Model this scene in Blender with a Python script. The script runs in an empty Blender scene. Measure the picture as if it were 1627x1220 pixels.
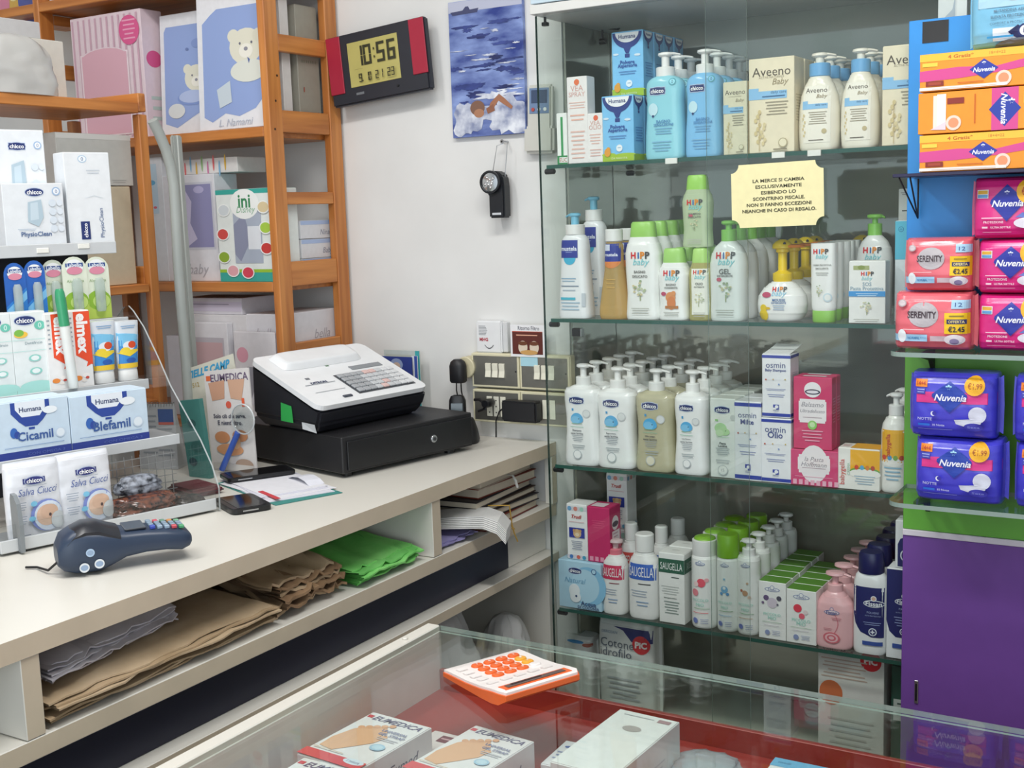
import bpy, bmesh, math, random
from mathutils import Vector, Matrix, noise
random.seed(4)
sc = bpy.context.scene
COL = sc.collection
PI = math.pi
# ------------------------------------------------------------------ camera
CAM = Vector((0, 0, 1.55))
FPX, YAW, PIT, ROL = 1917.8, -0.547308, 0.140251, 0.033664
fw = Vector((math.sin(YAW)*math.cos(PIT), math.cos(YAW)*math.cos(PIT), -math.sin(PIT)))
rt = Vector((math.cos(YAW), -math.sin(YAW), 0))
dn = fw.cross(rt)
r2 = rt*math.cos(ROL) + dn*math.sin(ROL)
d2 = -rt*math.sin(ROL) + dn*math.cos(ROL)
cd = bpy.data.cameras.new('camera'); cam = bpy.data.objects.new('camera', cd); COL.objects.link(cam)
cd.sensor_width = 36; cd.lens = FPX/1627*36; cd.clip_start = .02
cam.matrix_world = Matrix.Translation(CAM) @ Matrix((r2, -d2, -fw)).transposed().to_4x4()
sc.camera = cam
def at(x, y, **k):
    """the point of a real plane (X=, Y= or Z= in metres) seen at a photo pixel"""
    v = fw + r2*((x-813.5)/FPX) + d2*((y-610)/FPX)
    (a, val), = k.items(); i = 'XYZ'.index(a)
    return CAM + v*((val-CAM[i])/v[i])
def seen_on(x, y, p0, n):
    v = fw + r2*((x-813.5)/FPX) + d2*((y-610)/FPX)
    return CAM + v*(((Vector(p0)-CAM) @ Vector(n))/(v @ Vector(n)))
# ------------------------------------------------------------------ world, lights, exposure
w = bpy.data.worlds.new('world'); sc.world = w; w.use_nodes = True
bg = w.node_tree.nodes['Background']; bg.inputs[0].default_value = (.82, .92, 1, 1); bg.inputs[1].default_value = .8
def area(name, loc, rot, sx, sy, power, col):
    l = bpy.data.lights.new(name, 'AREA'); l.shape = 'RECTANGLE'; l.size = sx; l.size_y = sy; l.energy = power; l.color = col
    o = bpy.data.objects.new(name, l); o.location = loc; o.rotation_euler = rot; COL.objects.link(o); return o
area('ceiling_tube_light', (-.55, 1.0, 2.93), (0, 0, .1), 1.3, .22, 34, (1, .985, .96))
area('ceiling_tube_light', (-1.9, .5, 2.93), (0, 0, 1.5), 1.3, .22, 20, (1, .985, .96))
area('shopfront_daylight', (.6, -2.2, 1.6), (math.radians(82), 0, math.radians(6)), 3.2, 2.2, 48, (.86, .94, 1))
sc.view_settings.view_transform = 'Standard'; sc.view_settings.look = 'None'
sc.view_settings.gamma = 1; sc.view_settings.exposure = 0.08; sc.view_settings.use_curve_mapping = False
sc.cycles.transparent_max_bounces = 40; sc.cycles.max_bounces = 10; sc.cycles.transmission_bounces = 8
sc.cycles.caustics_reflective = False; sc.cycles.caustics_refractive = False
# ------------------------------------------------------------------ materials
def lin(h):
    h = h.lstrip('#')
    c = [int(h[i:i+2], 16)/255 for i in (0, 2, 4)]
    return tuple(x/12.92 if x <= .04045 else ((x+.055)/1.055)**2.4 for x in c) + (1,)
MC = {}
def mat(key, fn):
    if key not in MC:
        m = bpy.data.materials.new(key); m.use_nodes = True
        fn(m, m.node_tree, m.node_tree.nodes['Principled BSDF']); MC[key] = m
    return MC[key]
def ink(h, rough=.5):
    def f(m, nt, p):
        p.inputs['Base Color'].default_value = lin(h); p.inputs['Roughness'].default_value = rough
    return mat('print_%s_%d' % (h.lstrip('#'), rough*100), f)
def noisy(m, nt, p, h, amt, scale, coord='Object', stretch=(1, 1, 1), detail=4, h2=None):
    tc = nt.nodes.new('ShaderNodeTexCoord'); mp = nt.nodes.new('ShaderNodeMapping'); mp.inputs['Scale'].default_value = stretch
    nz = nt.nodes.new('ShaderNodeTexNoise'); nz.inputs['Scale'].default_value = scale; nz.inputs['Detail'].default_value = detail
    cr = nt.nodes.new('ShaderNodeValToRGB'); c = lin(h); c2 = lin(h2) if h2 else tuple(max(0, x*(1-amt)) for x in c[:3])+(1,)
    cr.color_ramp.elements[0].color = c2; cr.color_ramp.elements[1].color = c
    cr.color_ramp.elements[0].position = .35; cr.color_ramp.elements[1].position = .65
    L = nt.links.new
    L(tc.outputs[coord], mp.inputs[0]); L(mp.outputs[0], nz.inputs['Vector']); L(nz.outputs['Fac'], cr.inputs[0]); L(cr.outputs[0], p.inputs['Base Color'])
    return nz
def plastic(h, rough=.3, amt=.04):
    def f(m, nt, p):
        noisy(m, nt, p, h, amt, 30); p.inputs['Roughness'].default_value = rough
    return mat('plastic_%s_%d' % (h.lstrip('#'), rough*100), f)
def card(h, rough=.55):
    def f(m, nt, p):
        noisy(m, nt, p, h, .05, 60); p.inputs['Roughness'].default_value = rough
    return mat('cardboard_%s' % h.lstrip('#'), f)
def film(h, rough=.25):
    def f(m, nt, p):
        nz = noisy(m, nt, p, h, .06, 25); p.inputs['Roughness'].default_value = rough
        p.inputs['Coat Weight'].default_value = .25; p.inputs['Coat Roughness'].default_value = .15
        b = nt.nodes.new('ShaderNodeBump'); b.inputs['Strength'].default_value = .25; b.inputs['Distance'].default_value = .004
        nt.links.new(nz.outputs['Fac'], b.inputs['Height']); nt.links.new(b.outputs[0], p.inputs['Normal'])
    return mat('film_%s_%d' % (h.lstrip('#'), rough*100), f)
def cloth(h, h2=None, scale=14, bump=.5):
    def f(m, nt, p):
        nz = noisy(m, nt, p, h, .15, scale, h2=h2, detail=6); p.inputs['Roughness'].default_value = .85
        b = nt.nodes.new('ShaderNodeBump'); b.inputs['Strength'].default_value = bump; b.inputs['Distance'].default_value = .006
        nt.links.new(nz.outputs['Fac'], b.inputs['Height']); nt.links.new(b.outputs[0], p.inputs['Normal'])
    return mat('cloth_%s_%s' % (h.lstrip('#'), scale), f)
def metal(h, rough=.3):
    def f(m, nt, p):
        noisy(m, nt, p, h, .06, 40); p.inputs['Metallic'].default_value = .9; p.inputs['Roughness'].default_value = rough
    return mat('metal_%s' % h.lstrip('#'), f)
def wood(axis):
    def f(m, nt, p):
        s = [22, 22, 22]; s['xyz'.index(axis)] = 1.3
        noisy(m, nt, p, '#d18a48', .2, 2.2, stretch=tuple(s), detail=5, h2='#b06a32'); p.inputs['Roughness'].default_value = .38
    return mat('pine_'+axis, f)
def clear(tint, refl, rough=.02, key='glass'):
    """see-through sheet: straight transmission plus a Fresnel mirror"""
    def f(m, nt, p):
        nt.nodes.remove(p); out = nt.nodes['Material Output']
        tr = nt.nodes.new('ShaderNodeBsdfTransparent'); tr.inputs[0].default_value = lin(tint)
        gl = nt.nodes.new('ShaderNodeBsdfGlossy'); gl.inputs['Roughness'].default_value = rough
        fr = nt.nodes.new('ShaderNodeFresnel'); ge = nt.nodes.new('ShaderNodeNewGeometry'); mr = nt.nodes.new('ShaderNodeMapRange')
        mr.inputs['To Min'].default_value = 1.45; mr.inputs['To Max'].default_value = 1/1.45   # the same mirror from both sides of a pane
        nt.links.new(ge.outputs['Backfacing'], mr.inputs['Value']); nt.links.new(mr.outputs[0], fr.inputs[0])
        mu = nt.nodes.new('ShaderNodeMath'); mu.operation = 'MULTIPLY'; mu.inputs[1].default_value = refl; mu.use_clamp = True
        mx = nt.nodes.new('ShaderNodeMixShader')
        nt.links.new(fr.outputs[0], mu.inputs[0]); nt.links.new(mu.outputs[0], mx.inputs[0])
        nt.links.new(tr.outputs[0], mx.inputs[1]); nt.links.new(gl.outputs[0], mx.inputs[2]); nt.links.new(mx.outputs[0], out.inputs[0])
    return mat(key, f)
def milky(h, mixf, key):
    """see-through coloured plastic holding liquid"""
    def f(m, nt, p):
        out = nt.nodes['Material Output']; p.inputs['Base Color'].default_value = lin(h); p.inputs['Roughness'].default_value = .15
        tr = nt.nodes.new('ShaderNodeBsdfTransparent'); tr.inputs[0].default_value = lin(h)
        mx = nt.nodes.new('ShaderNodeMixShader'); mx.inputs[0].default_value = mixf
        nt.links.new(tr.outputs[0], mx.inputs[1]); nt.links.new(p.outputs[0], mx.inputs[2]); nt.links.new(mx.outputs[0], out.inputs[0])
    return mat(key, f)
GLASS = clear('#fbfefc', .8, key='clear_glass')
DOORG = clear('#fbfdfc', .9, key='door_glass')
ACRYL = clear('#fafbfb', 1.1, .06, key='clear_acrylic')
EDGE = plastic('#1f3a33', .2)
PALEEDGE = milky('#b3c3bd', .6, 'pale_glass_edge')
def f_wall(m, nt, p):
    noisy(m, nt, p, '#dfdfdd', .05, 6, detail=8); p.inputs['Roughness'].default_value = .8
    nz = nt.nodes.new('ShaderNodeTexNoise'); nz.inputs['Scale'].default_value = 90
    b = nt.nodes.new('ShaderNodeBump'); b.inputs['Strength'].default_value = .08; b.inputs['Distance'].default_value = .004
    nt.links.new(nz.outputs['Fac'], b.inputs['Height']); nt.links.new(b.outputs[0], p.inputs['Normal'])
WALL = mat('white_plaster', f_wall)
def f_back(m, nt, p):
    nz = noisy(m, nt, p, '#969a8e', .3, 4, stretch=(.6, 1, 2.2), detail=7, h2='#787c6e')
    p.inputs['Roughness'].default_value = .12; p.inputs['Specular IOR Level'].default_value = .9
    out = nt.nodes['Material Output']; gl = nt.nodes.new('ShaderNodeBsdfGlossy'); gl.inputs['Roughness'].default_value = .04
    gl.inputs[0].default_value = (.62, .65, .6, 1)
    mx = nt.nodes.new('ShaderNodeMixShader'); mx.inputs[0].default_value = .27
    nt.links.new(p.outputs[0], mx.inputs[1]); nt.links.new(gl.outputs[0], mx.inputs[2]); nt.links.new(mx.outputs[0], out.inputs[0])
BACKING = mat('smoked_mirror_backing', f_back)
LAM = mat('cream_laminate', lambda m, nt, p: (noisy(m, nt, p, '#dbd8cf', .03, 5), p.inputs['Roughness'].__setattr__('default_value', .32)))
EDGEBAND = mat('beige_edge_band', lambda m, nt, p: (noisy(m, nt, p, '#cdbfa8', .08, 12), p.inputs['Roughness'].__setattr__('default_value', .45)))
BLACK = plastic('#16171a', .35); BLACK2 = plastic('#1b1b1e', .5); WHITE = plastic('#ececea', .3); STEEL = metal('#b8babc', .3)
# ------------------------------------------------------------------ mesh building
def se(t, e):
    c, s = math.cos(t), math.sin(t)
    return math.copysign(abs(c)**(2/e), c), math.copysign(abs(s)**(2/e), s)
TXT = {}
def textmesh(s, bold=0, ital=0):
    k = (s, bold, ital)
    if k not in TXT:
        c = bpy.data.curves.new('t', 'FONT'); c.body = s; c.resolution_u = 2; c.offset = .022*bold; c.shear = .3*ital
        o = bpy.data.objects.new('t', c); me = o.to_mesh()
        vs = [v.co.copy() for v in me.vertices]; fs = [tuple(p.vertices) for p in me.polygons]
        o.to_mesh_clear(); bpy.data.objects.remove(o); bpy.data.curves.remove(c)
        x0 = min(v.x for v in vs); x1 = max(v.x for v in vs); y0 = min(v.y for v in vs); y1 = max(v.y for v in vs)
        TXT[k] = ([(v.x-(x0+x1)/2, v.y-(y0+y1)/2) for v in vs], fs, x1-x0, y1-y0)
    return TXT[k]
class B:
    def __init__(s): s.v = []; s.f = []; s.m = []; s.sm = []
    def add(s, vs, fs, m, smooth=False):
        n = len(s.v); s.v += [tuple(v) for v in vs]
        for f in fs: s.f.append(tuple(i+n for i in f)); s.m.append(m); s.sm.append(smooth)
        return s
    def box(s, x0, y0, z0, x1, y1, z1, m, bev=0, seg=1, fm=None, T=None):
        bm = bmesh.new(); bmesh.ops.create_cube(bm, size=1)
        for v in bm.verts: v.co = Vector(((x0+x1)/2+v.co.x*(x1-x0), (y0+y1)/2+v.co.y*(y1-y0), (z0+z1)/2+v.co.z*(z1-z0)))
        if bev: bmesh.ops.bevel(bm, geom=bm.edges[:], offset=bev, segments=seg, affect='EDGES', clamp_overlap=True)
        bm.verts.index_update(); bm.normal_update()
        vs = [(T @ v.co) if T else v.co.copy() for v in bm.verts]
        for f in bm.faces:
            pass
        n = len(s.v); s.v += [tuple(v) for v in vs]
        for f in bm.faces:
            mm = m
            if fm:
                nn = f.normal
                for key, val in fm.items():
                    ax = 'xyz'.index(key[1]); sg = 1 if key[0] == '+' else -1
                    if nn[ax]*sg > .9: mm = val
            s.f.append(tuple(v.index+n for v in f.verts)); s.m.append(mm); s.sm.append(seg > 1)
        bm.free(); return s
    def poly(s, pts, m): return s.add(pts, [tuple(range(len(pts)))], m)
    def prism(s, pts, h0, h1, m, axis='y', T=None, smooth=False):
        """outline pts (a, b) extruded along axis from h0 to h1"""
        def P(a, b, h): return {'y': (a, h, b), 'z': (a, b, h), 'x': (h, a, b)}[axis]
        n = len(pts)
        vs = [Vector(P(a, b, h0)) for a, b in pts] + [Vector(P(a, b, h1)) for a, b in pts]
        if T: vs = [T @ v for v in vs]
        fs = [tuple(range(n-1, -1, -1)), tuple(range(n, 2*n))] + [(i, (i+1) % n, n+(i+1) % n, n+i) for i in range(n)]
        return s.add(vs, fs, m, smooth)
    def loft(s, secs, m, n=32, cx=0, cy=0, T=None, smooth=True, rip=None, caps=True):
        """secs: (z, a, b, e)"""
        vs = []; fs = []
        for z, a, b, e in secs:
            for i in range(n):
                c, q = se(2*PI*i/n, e)
                x, y = a*c, b*q
                if rip: 
                    k = rip(x, z); y += k if y > 0 else -k
                v = Vector((cx+x, cy+y, z)); vs.append(T @ v if T else v)
        for j in range(len(secs)-1):
            for i in range(n): fs.append((j*n+i, j*n+(i+1) % n, (j+1)*n+(i+1) % n, (j+1)*n+i))
        s.add(vs, fs, m, smooth)
        if caps: s.add(vs[:n][::-1], [tuple(range(n))], m); s.add(vs[-n:], [tuple(range(n))], m)
        return s
    def cyl(s, c, r, h, m, n=20, axis='z', bev=0, r1=None):
        r1 = r if r1 is None else r1
        secs = [(0, r-bev, r-bev, 2), (bev, r, r, 2), (h-bev, r1, r1, 2), (h, r1-bev, r1-bev, 2)] if bev else [(0, r, r, 2), (h, r1, r1, 2)]
        R = {'z': Matrix.Identity(4), 'x': Matrix.Rotation(PI/2, 4, 'Y'), 'y': Matrix.Rotation(-PI/2, 4, 'X')}[axis]
        return s.loft(secs, m, n, T=Matrix.Translation(c) @ R)
    def tube(s, path, r, m, n=8):
        path = [Vector(p) for p in path]; vs = []; fs = []
        up = Vector((.13, .21, .97))
        for i, p in enumerate(path):
            t = (path[min(i+1, len(path)-1)]-path[max(i-1, 0)]).normalized()
            a = t.cross(up); a = a.normalized() if a.length > 1e-4 else t.cross(Vector((1, 0, 0))).normalized(); b = t.cross(a)
            for k in range(n): vs.append(p+(a*math.cos(2*PI*k/n)+b*math.sin(2*PI*k/n))*r)
        for j in range(len(path)-1):
            for i in range(n): fs.append((j*n+i, j*n+(i+1) % n, (j+1)*n+(i+1) % n, (j+1)*n+i))
        s.add(vs, fs, m, True); s.add(vs[:n], [tuple(range(n))], m); s.add(vs[-n:], [tuple(range(n))], m); return s
    # flat print: F maps (x, z, eps) in metres on the face to a point; W, H the face size
    def prints(s, els, F, W, H, e0=.0004, de=.00012, curved=False):
        for k, el in enumerate(els):
            e = e0+de*k; t = el[0]
            if t == 'R':
                _, x0, x1, y0, y1, c = el; nx = 10 if curved else 1; nz = 8 if curved else 1
                vs = [F((x0+(x1-x0)*i/nx)*W, (y0+(y1-y0)*j/nz)*H, e) for j in range(nz+1) for i in range(nx+1)]
                fs = [(j*(nx+1)+i, j*(nx+1)+i+1, (j+1)*(nx+1)+i+1, (j+1)*(nx+1)+i) for j in range(nz) for i in range(nx)]
                s.add(vs, fs, ink(c))
            elif t == 'E':
                _, x, y, rx, ry, c = el[:6]; a0, a1 = el[6] if len(el) > 6 else (0, 2*PI); n = 20
                rings = 4 if curved else 1
                pts = [F(x*W, y*H, e)]
                for q in range(1, rings+1): pts += [F((x+rx*q/rings*math.cos(a0+(a1-a0)*i/n))*W, y*H+ry*q/rings*W*math.sin(a0+(a1-a0)*i/n), e) for i in range(n+1)]
                fs = [(0, 1+i, 2+i) for i in range(n)]
                for q in range(rings-1):
                    o = 1+q*(n+1); fs += [(o+i, o+i+1, o+n+2+i, o+n+1+i) for i in range(n)]
                s.add(pts, fs, ink(c))
            elif t == 'P':
                _, pts, c = el
                if not curved: s.poly([F(x*W, y*H, e) for x, y in pts], ink(c)); continue
                ys = [p[1] for p in pts]; y0, y1 = min(ys), max(ys); nr, nc = 12, 8; vs = []   # one span per row
                for j in range(nr+1):
                    yy = y0+(y1-y0)*(.0005+.999*j/nr); xs = []
                    for i in range(len(pts)):
                        (xa, ya), (xb, yb) = pts[i], pts[(i+1) % len(pts)]
                        if (ya-yy)*(yb-yy) <= 0 and ya != yb: xs.append(xa+(xb-xa)*(yy-ya)/(yb-ya))
                    for i in range(nc+1): vs.append(F((min(xs)+(max(xs)-min(xs))*i/nc)*W, yy*H, e))
                s.add(vs, [(j*(nc+1)+i, j*(nc+1)+i+1, (j+1)*(nc+1)+i+1, (j+1)*(nc+1)+i) for j in range(nr) for i in range(nc)], ink(c))
            elif t == 'L':
                _, x, y, wf, n, dy, c = el
                for i in range(n):
                    ww = wf*(1, .86, .94, .7, .9)[i % 5]; yy = y-i*dy; hh = dy*.34
                    nx = 6 if curved else 1
                    vs = [F((x-ww/2+ww*q/nx)*W, (yy+hh*j)*H, e) for j in (0, 1) for q in range(nx+1)]
                    s.add(vs, [(q, q+1, nx+2+q, nx+1+q) for q in range(nx)], ink(c))
            elif t == 'T':
                _, x, y, wf, txt, c = el[:6]; o = el[6] if len(el) > 6 else {}
                vs, fs, tw, th = textmesh(txt, o.get('b', 0), o.get('i', 0))
                sx = wf*W/tw; sy = o['h']*H/th if 'h' in o else sx*o.get('k', 1)
                if curved: e += .00035
                a = o.get('r', 0); ca, sa = math.cos(a), math.sin(a)
                s.add([F(x*W+(vx*sx*ca-vy*sy*sa), y*H+(vx*sx*sa+vy*sy*ca), e) for vx, vy in vs], fs, ink(c))
        return s
    def build(s, name, parent=None, **props):
        me = bpy.data.meshes.new(name); mats = []; idx = {}
        for m in s.m:
            if m.name not in idx: idx[m.name] = len(mats); mats.append(m)
        me.from_pydata(s.v, [], s.f)
        for m in mats: me.materials.append(m)
        me.polygons.foreach_set('material_index', [idx[m.name] for m in s.m]); me.polygons.foreach_set('use_smooth', s.sm); me.update()
        if any(s.sm):
            try: me.set_sharp_from_angle(angle=math.radians(42))
            except Exception: pass
        o = bpy.data.objects.new(name, me); COL.objects.link(o)
        if parent: o.parent = parent
        for k, v in props.items(): o[k] = v
        return o
def thing(name, label, cat, loc=(0, 0, 0), rz=0, group=None):
    o = bpy.data.objects.new(name, None); o.empty_display_size = .03; COL.objects.link(o)
    o.location = loc; o.rotation_euler = (0, 0, rz); o['label'] = label; o['category'] = cat
    if group: o['group'] = group
    return o
def tag(o, label, cat, group=None):
    o['label'] = label; o['category'] = cat
    if group: o['group'] = group
    return o
def struct(b, name, parent=None):
    o = b.build(name, parent)
    if not parent: o['kind'] = 'structure'
    return o
def dup(root, loc, label, rz=None, group=None):
    r = root.copy(); COL.objects.link(r); r.location = loc; r['label'] = label
    if rz is not None: r.rotation_euler = (0, 0, rz)
    if group: r['group'] = group
    for ch in list(root.children):
        c = ch.copy(); COL.objects.link(c); c.parent = r
        for g in list(ch.children):
            q = g.copy(); COL.objects.link(q); q.parent = c
    return r
def flat(d, side='front', w=0, h=0):
    if side == 'front': return lambda x, z, e: (x, -d/2-e, z)
    if side == 'right': return lambda x, z, e: (w/2+e, x, z)
    if side == 'left': return lambda x, z, e: (-w/2-e, -x, z)
    return lambda x, z, e: (x, z-d/2, h+e)           # top, z runs to the back
# a folding carton: front at -y, base at z=0
def carton(name, label, cat, w, d, h, body, front=(), right=(), top=(), loc=(0, 0, 0), rz=0, group=None, fm=None, flap=True, left=()):
    t = thing(name, label, cat, loc, rz, group)
    b = B().box(-w/2, -d/2, 0, w/2, d/2, h, card(body), bev=.0009, fm=fm)
    b.build('carton_body', t)
    if flap:
        f = B().box(-w/2+.0012, -d/2+.001, h, w/2-.0012, d/2-.003, h+.0008, (fm or {}).get('+z', card(body)))
        f.box(-w/2+.0012, -d/2-.0002, h-.012*min(1, h/.1), -w/2+.002, -d/2+.001, h-.0005, card(body))
        f.build('top_flap', t)
    for nm, els, F, W, H in (('front_print', front, flat(d), w, h), ('side_print', right, flat(d, 'right', w), d, h), ('side_print', left, flat(d, 'left', w), d, h), ('top_print', top, flat(d, 'top', w, h+.0008), w, d)):
        if els: B().prints(els, F, W, H).build(nm, t)
    return t
def smoothprof(prof, n=26):
    """prof: (z, k, e) keyed heights, cosine-free monotone blend"""
    zs = [p[0] for p in prof]; out = []
    z0, z1 = zs[0], zs[-1]
    samples = sorted(set([z0+(z1-z0)*i/n for i in range(n+1)] + zs))
    for z in samples:
        for i in range(len(prof)-1):
            if zs[i] <= z <= zs[i+1]+1e-9:
                t = (z-zs[i])/max(1e-9, zs[i+1]-zs[i]); break
        k = prof[i][1]+(prof[i+1][1]-prof[i][1])*t; e = prof[i][2]+(prof[i+1][2]-prof[i][2])*t
        out.append((z, k, e))
    for _ in range(2):   # light smoothing inside, ends kept
        out = [out[0]] + [(out[i][0], (out[i-1][1]+2*out[i][1]+out[i+1][1])/4, out[i][2]) for i in range(1, len(out)-1)] + [out[-1]]
    return out
def body(t, prof, w, d, h, m, name='bottle_body', rip=None, n=40, dk=.55):
    """lofted bottle body; returns the front-surface map for prints"""
    P = smoothprof(prof)
    secs = [(z*h, w/2*k, d/2*(k*dk+(1-dk) if k > .5 else k*dk+(1-dk)*k*2), e) for z, k, e in P]
    B().loft(secs, m, n, rip=rip).build(name, t)
    def F(x, z, ep):
        for i in range(len(secs)-1):
            if secs[i][0] <= z <= secs[i+1][0]+1e-9: break
        s0, s1 = secs[i], secs[i+1]; q = min(1, max(0, (z-s0[0])/max(1e-9, s1[0]-s0[0])))
        a = s0[1]+(s1[1]-s0[1])*q; bb = s0[2]+(s1[2]-s0[2])*q; e = s0[3]+(s1[3]-s0[3])*q
        u = min(.995, abs(x)/a); x = math.copysign(min(abs(x), a*.995), x)
        y = bb*(1-u**e)**(1/e)
        if rip: y += rip(x, z)
        return (x, -y-ep-.0003, z)
    return F
def pump(t, z, r, hc, ht, mc, mh, ang=0, L=.03, hr=None):
    """collar then pump head with spout; z = body top, ht = total height above z"""
    B().cyl((0, 0, z-.002), r, hc+.002, mc, bev=.0015).build('collar', t)
    hr = hr or r*.95
    b = B().cyl((0, 0, z+hc), r*.42, ht-hc-.006, mh, 12)
    T = Matrix.Translation((0, 0, z+ht-.009)) @ Matrix.Rotation(ang, 4, 'Z')
    b.loft([(0, hr*.75, hr*.6, 2), (.003, hr, hr*.8, 2), (.0075, hr*.95, hr*.75, 2), (.009, hr*.6, hr*.45, 2)], mh, 20, T=T)
    sp = []
    for i in range(7):
        q = i/6; x = hr*.5+L*q; sp.append((x, .0052-.004*q*q, .0042-.0014*q))
    vs = []; fs = []
    for x, zz, rr in sp:
        for k in range(8): vs.append(T @ Vector((x, rr*1.3*math.cos(2*PI*k/8), zz+rr*.8*math.sin(2*PI*k/8))))
    for j in range(6):
        for k in range(8): fs.append((j*8+k, j*8+(k+1) % 8, j*8+8+(k+1) % 8, j*8+8+k))
    b.add(vs, fs, mh, True); b.add(vs[-8:], [tuple(range(8))], mh)
    b.build('pump_head', t)
# marks printed on many packs
def oval_mark(x, y, wf, asp, txt='chicco', c='#27366e', rim='#b9c6e0'):
    return [('R', x-wf*.5, x+wf*.5, y-asp*.36, y+asp*.36, rim), ('E', x, y, wf*.53, wf*.25, rim), ('R', x-wf*.46, x+wf*.46, y-asp*.3, y+asp*.3, c), ('E', x, y, wf*.5, wf*.21, c), ('T', x, y, wf*.82, txt, '#ffffff', {'b': 1})]
def hipp(x, y, wf):
    return [('T', x-wf*.33, y, wf*.27, 'H', '#d8262c', {'b': 2}), ('T', x-wf*.06, y, wf*.085, 'i', '#2f6fb3', {'b': 2}), ('T', x+wf*.15, y, wf*.23, 'P', '#e58a1c', {'b': 2}), ('T', x+wf*.4, y, wf*.23, 'P', '#4a4a4a', {'b': 2})]
def tree_mark(x, y, rw, c='#b9c3a0', seed=1):
    rr = random.Random(seed); els = [('R', x-rw*.08, x+rw*.08, y-rw*.9*.5, y, '#a8b08a')]
    for i in range(16):
        a = rr.random()*2*PI; q = rr.random()**.5
        els.append(('E', x+math.cos(a)*q*rw, y+math.sin(a)*q*rw*.45+rw*.3, rw*.17, rw*.13, rr.choice([c, '#c9cfae', '#9fb08c', '#d5c9a0'])))
    return els
def balloon(x, ytop, r, asp):
    """white-topped navy balloon; asp = W/H of the face"""
    k = asp
    pts = [(x-r, ytop)] + [(x-r*math.cos(PI*i/12)**1 if i else x-r, ytop-k*r*.95*math.sin(PI*i/12)*(1 if i not in (5, 6, 7) else 1)) for i in range(1, 12)] + [(x+r, ytop)]
    return [('P', pts, '#2b3f86'), ('P', [(x-r*.28, ytop-k*r*.85), (x+r*.28, ytop-k*r*.85), (x+r*.1, ytop-k*r*1.25), (x-r*.1, ytop-k*r*1.25)], '#2b3f86'), ('R', x-r*.16, x+r*.16, ytop-k*r*1.5, ytop-k*r*1.28, '#2b3f86'),
            ('P', [(x-r*.8, ytop)] + [(x-r*.8*math.cos(PI*i/12), ytop-k*r*.6*math.sin(PI*i/12)) for i in range(1, 12)] + [(x+r*.8, ytop)], '#f3f5f8'),
            ('T', x, ytop-k*r*.24, r*1.15, 'Humana', '#2c3c78', {'b': 1})]
# ------------------------------------------------------------------ room shell
S1, S2, S3, S4 = 1.6515, 1.318, .9895, .656
W = 2.436; YF = 2.316; NB = 2.668
struct(B().box(-3.3, -2.6, -.06, 2.6, 3.0, 0, mat('grey_floor', lambda m, nt, p: (noisy(m, nt, p, '#8d857a', .2, 6), p.inputs['Roughness'].__setattr__('default_value', .4)))), 'floor')
struct(B().box(-3.3, -2.6, 3.0, 2.6, 3.0, 3.06, WALL), 'ceiling')
struct(B().box(-3.3, W, 0, -1.325, 2.95, 3.0, WALL).box(-1.325, W, 2.0, .3, 2.95, 3.0, WALL).box(.3, W, 0, 2.6, 2.95, 3.0, WALL).box(-1.325, NB+.02, 0, .3, 2.95, 2.0, WALL), 'wall_back')
struct(B().box(-3.4, -2.6, 0, -3.3, 2.95, 3.0, WALL), 'wall_left')
struct(B().box(2.6, -2.6, 0, 2.7, 2.95, 3.0, WALL), 'wall_right')
# ------------------------------------------------------------------ glass display cabinet set into the wall
XL = -1.319
t = thing('glass_cabinet', 'tall glass wall cabinet with four glass shelves of toiletries and sliding doors', 'cabinet', (XL, YF, 0))
def cpart(b, name): 
    o = b.build(name, t); o.location = (-XL, -YF, 0); return o
cpart(B().box(XL+.002, NB-.004, .36, .28, NB+.012, 1.985, BACKING), 'back_panel')
cpart(B().box(XL-.004, W+.004, .36, XL+.001, NB-.005, 1.985, BACKING), 'side_panel')
cpart(B().box(XL-.004, YF-.022, 1.966, .28, NB-.005, 1.985, plastic('#d9dad6', .4), bev=.001), 'top_board')
cpart(B().box(XL-.004, YF-.018, 1.988, .28, 2.43, 2.02, plastic('#c3d6e2', .35), bev=.001), 'top_trim')
cpart(B().box(XL+.004, YF+.004, .36, .28, NB-.006, .385, LAM, bev=.001), 'base_board')
cpart(B().box(XL+.002, YF-.02, .02, .28, YF-.004, .359, LAM, bev=.001), 'plinth')
cpart(B().box(XL-.003, YF-.002, .386, XL+.002, W-.001, 1.965, GLASS, fm={'-y': EDGE}), 'side_glass')
for z in (S1, S2, S3, S4):
    s = cpart(B().box(XL+.012, YF+.003, z-.0085, .27, NB-.012, z-.0005, GLASS, fm={'-y': plastic('#2f5a50', .15)}), 'glass_shelf')
    c = B().cyl((XL+.004, YF+.011, z-.014), .0062, .024, BLACK, 12, 'x', .002)
    cpart(c, 'shelf_clip'); c = B()
    c.cyl((XL+.05, NB-.03, z-.016), .006, .02, BLACK, 12, 'x', .002)
    cpart(c, 'shelf_clip')
d1 = at(1189.3, 520, Y=2.303).x; d2x = at(1123.5, 300, Y=2.311).x
cpart(B().box(XL+.006, 2.3005, .40, d1, 2.3045, 1.962, DOORG, fm={'+x': PALEEDGE, '-x': EDGE}), 'sliding_door')
cpart(B().box(d2x, 2.3085, .40, .27, 2.3125, 1.962, DOORG, fm={'+x': EDGE, '-x': PALEEDGE}), 'sliding_door')
q = at(916, 528, Y=2.32)
cpart(B().box(q.x-.012, 2.318, q.z-.009, q.x+.01, 2.334, q.z+.009, BLACK, bev=.002).box(q.x+.0102, 2.318, q.z-.0085, q.x+.0125, 2.332, q.z+.0085, STEEL), 'door_latch')
q = at(983, 45, Y=2.6); q1 = at(957, 44, Y=2.6); q2 = at(957, 63, Y=2.6)
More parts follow.
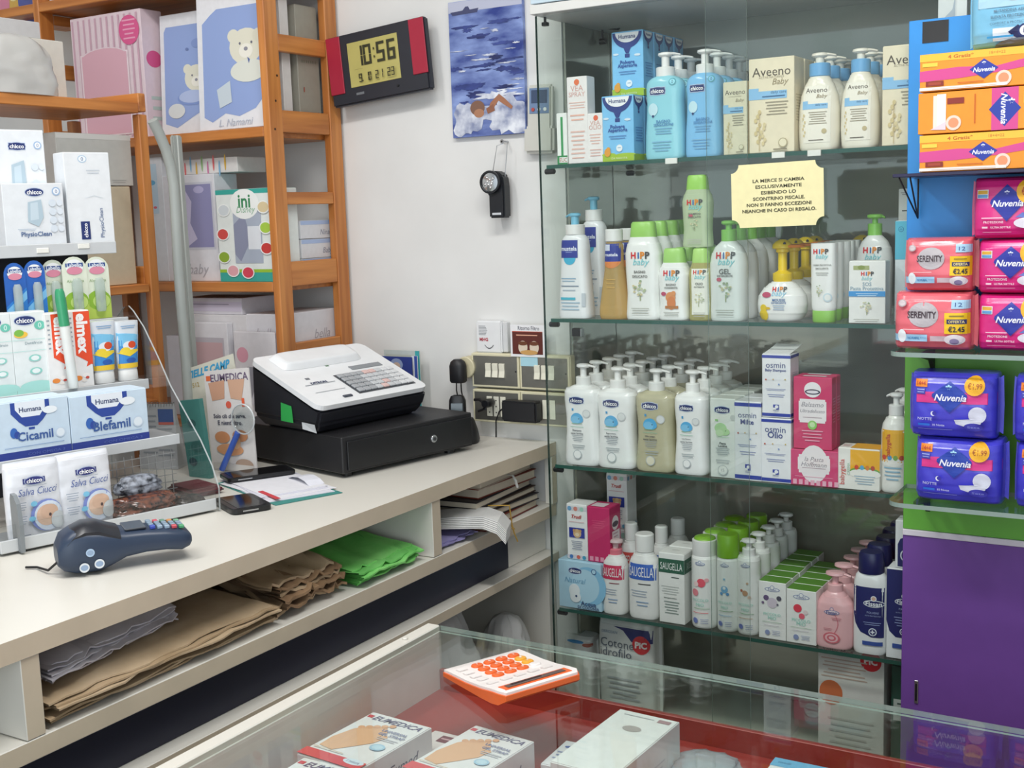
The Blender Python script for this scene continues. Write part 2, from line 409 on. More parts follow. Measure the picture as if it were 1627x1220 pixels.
cpart(B().tube([(q.x, q.y, 1.964), (q.x, q.y, q.z), (q1.x, q1.y, q1.z), (q2.x, q2.y, q2.z)], .004, BLACK).cyl((q2.x-.006, q2.y, q2.z-.004), .007, .016, BLACK, 10, 'x'), 'hanging_bracket')
q = at(866, 34, Y=2.33)
cpart(B().tube([(q.x, 2.33, 1.964), (q.x, 2.33, q.z-.004)], .003, BLACK).box(q.x-.006, 2.324, q.z-.01, q.x+.007, 2.336, q.z-.002, BLACK, bev=.001), 'hanging_bracket')
for x, y, z in ((1067, 259, S1), (1294, 244, S1), (1237, 247, S1)):
    q = at(x, y, Y=2.3165)
    tag(B().box(q.x-.013, 2.3135, z-.012, q.x+.013, 2.3182, z-.0005, card('#eeeee8'), bev=.0005).build('price_tag'), 'blank white price tag on the top glass shelf edge, under the %s' % {1067: 'blue pump bottles', 1294: 'cream pump bottles', 1237: 'large cream carton'}[x], 'tag', 'price tags on the cabinet shelf edges')
# yellow notice taped to the sliding door
a0 = at(1163, 262, Y=2.3); a1 = at(1310, 358, Y=2.3); wn = a1.x-a0.x; hn = a0.z-a1.z
pts = []
for cx, cz, a in ((-wn/2, 0, 0), (wn/2, 0, PI/2), (wn/2, hn, PI), (-wn/2, hn, 1.5*PI)):
    for i in range(7):
        g = a+PI/2*(1-i/6); pts.append((cx+.016*math.cos(g), cz+.016*math.sin(g)))
t = thing('notice', 'pale yellow notice with scalloped corners taped to the glass door, black capitals', 'sign', (a0.x+wn/2, 2.2992, a1.z))
B().prism(pts, -.0004, .0004, card('#f0e9b4')).build('paper', t)
ls = ['LA MERCE SI CAMBIA', 'ESCLUSIVAMENTE', 'ESIBENDO LO', 'SCONTRINO FISCALE.', 'NON SI FANNO ECCEZIONI', 'NEANCHE IN CASO DI REGALO.']
B().prints([('T', .02, .73-.094*i, (.56, .5, .38, .56, .7, .8)[i], s, '#45432f', {'h': .054, 'b': 1}) for i, s in enumerate(ls)], flat(.0008), wn, hn).build('lettering', t)
t.rotation_euler = (0, math.radians(-1.0), 0)

ORD = ['first', 'second', 'third', 'fourth', 'fifth', 'sixth']
def cab(xl, xr, yt, zs, Y=2.328, ym=80):
    p0 = at(xl, yt+ym, Y=Y); p1 = at(xr, yt+ym, Y=Y); top = at((xl+xr)/2, yt, Y=Y)
    return (p0.x+p1.x)/2, p1.x-p0.x, top.z-zs
def row(t, n, dy, lab, grp, skip=0, dz=0, y0=None):
    """copies of the thing t standing behind it"""
    t['label'] = lab.format(ORD[skip]); t['group'] = grp
    b0 = t.location.copy()
    for i in range(1, n):
        dup(t, (b0.x+(.0011*((i*7) % 3-1)), b0.y+i*dy, b0.z), lab.format(ORD[i+skip]))
    return t
# ------------------------------------------------------------------ top shelf
x, w_, h = cab(886, 902, 180, S1)
carton('medicine_carton', 'narrow green and white carton at the wall end of the top shelf', 'box', w_, .04, h, '#f1f3ef',
       [('R', -.5, .5, 0, .17, '#2c8a4c'), ('R', -.1, .12, .17, .93, '#3c9a5c'), ('R', -.3, .5, .03, .14, '#e9efe9'), ('T', .1, .085, .7, 'EUC', '#b03a30', {'h': .08})], loc=(x, 2.348, S1))
x, w_, h = cab(902, 934, 122, S1)
carton('spray_carton', 'tall slim white carton with coral print, next to the narrow green carton', 'box', w_, .036, h, '#f2eeec',
       [('E', .0, .94, .13, .13, '#e8764a'), ('T', 0, .87, .62, 'VEA', '#d9a8a0'), ('T', 0, .80, .8, 'SPRAY', '#d9a8a0'), ('L', 0, .70, .8, 3, .03, '#e8bfb4'), ('L', 0, .55, .7, 2, .05, '#eeb9a8'), ('L', 0, .36, .7, 6, .05, '#e8bfb4'), ('L', 0, .06, .6, 1, .03, '#e3b2a4')],
       [('L', 0, .5, .7, 8, .03, '#d8d0cc')], loc=(x, 2.346, S1))
x, w_, h = cab(934, 962, 180, S1)
carton('oil_carton', 'short white carton with coral print, in front of the taller balloon carton', 'box', w_*.9, .034, h, '#f2eeec',
       [('E', .05, .91, .15, .15, '#e86a48'), ('T', 0, .81, .62, 'VEA', '#d9a8a0'), ('T', 0, .72, .78, 'OLIO', '#d9a8a0'), ('L', 0, .56, .7, 4, .06, '#e8bfb4'), ('L', 0, .25, .7, 3, .06, '#e0b8b0')], loc=(x-.002, 2.346, S1))
x, w_, h = cab(957, 1007, 152, S1)
def human(w, h): 
    a = w/h
    return [('R', -.5, .5, 0, .105, '#a9c83c'), ('E', -.3, .105, .22, .05, '#a9c83c'), ('E', .25, .1, .3, .04, '#a9c83c')] + balloon(0, .985, .47, a) + [
        ('E', .32, .63, .1, .035, '#dbe9f4'), ('E', -.36, .66, .09, .03, '#dbe9f4'), ('T', 0, .53, .46, 'Polvere', '#2f4f9c', {'b': 1}), ('T', 0, .47, .62, 'Aspersoria', '#2f4f9c', {'b': 1}),
        ('L', 0, .38, .55, 2, .035, '#5c8cc4'), ('E', .05, .2, .1, .1, '#eef4f8'), ('L', .05, .2, .1, 1, .03, '#7fa7c4'), ('E', -.33, .14, .1, .12, '#e8a23c'), ('E', -.3, .19, .06, .06, '#e8a23c'), ('T', .05, .045, .5, 'DA NASCITA', '#e8f0c8')]
hu = carton('powder_carton', '', 'box', w_, .05, h, '#84c9f5', human(w_, h), [('R', -.5, .5, 0, .105, '#a9c83c')] + balloon(0, .985, .46, .05/h) + [('L', 0, .5, .7, 6, .04, '#4a8cc8')], loc=(x, 2.354, S1))
row(hu, 5, .0535, 'sky blue powder carton with balloon print standing on the glass top shelf, {} in line', 'balloon powder cartons, lower row')
for i in range(4):
    o = dup(hu, (x+.001*(i % 2), 2.354+.0535*(i+1), S1+h+.002), 'sky blue powder carton with balloon print stacked on another, %s in line' % ORD[i], group='balloon powder cartons, upper row')
def chicco_blue(px, yt, tint, label, n):
    x, w_, h = cab(px[0], px[1], yt, S1, 2.345); hb = h*.775
    t = thing('pump_bottle', label, 'bottle', (x, 2.358, S1))
    F = body(t, [(0, .93, 4), (.012, 1, 3.6), (.3, .985, 3.4), (.5, .93, 3.2), (.68, .9, 3.2), (.85, .95, 3), (.94, .9, 2.8), (.985, .72, 2.5), (1, .5, 2.2)], w_, .05, hb, milky(tint, .88, 'tinted_soap_'+tint[1:]))
    els = oval_mark(-.1, .82, .42, .13) + [('E', .28, .92, .085, .085, '#5aa6b4'), ('E', .28, .92, .06, .06, tint), ('T', .28, .92, .05, '0', '#3c7f94'), ('E', -.22, .6, .13, .15, '#c5e6f0'), ('E', -.22, .52, .03, .03, '#26366e'), ('T', .05, .45, .36, 'BAGNO', '#4b86b8', {'b': 1}), ('T', .05, .41, .5, 'SENSAZIONI', '#4b86b8', {'b': 1}), ('L', .05, .36, .44, 3, .03, '#6fa6cc'), ('L', .0, .2, .5, 4, .035, '#7fb4d4')]
    B().prints(els, F, w_, hb, curved=True).build('front_print', t)
    pump(t, hb, w_*.23, h*.085, h-hb, WHITE, WHITE, 0, .026, .016)
    return t
row(chicco_blue((1024, 1085), 82, '#9fe2f0', '', 3), 3, .066, 'aqua pump bottle of baby bath right beside the balloon cartons, {} in line', 'aqua pump bottles')
row(chicco_blue((1088, 1146), 77, '#8ccdf8', '', 4), 4, .066, 'sky blue pump bottle between aqua bottles and small cream carton, {} in line', 'sky blue pump bottles')
def aveeno(w, h):
    return [('T', .0, .86, .84, 'Aveeno', '#54493c'), ('T', .0, .80, .55, 'ACTIVE NATURALS', '#a39880'), ('T', .2, .74, .36, 'Baby', '#9a8a68', {'i': 1}), ('R', -.5, .34, .57, .655, '#8fc2e8'), ('R', -.5, -.28, .655, .69, '#8fc2e8'), ('T', .16, .635, .34, 'daily care', '#3f6a94'), ('L', .05, .59, .5, 1, .04, '#3f6a94'), ('L', .12, .53, .5, 5, .032, '#9d947e')] + \
        [('E', -.3+.05*math.sin(i*2.1), .12+.045*i, .035, .05, '#d8c592') for i in range(8)] + [('E', -.18+.04*math.sin(i*1.7), .1+.04*i, .03, .045, '#dccb9c') for i in range(6)] + [('R', -.27, -.255, .02, .42, '#cdb888'), ('E', .26, .1, .1, .1, '#b8ab88'), ('E', .26, .1, .08, .08, '#ece2c4'), ('L', .2, .025, .3, 1, .04, '#8b8068')]
x, w_, h = cab(1149, 1187, 130, S1)
carton('cream_carton', 'small cream carton with oat print between sky blue bottles and the large cream carton', 'box', w_, .045, h, '#efe3c6', aveeno(w_, h), loc=(x, 2.352, S1))
x, w_, h = cab(1190, 1262, 92, S1)
av = carton('cream_carton', '', 'box', w_, .06, h, '#efe3c6', aveeno(w_, h), [('L', 0, .6, .7, 10, .03, '#c8bb98')], loc=(x, 2.358, S1))
row(av, 3, .066, 'large cream baby care carton left of the cream pump bottles, {} in line', 'large cream cartons')
x, w_, h = cab(1406, 1478, 92, S1)
av2 = dup(av, (x, 2.358, S1), '', group='large cream cartons by the panel')
row(av2, 2, .066, 'large cream baby care carton cut off by the blue panel edge, {} in line', 'large cream cartons by the panel')
def aveeno_bottle(px, yt):
    x, w_, h = cab(px[0], px[1], yt, S1, 2.35); hb = h*.765
    t = thing('lotion_bottle', '', 'bottle', (x, 2.36, S1))
    F = body(t, [(0, .86, 3), (.015, .94, 2.8), (.25, 1, 2.6), (.55, .98, 2.5), (.75, .88, 2.4), (.9, .66, 2.2), (.97, .5, 2), (1, .46, 2)], w_, .052, hb, plastic('#f0ead9', .25))
    els = [('R', -.32, .34, .1, .86, '#f3eee0')] + [(e[0],)+tuple(e[1:]) for e in [('T', .0, .8, .52, 'Aveeno', '#54493c'), ('T', .14, .71, .26, 'Baby', '#9a8a68', {'i': 1}), ('R', -.34, .28, .55, .62, '#8fc2e8'), ('R', -.34, -.2, .62, .66, '#8fc2e8'), ('T', .12, .6, .26, 'daily care', '#3f6a94'), ('L', .04, .5, .44, 6, .03, '#9d947e'), ('E', .2, .25, .06, .06, '#c4b48a'), ('L', .0, .13, .36, 1, .03, '#54493c')]] + [('E', -.3+.03*math.sin(i*2.1), .2+.045*i, .02, .035, '#d8c592') for i in range(7)]
    B().prints(els, F, w_, hb, curved=True).build('front_label', t)
    pump(t, hb, w_*.25, h*.125, h-hb, plastic('#74b0e0', .3), plastic('#ebe6d8', .3), 0, .024, .016)
    return t
row(aveeno_bottle((1268, 1333), 83), 4, .066, 'cream pump bottle with light blue collar next to the large cream carton, {} in line', 'cream pump bottles')
row(aveeno_bottle((1335, 1396), 76), 3, .066, 'cream pump bottle with light blue collar nearest the blue panel, {} in line', 'cream pump bottles nearer the panel')
# ------------------------------------------------------------------ second shelf
def mustela(px, yt, Y, label, big):
    x, w_, h = cab(px[0], px[1], yt, S2, Y); hb = h*.80
    t = thing('pump_bottle', label, 'bottle', (x, Y, S2))
    F = body(t, [(0, .95, 3.5), (.012, 1, 3.2), (.3, .93, 3), (.6, .84, 2.8), (.85, .8, 2.6), (.94, .76, 2.4), (.985, .6, 2.2), (1, .42, 2)], w_, .05, hb, plastic('#eef0f2', .22))
    els = [('R', -.34, .2, .72, .93, '#2b3c98'), ('E', -.05, .72, .19, .19, '#46b4d8'), ('R', -.34, .2, .72, .93, '#2b3c98'), ('T', -.07, .83, .5, 'mustela', '#eef2ff', {'b': 1}), ('L', -.06, .785, .2, 1, .02, '#9fb0e0'), ('L', -.1, .47, .48, 2, .03, '#8fb0c8'), ('L', -.06, .38, .56, 1, .03, '#77889c'), ('L', -.08, .33, .4, 1, .03, '#a8b6c4'), ('R', -.36, .12, .22, .25, '#4fb8d0'), ('L', -.05, .18, .6, 3, .04, '#a8c2d4'), ('R', .3, .4, .14, .3, '#c4ccd4')]
    B().prints(els, F, w_, hb, curved=True).build('front_label', t)
    pump(t, hb, w_*.27, h*.09, h-hb, WHITE, plastic('#7cc0dc', .3), PI, .014, .014)
    return t
mustela((890, 941), 338, 2.352, 'white pump bottle with royal blue label, front one at the wall end of second shelf', 0)
mustela((922, 968), 312, 2.43, 'taller white pump bottle with royal blue label, behind the shorter one', 1)
x, w_, h = cab(953, 1000, 363, S2, 2.35); hb = h*.86
t = thing('oil_bottle', '', 'bottle', (x, 2.352, S2))
F = body(t, [(0, .9, 2.6), (.015, 1, 2.4), (.15, .98, 2.3), (.4, .8, 2.2), (.62, .62, 2.1), (.8, .58, 2), (.95, .56, 2), (1, .45, 2)], w_, .048, hb, milky('#f2d692', .4, 'amber_oil'))
B().prints([('R', -.27, .27, .74, .97, '#2b3c98'), ('E', 0, .74, .27, .2, '#e0894a', (PI, 2*PI)), ('R', -.24, -.02, .88, .96, '#d5dcee'), ('T', 0, .83, .42, 'mustela', '#eef2ff', {'b': 1}), ('L', 0, .5, .3, 3, .05, '#c9a55e')], F, w_, hb, curved=True).build('front_label', t)
B().cyl((0, 0, hb-.001), w_*.27, h-hb, WHITE, 24, bev=.002).build('cap', t)
row(t, 3, .07, 'amber oil bottle with white cap beside the white pump bottles, {} in line', 'amber oil bottles')
def flip(px, yt, capf, col, capcol, els, d=.045, base=S2, Y=2.35, body_m=None, name='shampoo_bottle', prof=None):
    x, w_, h = cab(px[0], px[1], yt, base, Y); hb = h*(1-capf)
    t = thing(name, '', 'bottle', (x, Y, base))
    F = body(t, prof or [(0, .9, 3.6), (.012, .97, 3.4), (.1, .95, 3.2), (.3, .9, 3), (.55, .95, 3), (.8, 1, 2.8), (.92, .86, 2.8), (1, .7, 2.8)], w_, d, hb, body_m or plastic(col, .2))
    B().prints(els, F, w_, hb, curved=True).build('front_print', t)
    k = .71
    b = B().loft([(hb-.001, w_/2*k, d/2*.78, 2.8), (hb+.002, w_/2*k*1.0, d/2*.8, 2.8), (h-.004, w_/2*k*.9, d/2*.74, 2.8), (h, w_/2*k*.8, d/2*.62, 2.8)], plastic(capcol, .3), 32); b.build('cap', t)
    return t
hp = lambda lines, sub, extra, y0=.78: hipp(0, y0, .54) + [('T', .04, y0-.09, .46, 'baby', '#7fd0d8', {'i': 1})] + [('T', 0, y0-.2-.055*i, .42 if len(s) > 6 else .32, s, '#6a6a66', {'b': 1}) for i, s in enumerate(lines)] + extra + [('L', 0, .13, .5, 3, .03, '#b8b8b0')]
t = flip((996, 1052), 352, .155, '#f4f5f2', '#9fd46a', hp(['BAGNO', 'DELICATO'], 0, tree_mark(0, .33, .22, seed=3)))
row(t, 5, .058, 'large white bath bottle with lime flip cap beside the amber oil, {} in line', 'large white lime-capped bottles')
t = flip((1049, 1098), 394, .2, '#f4f5f2', '#a6d873', hp(['BAGNO', 'FONDENTE'], 0, [('E', -.02, .4, .16, .16, '#e0955a'), ('E', .0, .3, .14, .2, '#d98248'), ('R', -.2, .22, .2, .25, '#b8763c'), ('E', -.25, .46, .09, .06, '#c04a6a'), ('E', .08, .47, .07, .07, '#e0955a')], .82))
row(t, 4, .058, 'shorter lime-capped bath bottle with orange animal print, {} in line', 'shorter white lime-capped bottles')
tall_x = t.location.x
t = flip((1097, 1134), 394, .2, '#cfd08a', '#b4e07c', [('R', -.28, .42, .1, .9, '#eff0e4')] + [(e[0], e[1]+.06)+tuple(e[2:]) if e[0] != 'L' else ('L', e[1]+.06)+tuple(e[2:]) for e in hp(['OLIO', 'NUTRIENTE'], 0, tree_mark(0, .33, .2, '#d6d8ae', seed=5), .84)], body_m=milky('#dcd68c', .55, 'pale_oil'))
row(t, 3, .06, 'slim bottle of yellowish oil with white label and lime cap, {} in line', 'yellowish oil bottles')
zc = S2 + cab(1049, 1098, 394, S2, 2.35)[2] + .0015
t = flip((1086, 1133), 278, .2, '#cfe0b4', '#a0d860', hp(['SHAMPOO', 'DELICATO'], 0, [('E', -.12, .55, .07, .05, '#d05a70')] + tree_mark(0, .36, .16, '#c6d4ac', seed=8)), base=zc, Y=2.354, body_m=milky('#d6e6c0', .7, 'pale_green_gel'), d=.04)
t['label'] = 'translucent green shampoo bottle standing on top of the lime bottle caps'
def hipp_pump(px, yt, Y, label):
    x, w_, h = cab(px[0], px[1], yt, S2, Y); hb = h*.80
    t = thing('pump_bottle', label, 'bottle', (x, Y, S2))
    F = body(t, [(0, .88, 3.4), (.012, .96, 3.2), (.3, .95, 3), (.55, .99, 2.8), (.72, 1, 2.6), (.85, .9, 2.4), (.94, .66, 2.2), (.985, .42, 2), (1, .36, 2)], w_, .05, hb, plastic('#f3f4f2', .2))
    B().prints(hp(['GEL', 'DETERGENTE'], 0, [('E', -.16, .52, .07, .05, '#d05a70')] + tree_mark(.02, .33, .2, seed=4), .82), F, w_, hb, curved=True).build('front_print', t)
    pump(t, hb, w_*.2, h*.11, h-hb, plastic('#8ccf5a', .3), plastic('#8ccf5a', .3), 0, .012, .016)
    return t
row(hipp_pump((1130, 1188), 350, 2.352, ''), 5, .06, 'white pump bottle with green pump beside yellowish oil, {} in line', 'white green-pump bottles')
hipp_pump((1362, 1418), 340, 2.47, 'white pump bottle with green pump behind the small protective paste carton')
# foam dispensers with animal-shaped yellow pumps
x, w_, h = cab(1204, 1282, 447, S2, 2.358, 40)
t = thing('foam_dispenser', '', 'bottle', (x, 2.362, S2)); YEL = plastic('#f2cf1c', .3); ORA = plastic('#ee8a2a', .35)
F = body(t, [(0, .62, 2.6), (.02, .78, 2.6), (.2, .95, 2.5), (.42, 1, 2.4), (.65, .95, 2.3), (.85, .72, 2.2), (.96, .5, 2), (1, .42, 2)], w_, .062, h, plastic('#f4f4f1', .2))
B().prints(hipp(.02, .82, .3) + [('T', .02, .7, .3, 'baby', '#8fcbe6', {'i': 1}), ('T', .02, .55, .26, 'MOUSSE', '#4f74a8', {'b': 1}), ('T', .02, .48, .3, 'DETERGENTE', '#4f74a8', {'b': 1}), ('L', .02, .4, .24, 3, .05, '#8fa8c8'), ('E', -.24, .68, .1, .055, '#c04a6a'), ('E', -.3, .34, .075, .075, '#f0cf20'), ('E', -.3, .16, .1, .12, '#f0cf20'), ('E', -.2, .34, .05, .025, '#e0b810')], F, w_, h, curved=True).build('front_print', t)
htot = S2; c0 = at(1243, 397, Y=2.362).z-S2; ctop = at(1243, 378, Y=2.362).z-S2
B().loft([(h-.002, .0165, .0165, 2), (h+.004, .0195, .0195, 2), (h+.016, .0195, .0195, 2), (h+.02, .012, .012, 2), (h+.022, .009, .009, 2), (c0-.006, .009, .009, 2), (c0-.004, .013, .013, 2), (c0+.002, .013, .013, 2)], YEL, 24).build('collar', t)
b = B().loft([(c0, .012, .01, 2), (c0+.004, .021, .017, 2), (c0+.011, .02, .017, 2), (c0+.017, .014, .012, 2), (c0+.021, .006, .006, 2)], YEL, 24)
for sy in (-1, 1): b.loft([(c0+.0115, .003, .0015, 2), (c0+.014, .003, .002, 2), (c0+.0165, .001, .001, 2)], BLACK, 10, cx=.009, cy=sy*.0152)
hd = b.build('pump_head', t)
vs = []
b = B(); T = Matrix.Translation((.018, 0, c0+.0045))
b.loft([(0, .02, .011, 2), (.0025, .024, .013, 2), (.005, .021, .012, 2), (.0065, .01, .006, 2)], ORA, 20, cx=.006, T=T).build('beak', hd)
row(t, 4, .072, 'round white foam dispenser with yellow bird-shaped pump, {} in line', 'foam dispensers with yellow pumps')
dup(t, (at(1366, 470, Y=2.56).x, 2.575, S2), 'round white foam dispenser with yellow bird-shaped pump standing behind the white tubes', group='foam dispensers with yellow pumps')
# tubes standing on green caps
x, w_, h = cab(1290, 1330, 386, S2, 2.346)
t = thing('cream_tube', '', 'tube', (x, 2.346, S2)); hc = h*.15
F = body(t, [(.0, .9, 2.3), (.02, .98, 2.3), (.3, 1, 2.6), (.7, 1.0, 3.5), (.9, 1.0, 4), (1, 1.0, 4)], w_, .032, h-hc, plastic('#f3f4f1', .22), 'tube_body')
B().prints(hipp(-.06, .88, .62) + [('T', 0, .8, .5, 'baby', '#7fd0d8', {'i': 1}), ('T', 0, .68, .72, 'CREMA PROTETTIVA', '#8a8a84', {'b': 1}), ('T', 0, .63, .5, 'EMOLLIENTE', '#8a8a84', {'b': 1}), ('L', 0, .56, .5, 2, .03, '#b8b8b0'), ('E', .22, .2, .17, .17, '#cddfe8'), ('E', .22, .2, .12, .12, '#eef1ee')] + tree_mark(-.12, .28, .16, seed=6), F, w_, h-hc, curved=True).build('front_print', t)
for ch in t.children: ch.location.z = hc
B().loft([(0, w_*.43, .0145, 2.4), (.002, w_*.455, .0155, 2.4), (hc-.002, w_*.46, .0157, 2.4), (hc, w_*.45, .0152, 2.4)], plastic('#95cf5c', .35), 32).build('cap', t)
row(t, 5, .042, 'white cream tube standing on its green cap beside the foam dispenser, {} in line', 'white cream tubes')
x, w_, h = cab(1348, 1406, 415, S2)
carton('paste_carton', 'white protective paste carton with a bright blue band, on second shelf', 'box', w_, .035, h, '#f1f2ee',
       [('R', -.38, .06, .86, .93, '#a9b27a'), ('E', -.16, .9, .1, .06, '#8a9a4e')] + hipp(0, .8, .36) + [('T', 0, .72, .3, 'baby', '#8fd0d8', {'i': 1}), ('T', 0, .635, .24, 'SOS', '#7f9fb4'), ('T', 0, .565, .9, 'Pasta Protettiva', '#7f9fb4'), ('R', -.5, .5, .435, .52, '#3f98da'), ('L', 0, .475, .6, 2, .03, '#b9dcf4')] + tree_mark(0, .22, .17, '#d8d4b4', seed=9) + [('L', 0, .06, .7, 2, .03, '#b0b0a8')], loc=(x, 2.348, S2))
x, w_, h = cab(1411, 1449, 352, S2)
carton('ointment_carton', 'tall cyan and white ointment carton turned sideways, beside the purple-blue panel', 'box', w_, .04, h, '#e9f1f3',
       [('R', -.5, .5, .62, 1, '#58c0dc'), ('R', .1, .16, .84, .96, '#1c3f6c'), ('E', -.25, .92, .12, .12, '#2f86b0'), ('E', -.25, .92, .09, .09, '#58c0dc'), ('T', -.25, .92, .13, '+', '#2f86b0'), ('T', .36, .86, .5, 'Bep', '#17365e', {'r': -PI/2, 'b': 1}), ('T', -.05, .35, .7, 'Pasta lenitiva', '#b6c4cc', {'r': PI/2})], loc=(x, 2.40, S2))
x, w_, h = cab(1428, 1466, 300, S2, 2.46)
carton('pale_carton', 'plain pale grey carton standing behind the cyan ointment carton', 'box', w_, .05, h, '#dfe0dc', [('L', -.05, .97, .7, 2, .012, '#5a5a5a'), ('R', -.35, .5, .83, .838, '#3a3a3a')], loc=(x, 2.48, S2))
# ------------------------------------------------------------------ third shelf
def chicco_white(px, yt, m, label, n, dy=.062, tone='#f5f6f5', seed=0):
    x, w_, h = cab(px[0], px[1], yt, S3, 2.352); hb = h*.79
    t = thing('pump_bottle', '', 'bottle', (x, 2.356, S3))
    w_ *= .965
    F = body(t, [(0, .9, 4), (.012, 1, 3.8), (.12, 1, 3.6), (.4, .91, 3.4), (.6, .9, 3.4), (.8, .99, 3.2), (.92, 1, 3), (.97, .9, 2.6), (1, .5, 2.2)], w_, .054, hb, m)
    els = oval_mark(-.06, .82, .42, .1) + [('R', -.2, -.15, .69, .72, '#3c9ad0'), ('E', .21, .66, .105, .105, '#c9cdd0'), ('E', .21, .66, .085, .085, '#dfe2e2'), ('E', -.06, .575, .18, .18, '#58b0e2', (0, PI)), ('E', -.06, .575, .18, .09, '#58b0e2', (PI, 2*PI)), ('E', -.1, .575, .13, .1, '#7fc4ea'), ('E', .0, .59, .016, .016, '#26466e'), ('L', -.06, .525, .3, 1, .02, '#7fb08c'), ('L', -.06, .485, .38, 1, .016, '#78b8a0'), ('T', -.06, .44, .26, ('Shampoo', 'Bagnoschiuma', 'Olio corpo', 'Latte Shampoo')[seed], '#48505c', {'b': 1}), ('T', -.06, .405, .36, 'senza lacrime', '#48505c', {'b': 1}), ('L', -.04, .375, .32, 4, .022, '#9aa2aa'), ('L', -.02, .25, .36, 2, .03, '#a4acb0'), ('E', -.05, .14, .12, .12, '#b9c0c4'), ('E', -.05, .14, .1, .1, tone)]
    B().prints(els, F, w_, hb, curved=True).build('front_print', t)
    pump(t, hb, w_*.195, h*.085, h-hb, WHITE, WHITE, 0, .024, .016)
    return t
WB = plastic('#f3f4f3', .2)
row(chicco_white((899, 956), 578, WB, '', 5, seed=0), 5, .062, 'white waisted pump bottle with blue print nearest the shelf clip, {} in line', 'white waisted pump bottles, wall file')
row(chicco_white((951, 1013), 583, WB, '', 5, seed=1), 5, .062, 'white waisted pump bottle touching the yellowish translucent bottle, {} in line', 'white waisted pump bottles, second file')
row(chicco_white((1012, 1075), 586, milky('#d9d4b4', .72, 'yellowish_gel'), '', 4, tone='#dedac2', seed=2), 4, .064, 'translucent yellowish pump bottle among the white waisted ones, {} in line', 'translucent yellowish pump bottles')
row(chicco_white((1073, 1128), 588, WB, '', 3, seed=3), 4, .064, 'white waisted pump bottle beside the green-printed carton, {} in line', 'white waisted pump bottles, carton file')
x, w_, h = cab(1128, 1168, 634, S3)
t = carton('paste_carton', '', 'box', w_, .05, h, '#eef0ec', oval_mark(-.02, .86, .6, .09) + [('E', .4, .77, .1, .11, '#d0d2d0'), ('R', -.3, -.18, .715, .74, '#9cd08c'), ('E', -.08, .63, .24, .2, '#b8dfa8'), ('E', .08, .585, .2, .14, '#b8dfa8'), ('E', -.12, .57, .16, .13, '#c8e6ba'), ('E', .12, .6, .02, .02, '#4a7a4a'), ('L', 0, .515, .5, 1, .015, '#a0d0a0'), ('T', 0, .44, .25, 'Pasta', '#50585c', {'b': 1}), ('T', 0, .405, .36, 'Lenitiva', '#50585c', {'b': 1}), ('L', 0, .37, .55, 4, .025, '#a4acb0'), ('L', 0, .22, .55, 2, .03, '#b0b6ba'), ('E', 0, .1, .2, .2, '#c4c8ca'), ('E', 0, .1, .17, .17, '#eef0ec'), ('T', 0, .1, .12, '15', '#8a9094')], [('L', 0, .6, .7, 8, .03, '#d0d4d0')], loc=(x, 2.356, S3))
row(t, 4, .055, 'pale carton with green animal print beside the white waisted bottles, {} in line', 'green-printed cartons')
def osmin(w, h, sub, dots=1):
    return [('R', -.5, .5, .94, .985, '#3346a8'), ('R', -.5, .5, .02, .07, '#3346a8'), ('T', -.02, .83, .68, 'osmin', '#3d4a86'), ('T', -.02, .745, .5 if len(sub) < 8 else .74, sub, '#4a5590', {'b': 1}), ('L', -.02, .45, .7, 2, .02, '#8f98c0'), ('L', 0, .36, .6, 2, .03, '#8f98c0'), ('E', -.36, .6, .03, .03, '#c05a4a'), ('E', -.1, .605, .025, .025, '#d0a84a'), ('E', .32, .61, .025, .025, '#c8b05a'), ('R', -.34, .3, .598, .601, '#c9c9d4'), ('E', .1, .53, .03, .03, '#8aa4d0'), ('R', -.1, .1, .13, .21, '#3346a8'), ('E', .02, .175, .06, .06, '#f0f1f4'), ('R', -.1, 0, .13, .16, '#f0f1f4'), ('L', 0, .105, .2, 1, .02, '#8f98c0')]
def osm(px, yt, z, sub, label, yy=2.352):
    x, w_, h = cab(px[0], px[1], yt, z)
    return carton('soap_carton', label, 'box', w_, .052, h, '#f0f1f4', osmin(w_, h, sub), [('R', -.5, .5, .94, .985, '#3346a8'), ('R', -.5, .5, .02, .07, '#3346a8'), ('L', 0, .7, .7, 8, .03, '#c6cada')], loc=(x, yy, z)), h
o, h = osm((1168, 1210), 638, S3, 'Milte', 'white carton with blue edge bands, between green-printed carton and the stacked pair')
row(o, 2, .058, 'white carton with blue edge bands beside the green-printed carton, {} in line', 'blue banded cartons')
o, h = osm((1209, 1257), 665, S3, 'Olio', 'white oil carton with blue bands, lower one of the stacked pair', 2.354)
o, h2 = osm((1211, 1256), 563, S3+h+.002, 'Baby Shampoo', 'white shampoo carton with blue bands, upper one of the stacked pair, lid ajar', 2.354)
f = B(); w2 = .058
for ch in o.children:
    if ch.name.startswith('top_flap'):
        q = B().prism([(-.026, h2), (-.024, h2+.001), (.03, h2+.008), (.05, h2+.012), (.05, h2+.0132), (.03, h2+.0092), (-.026, h2+.0012)], -.026, .028, card('#f0f1f4'), 'x'); m2 = q.build('open_lid', o)
        m2.data.transform(Matrix.Identity(4))
x, w_, h = cab(1256, 1331, 716, S3)
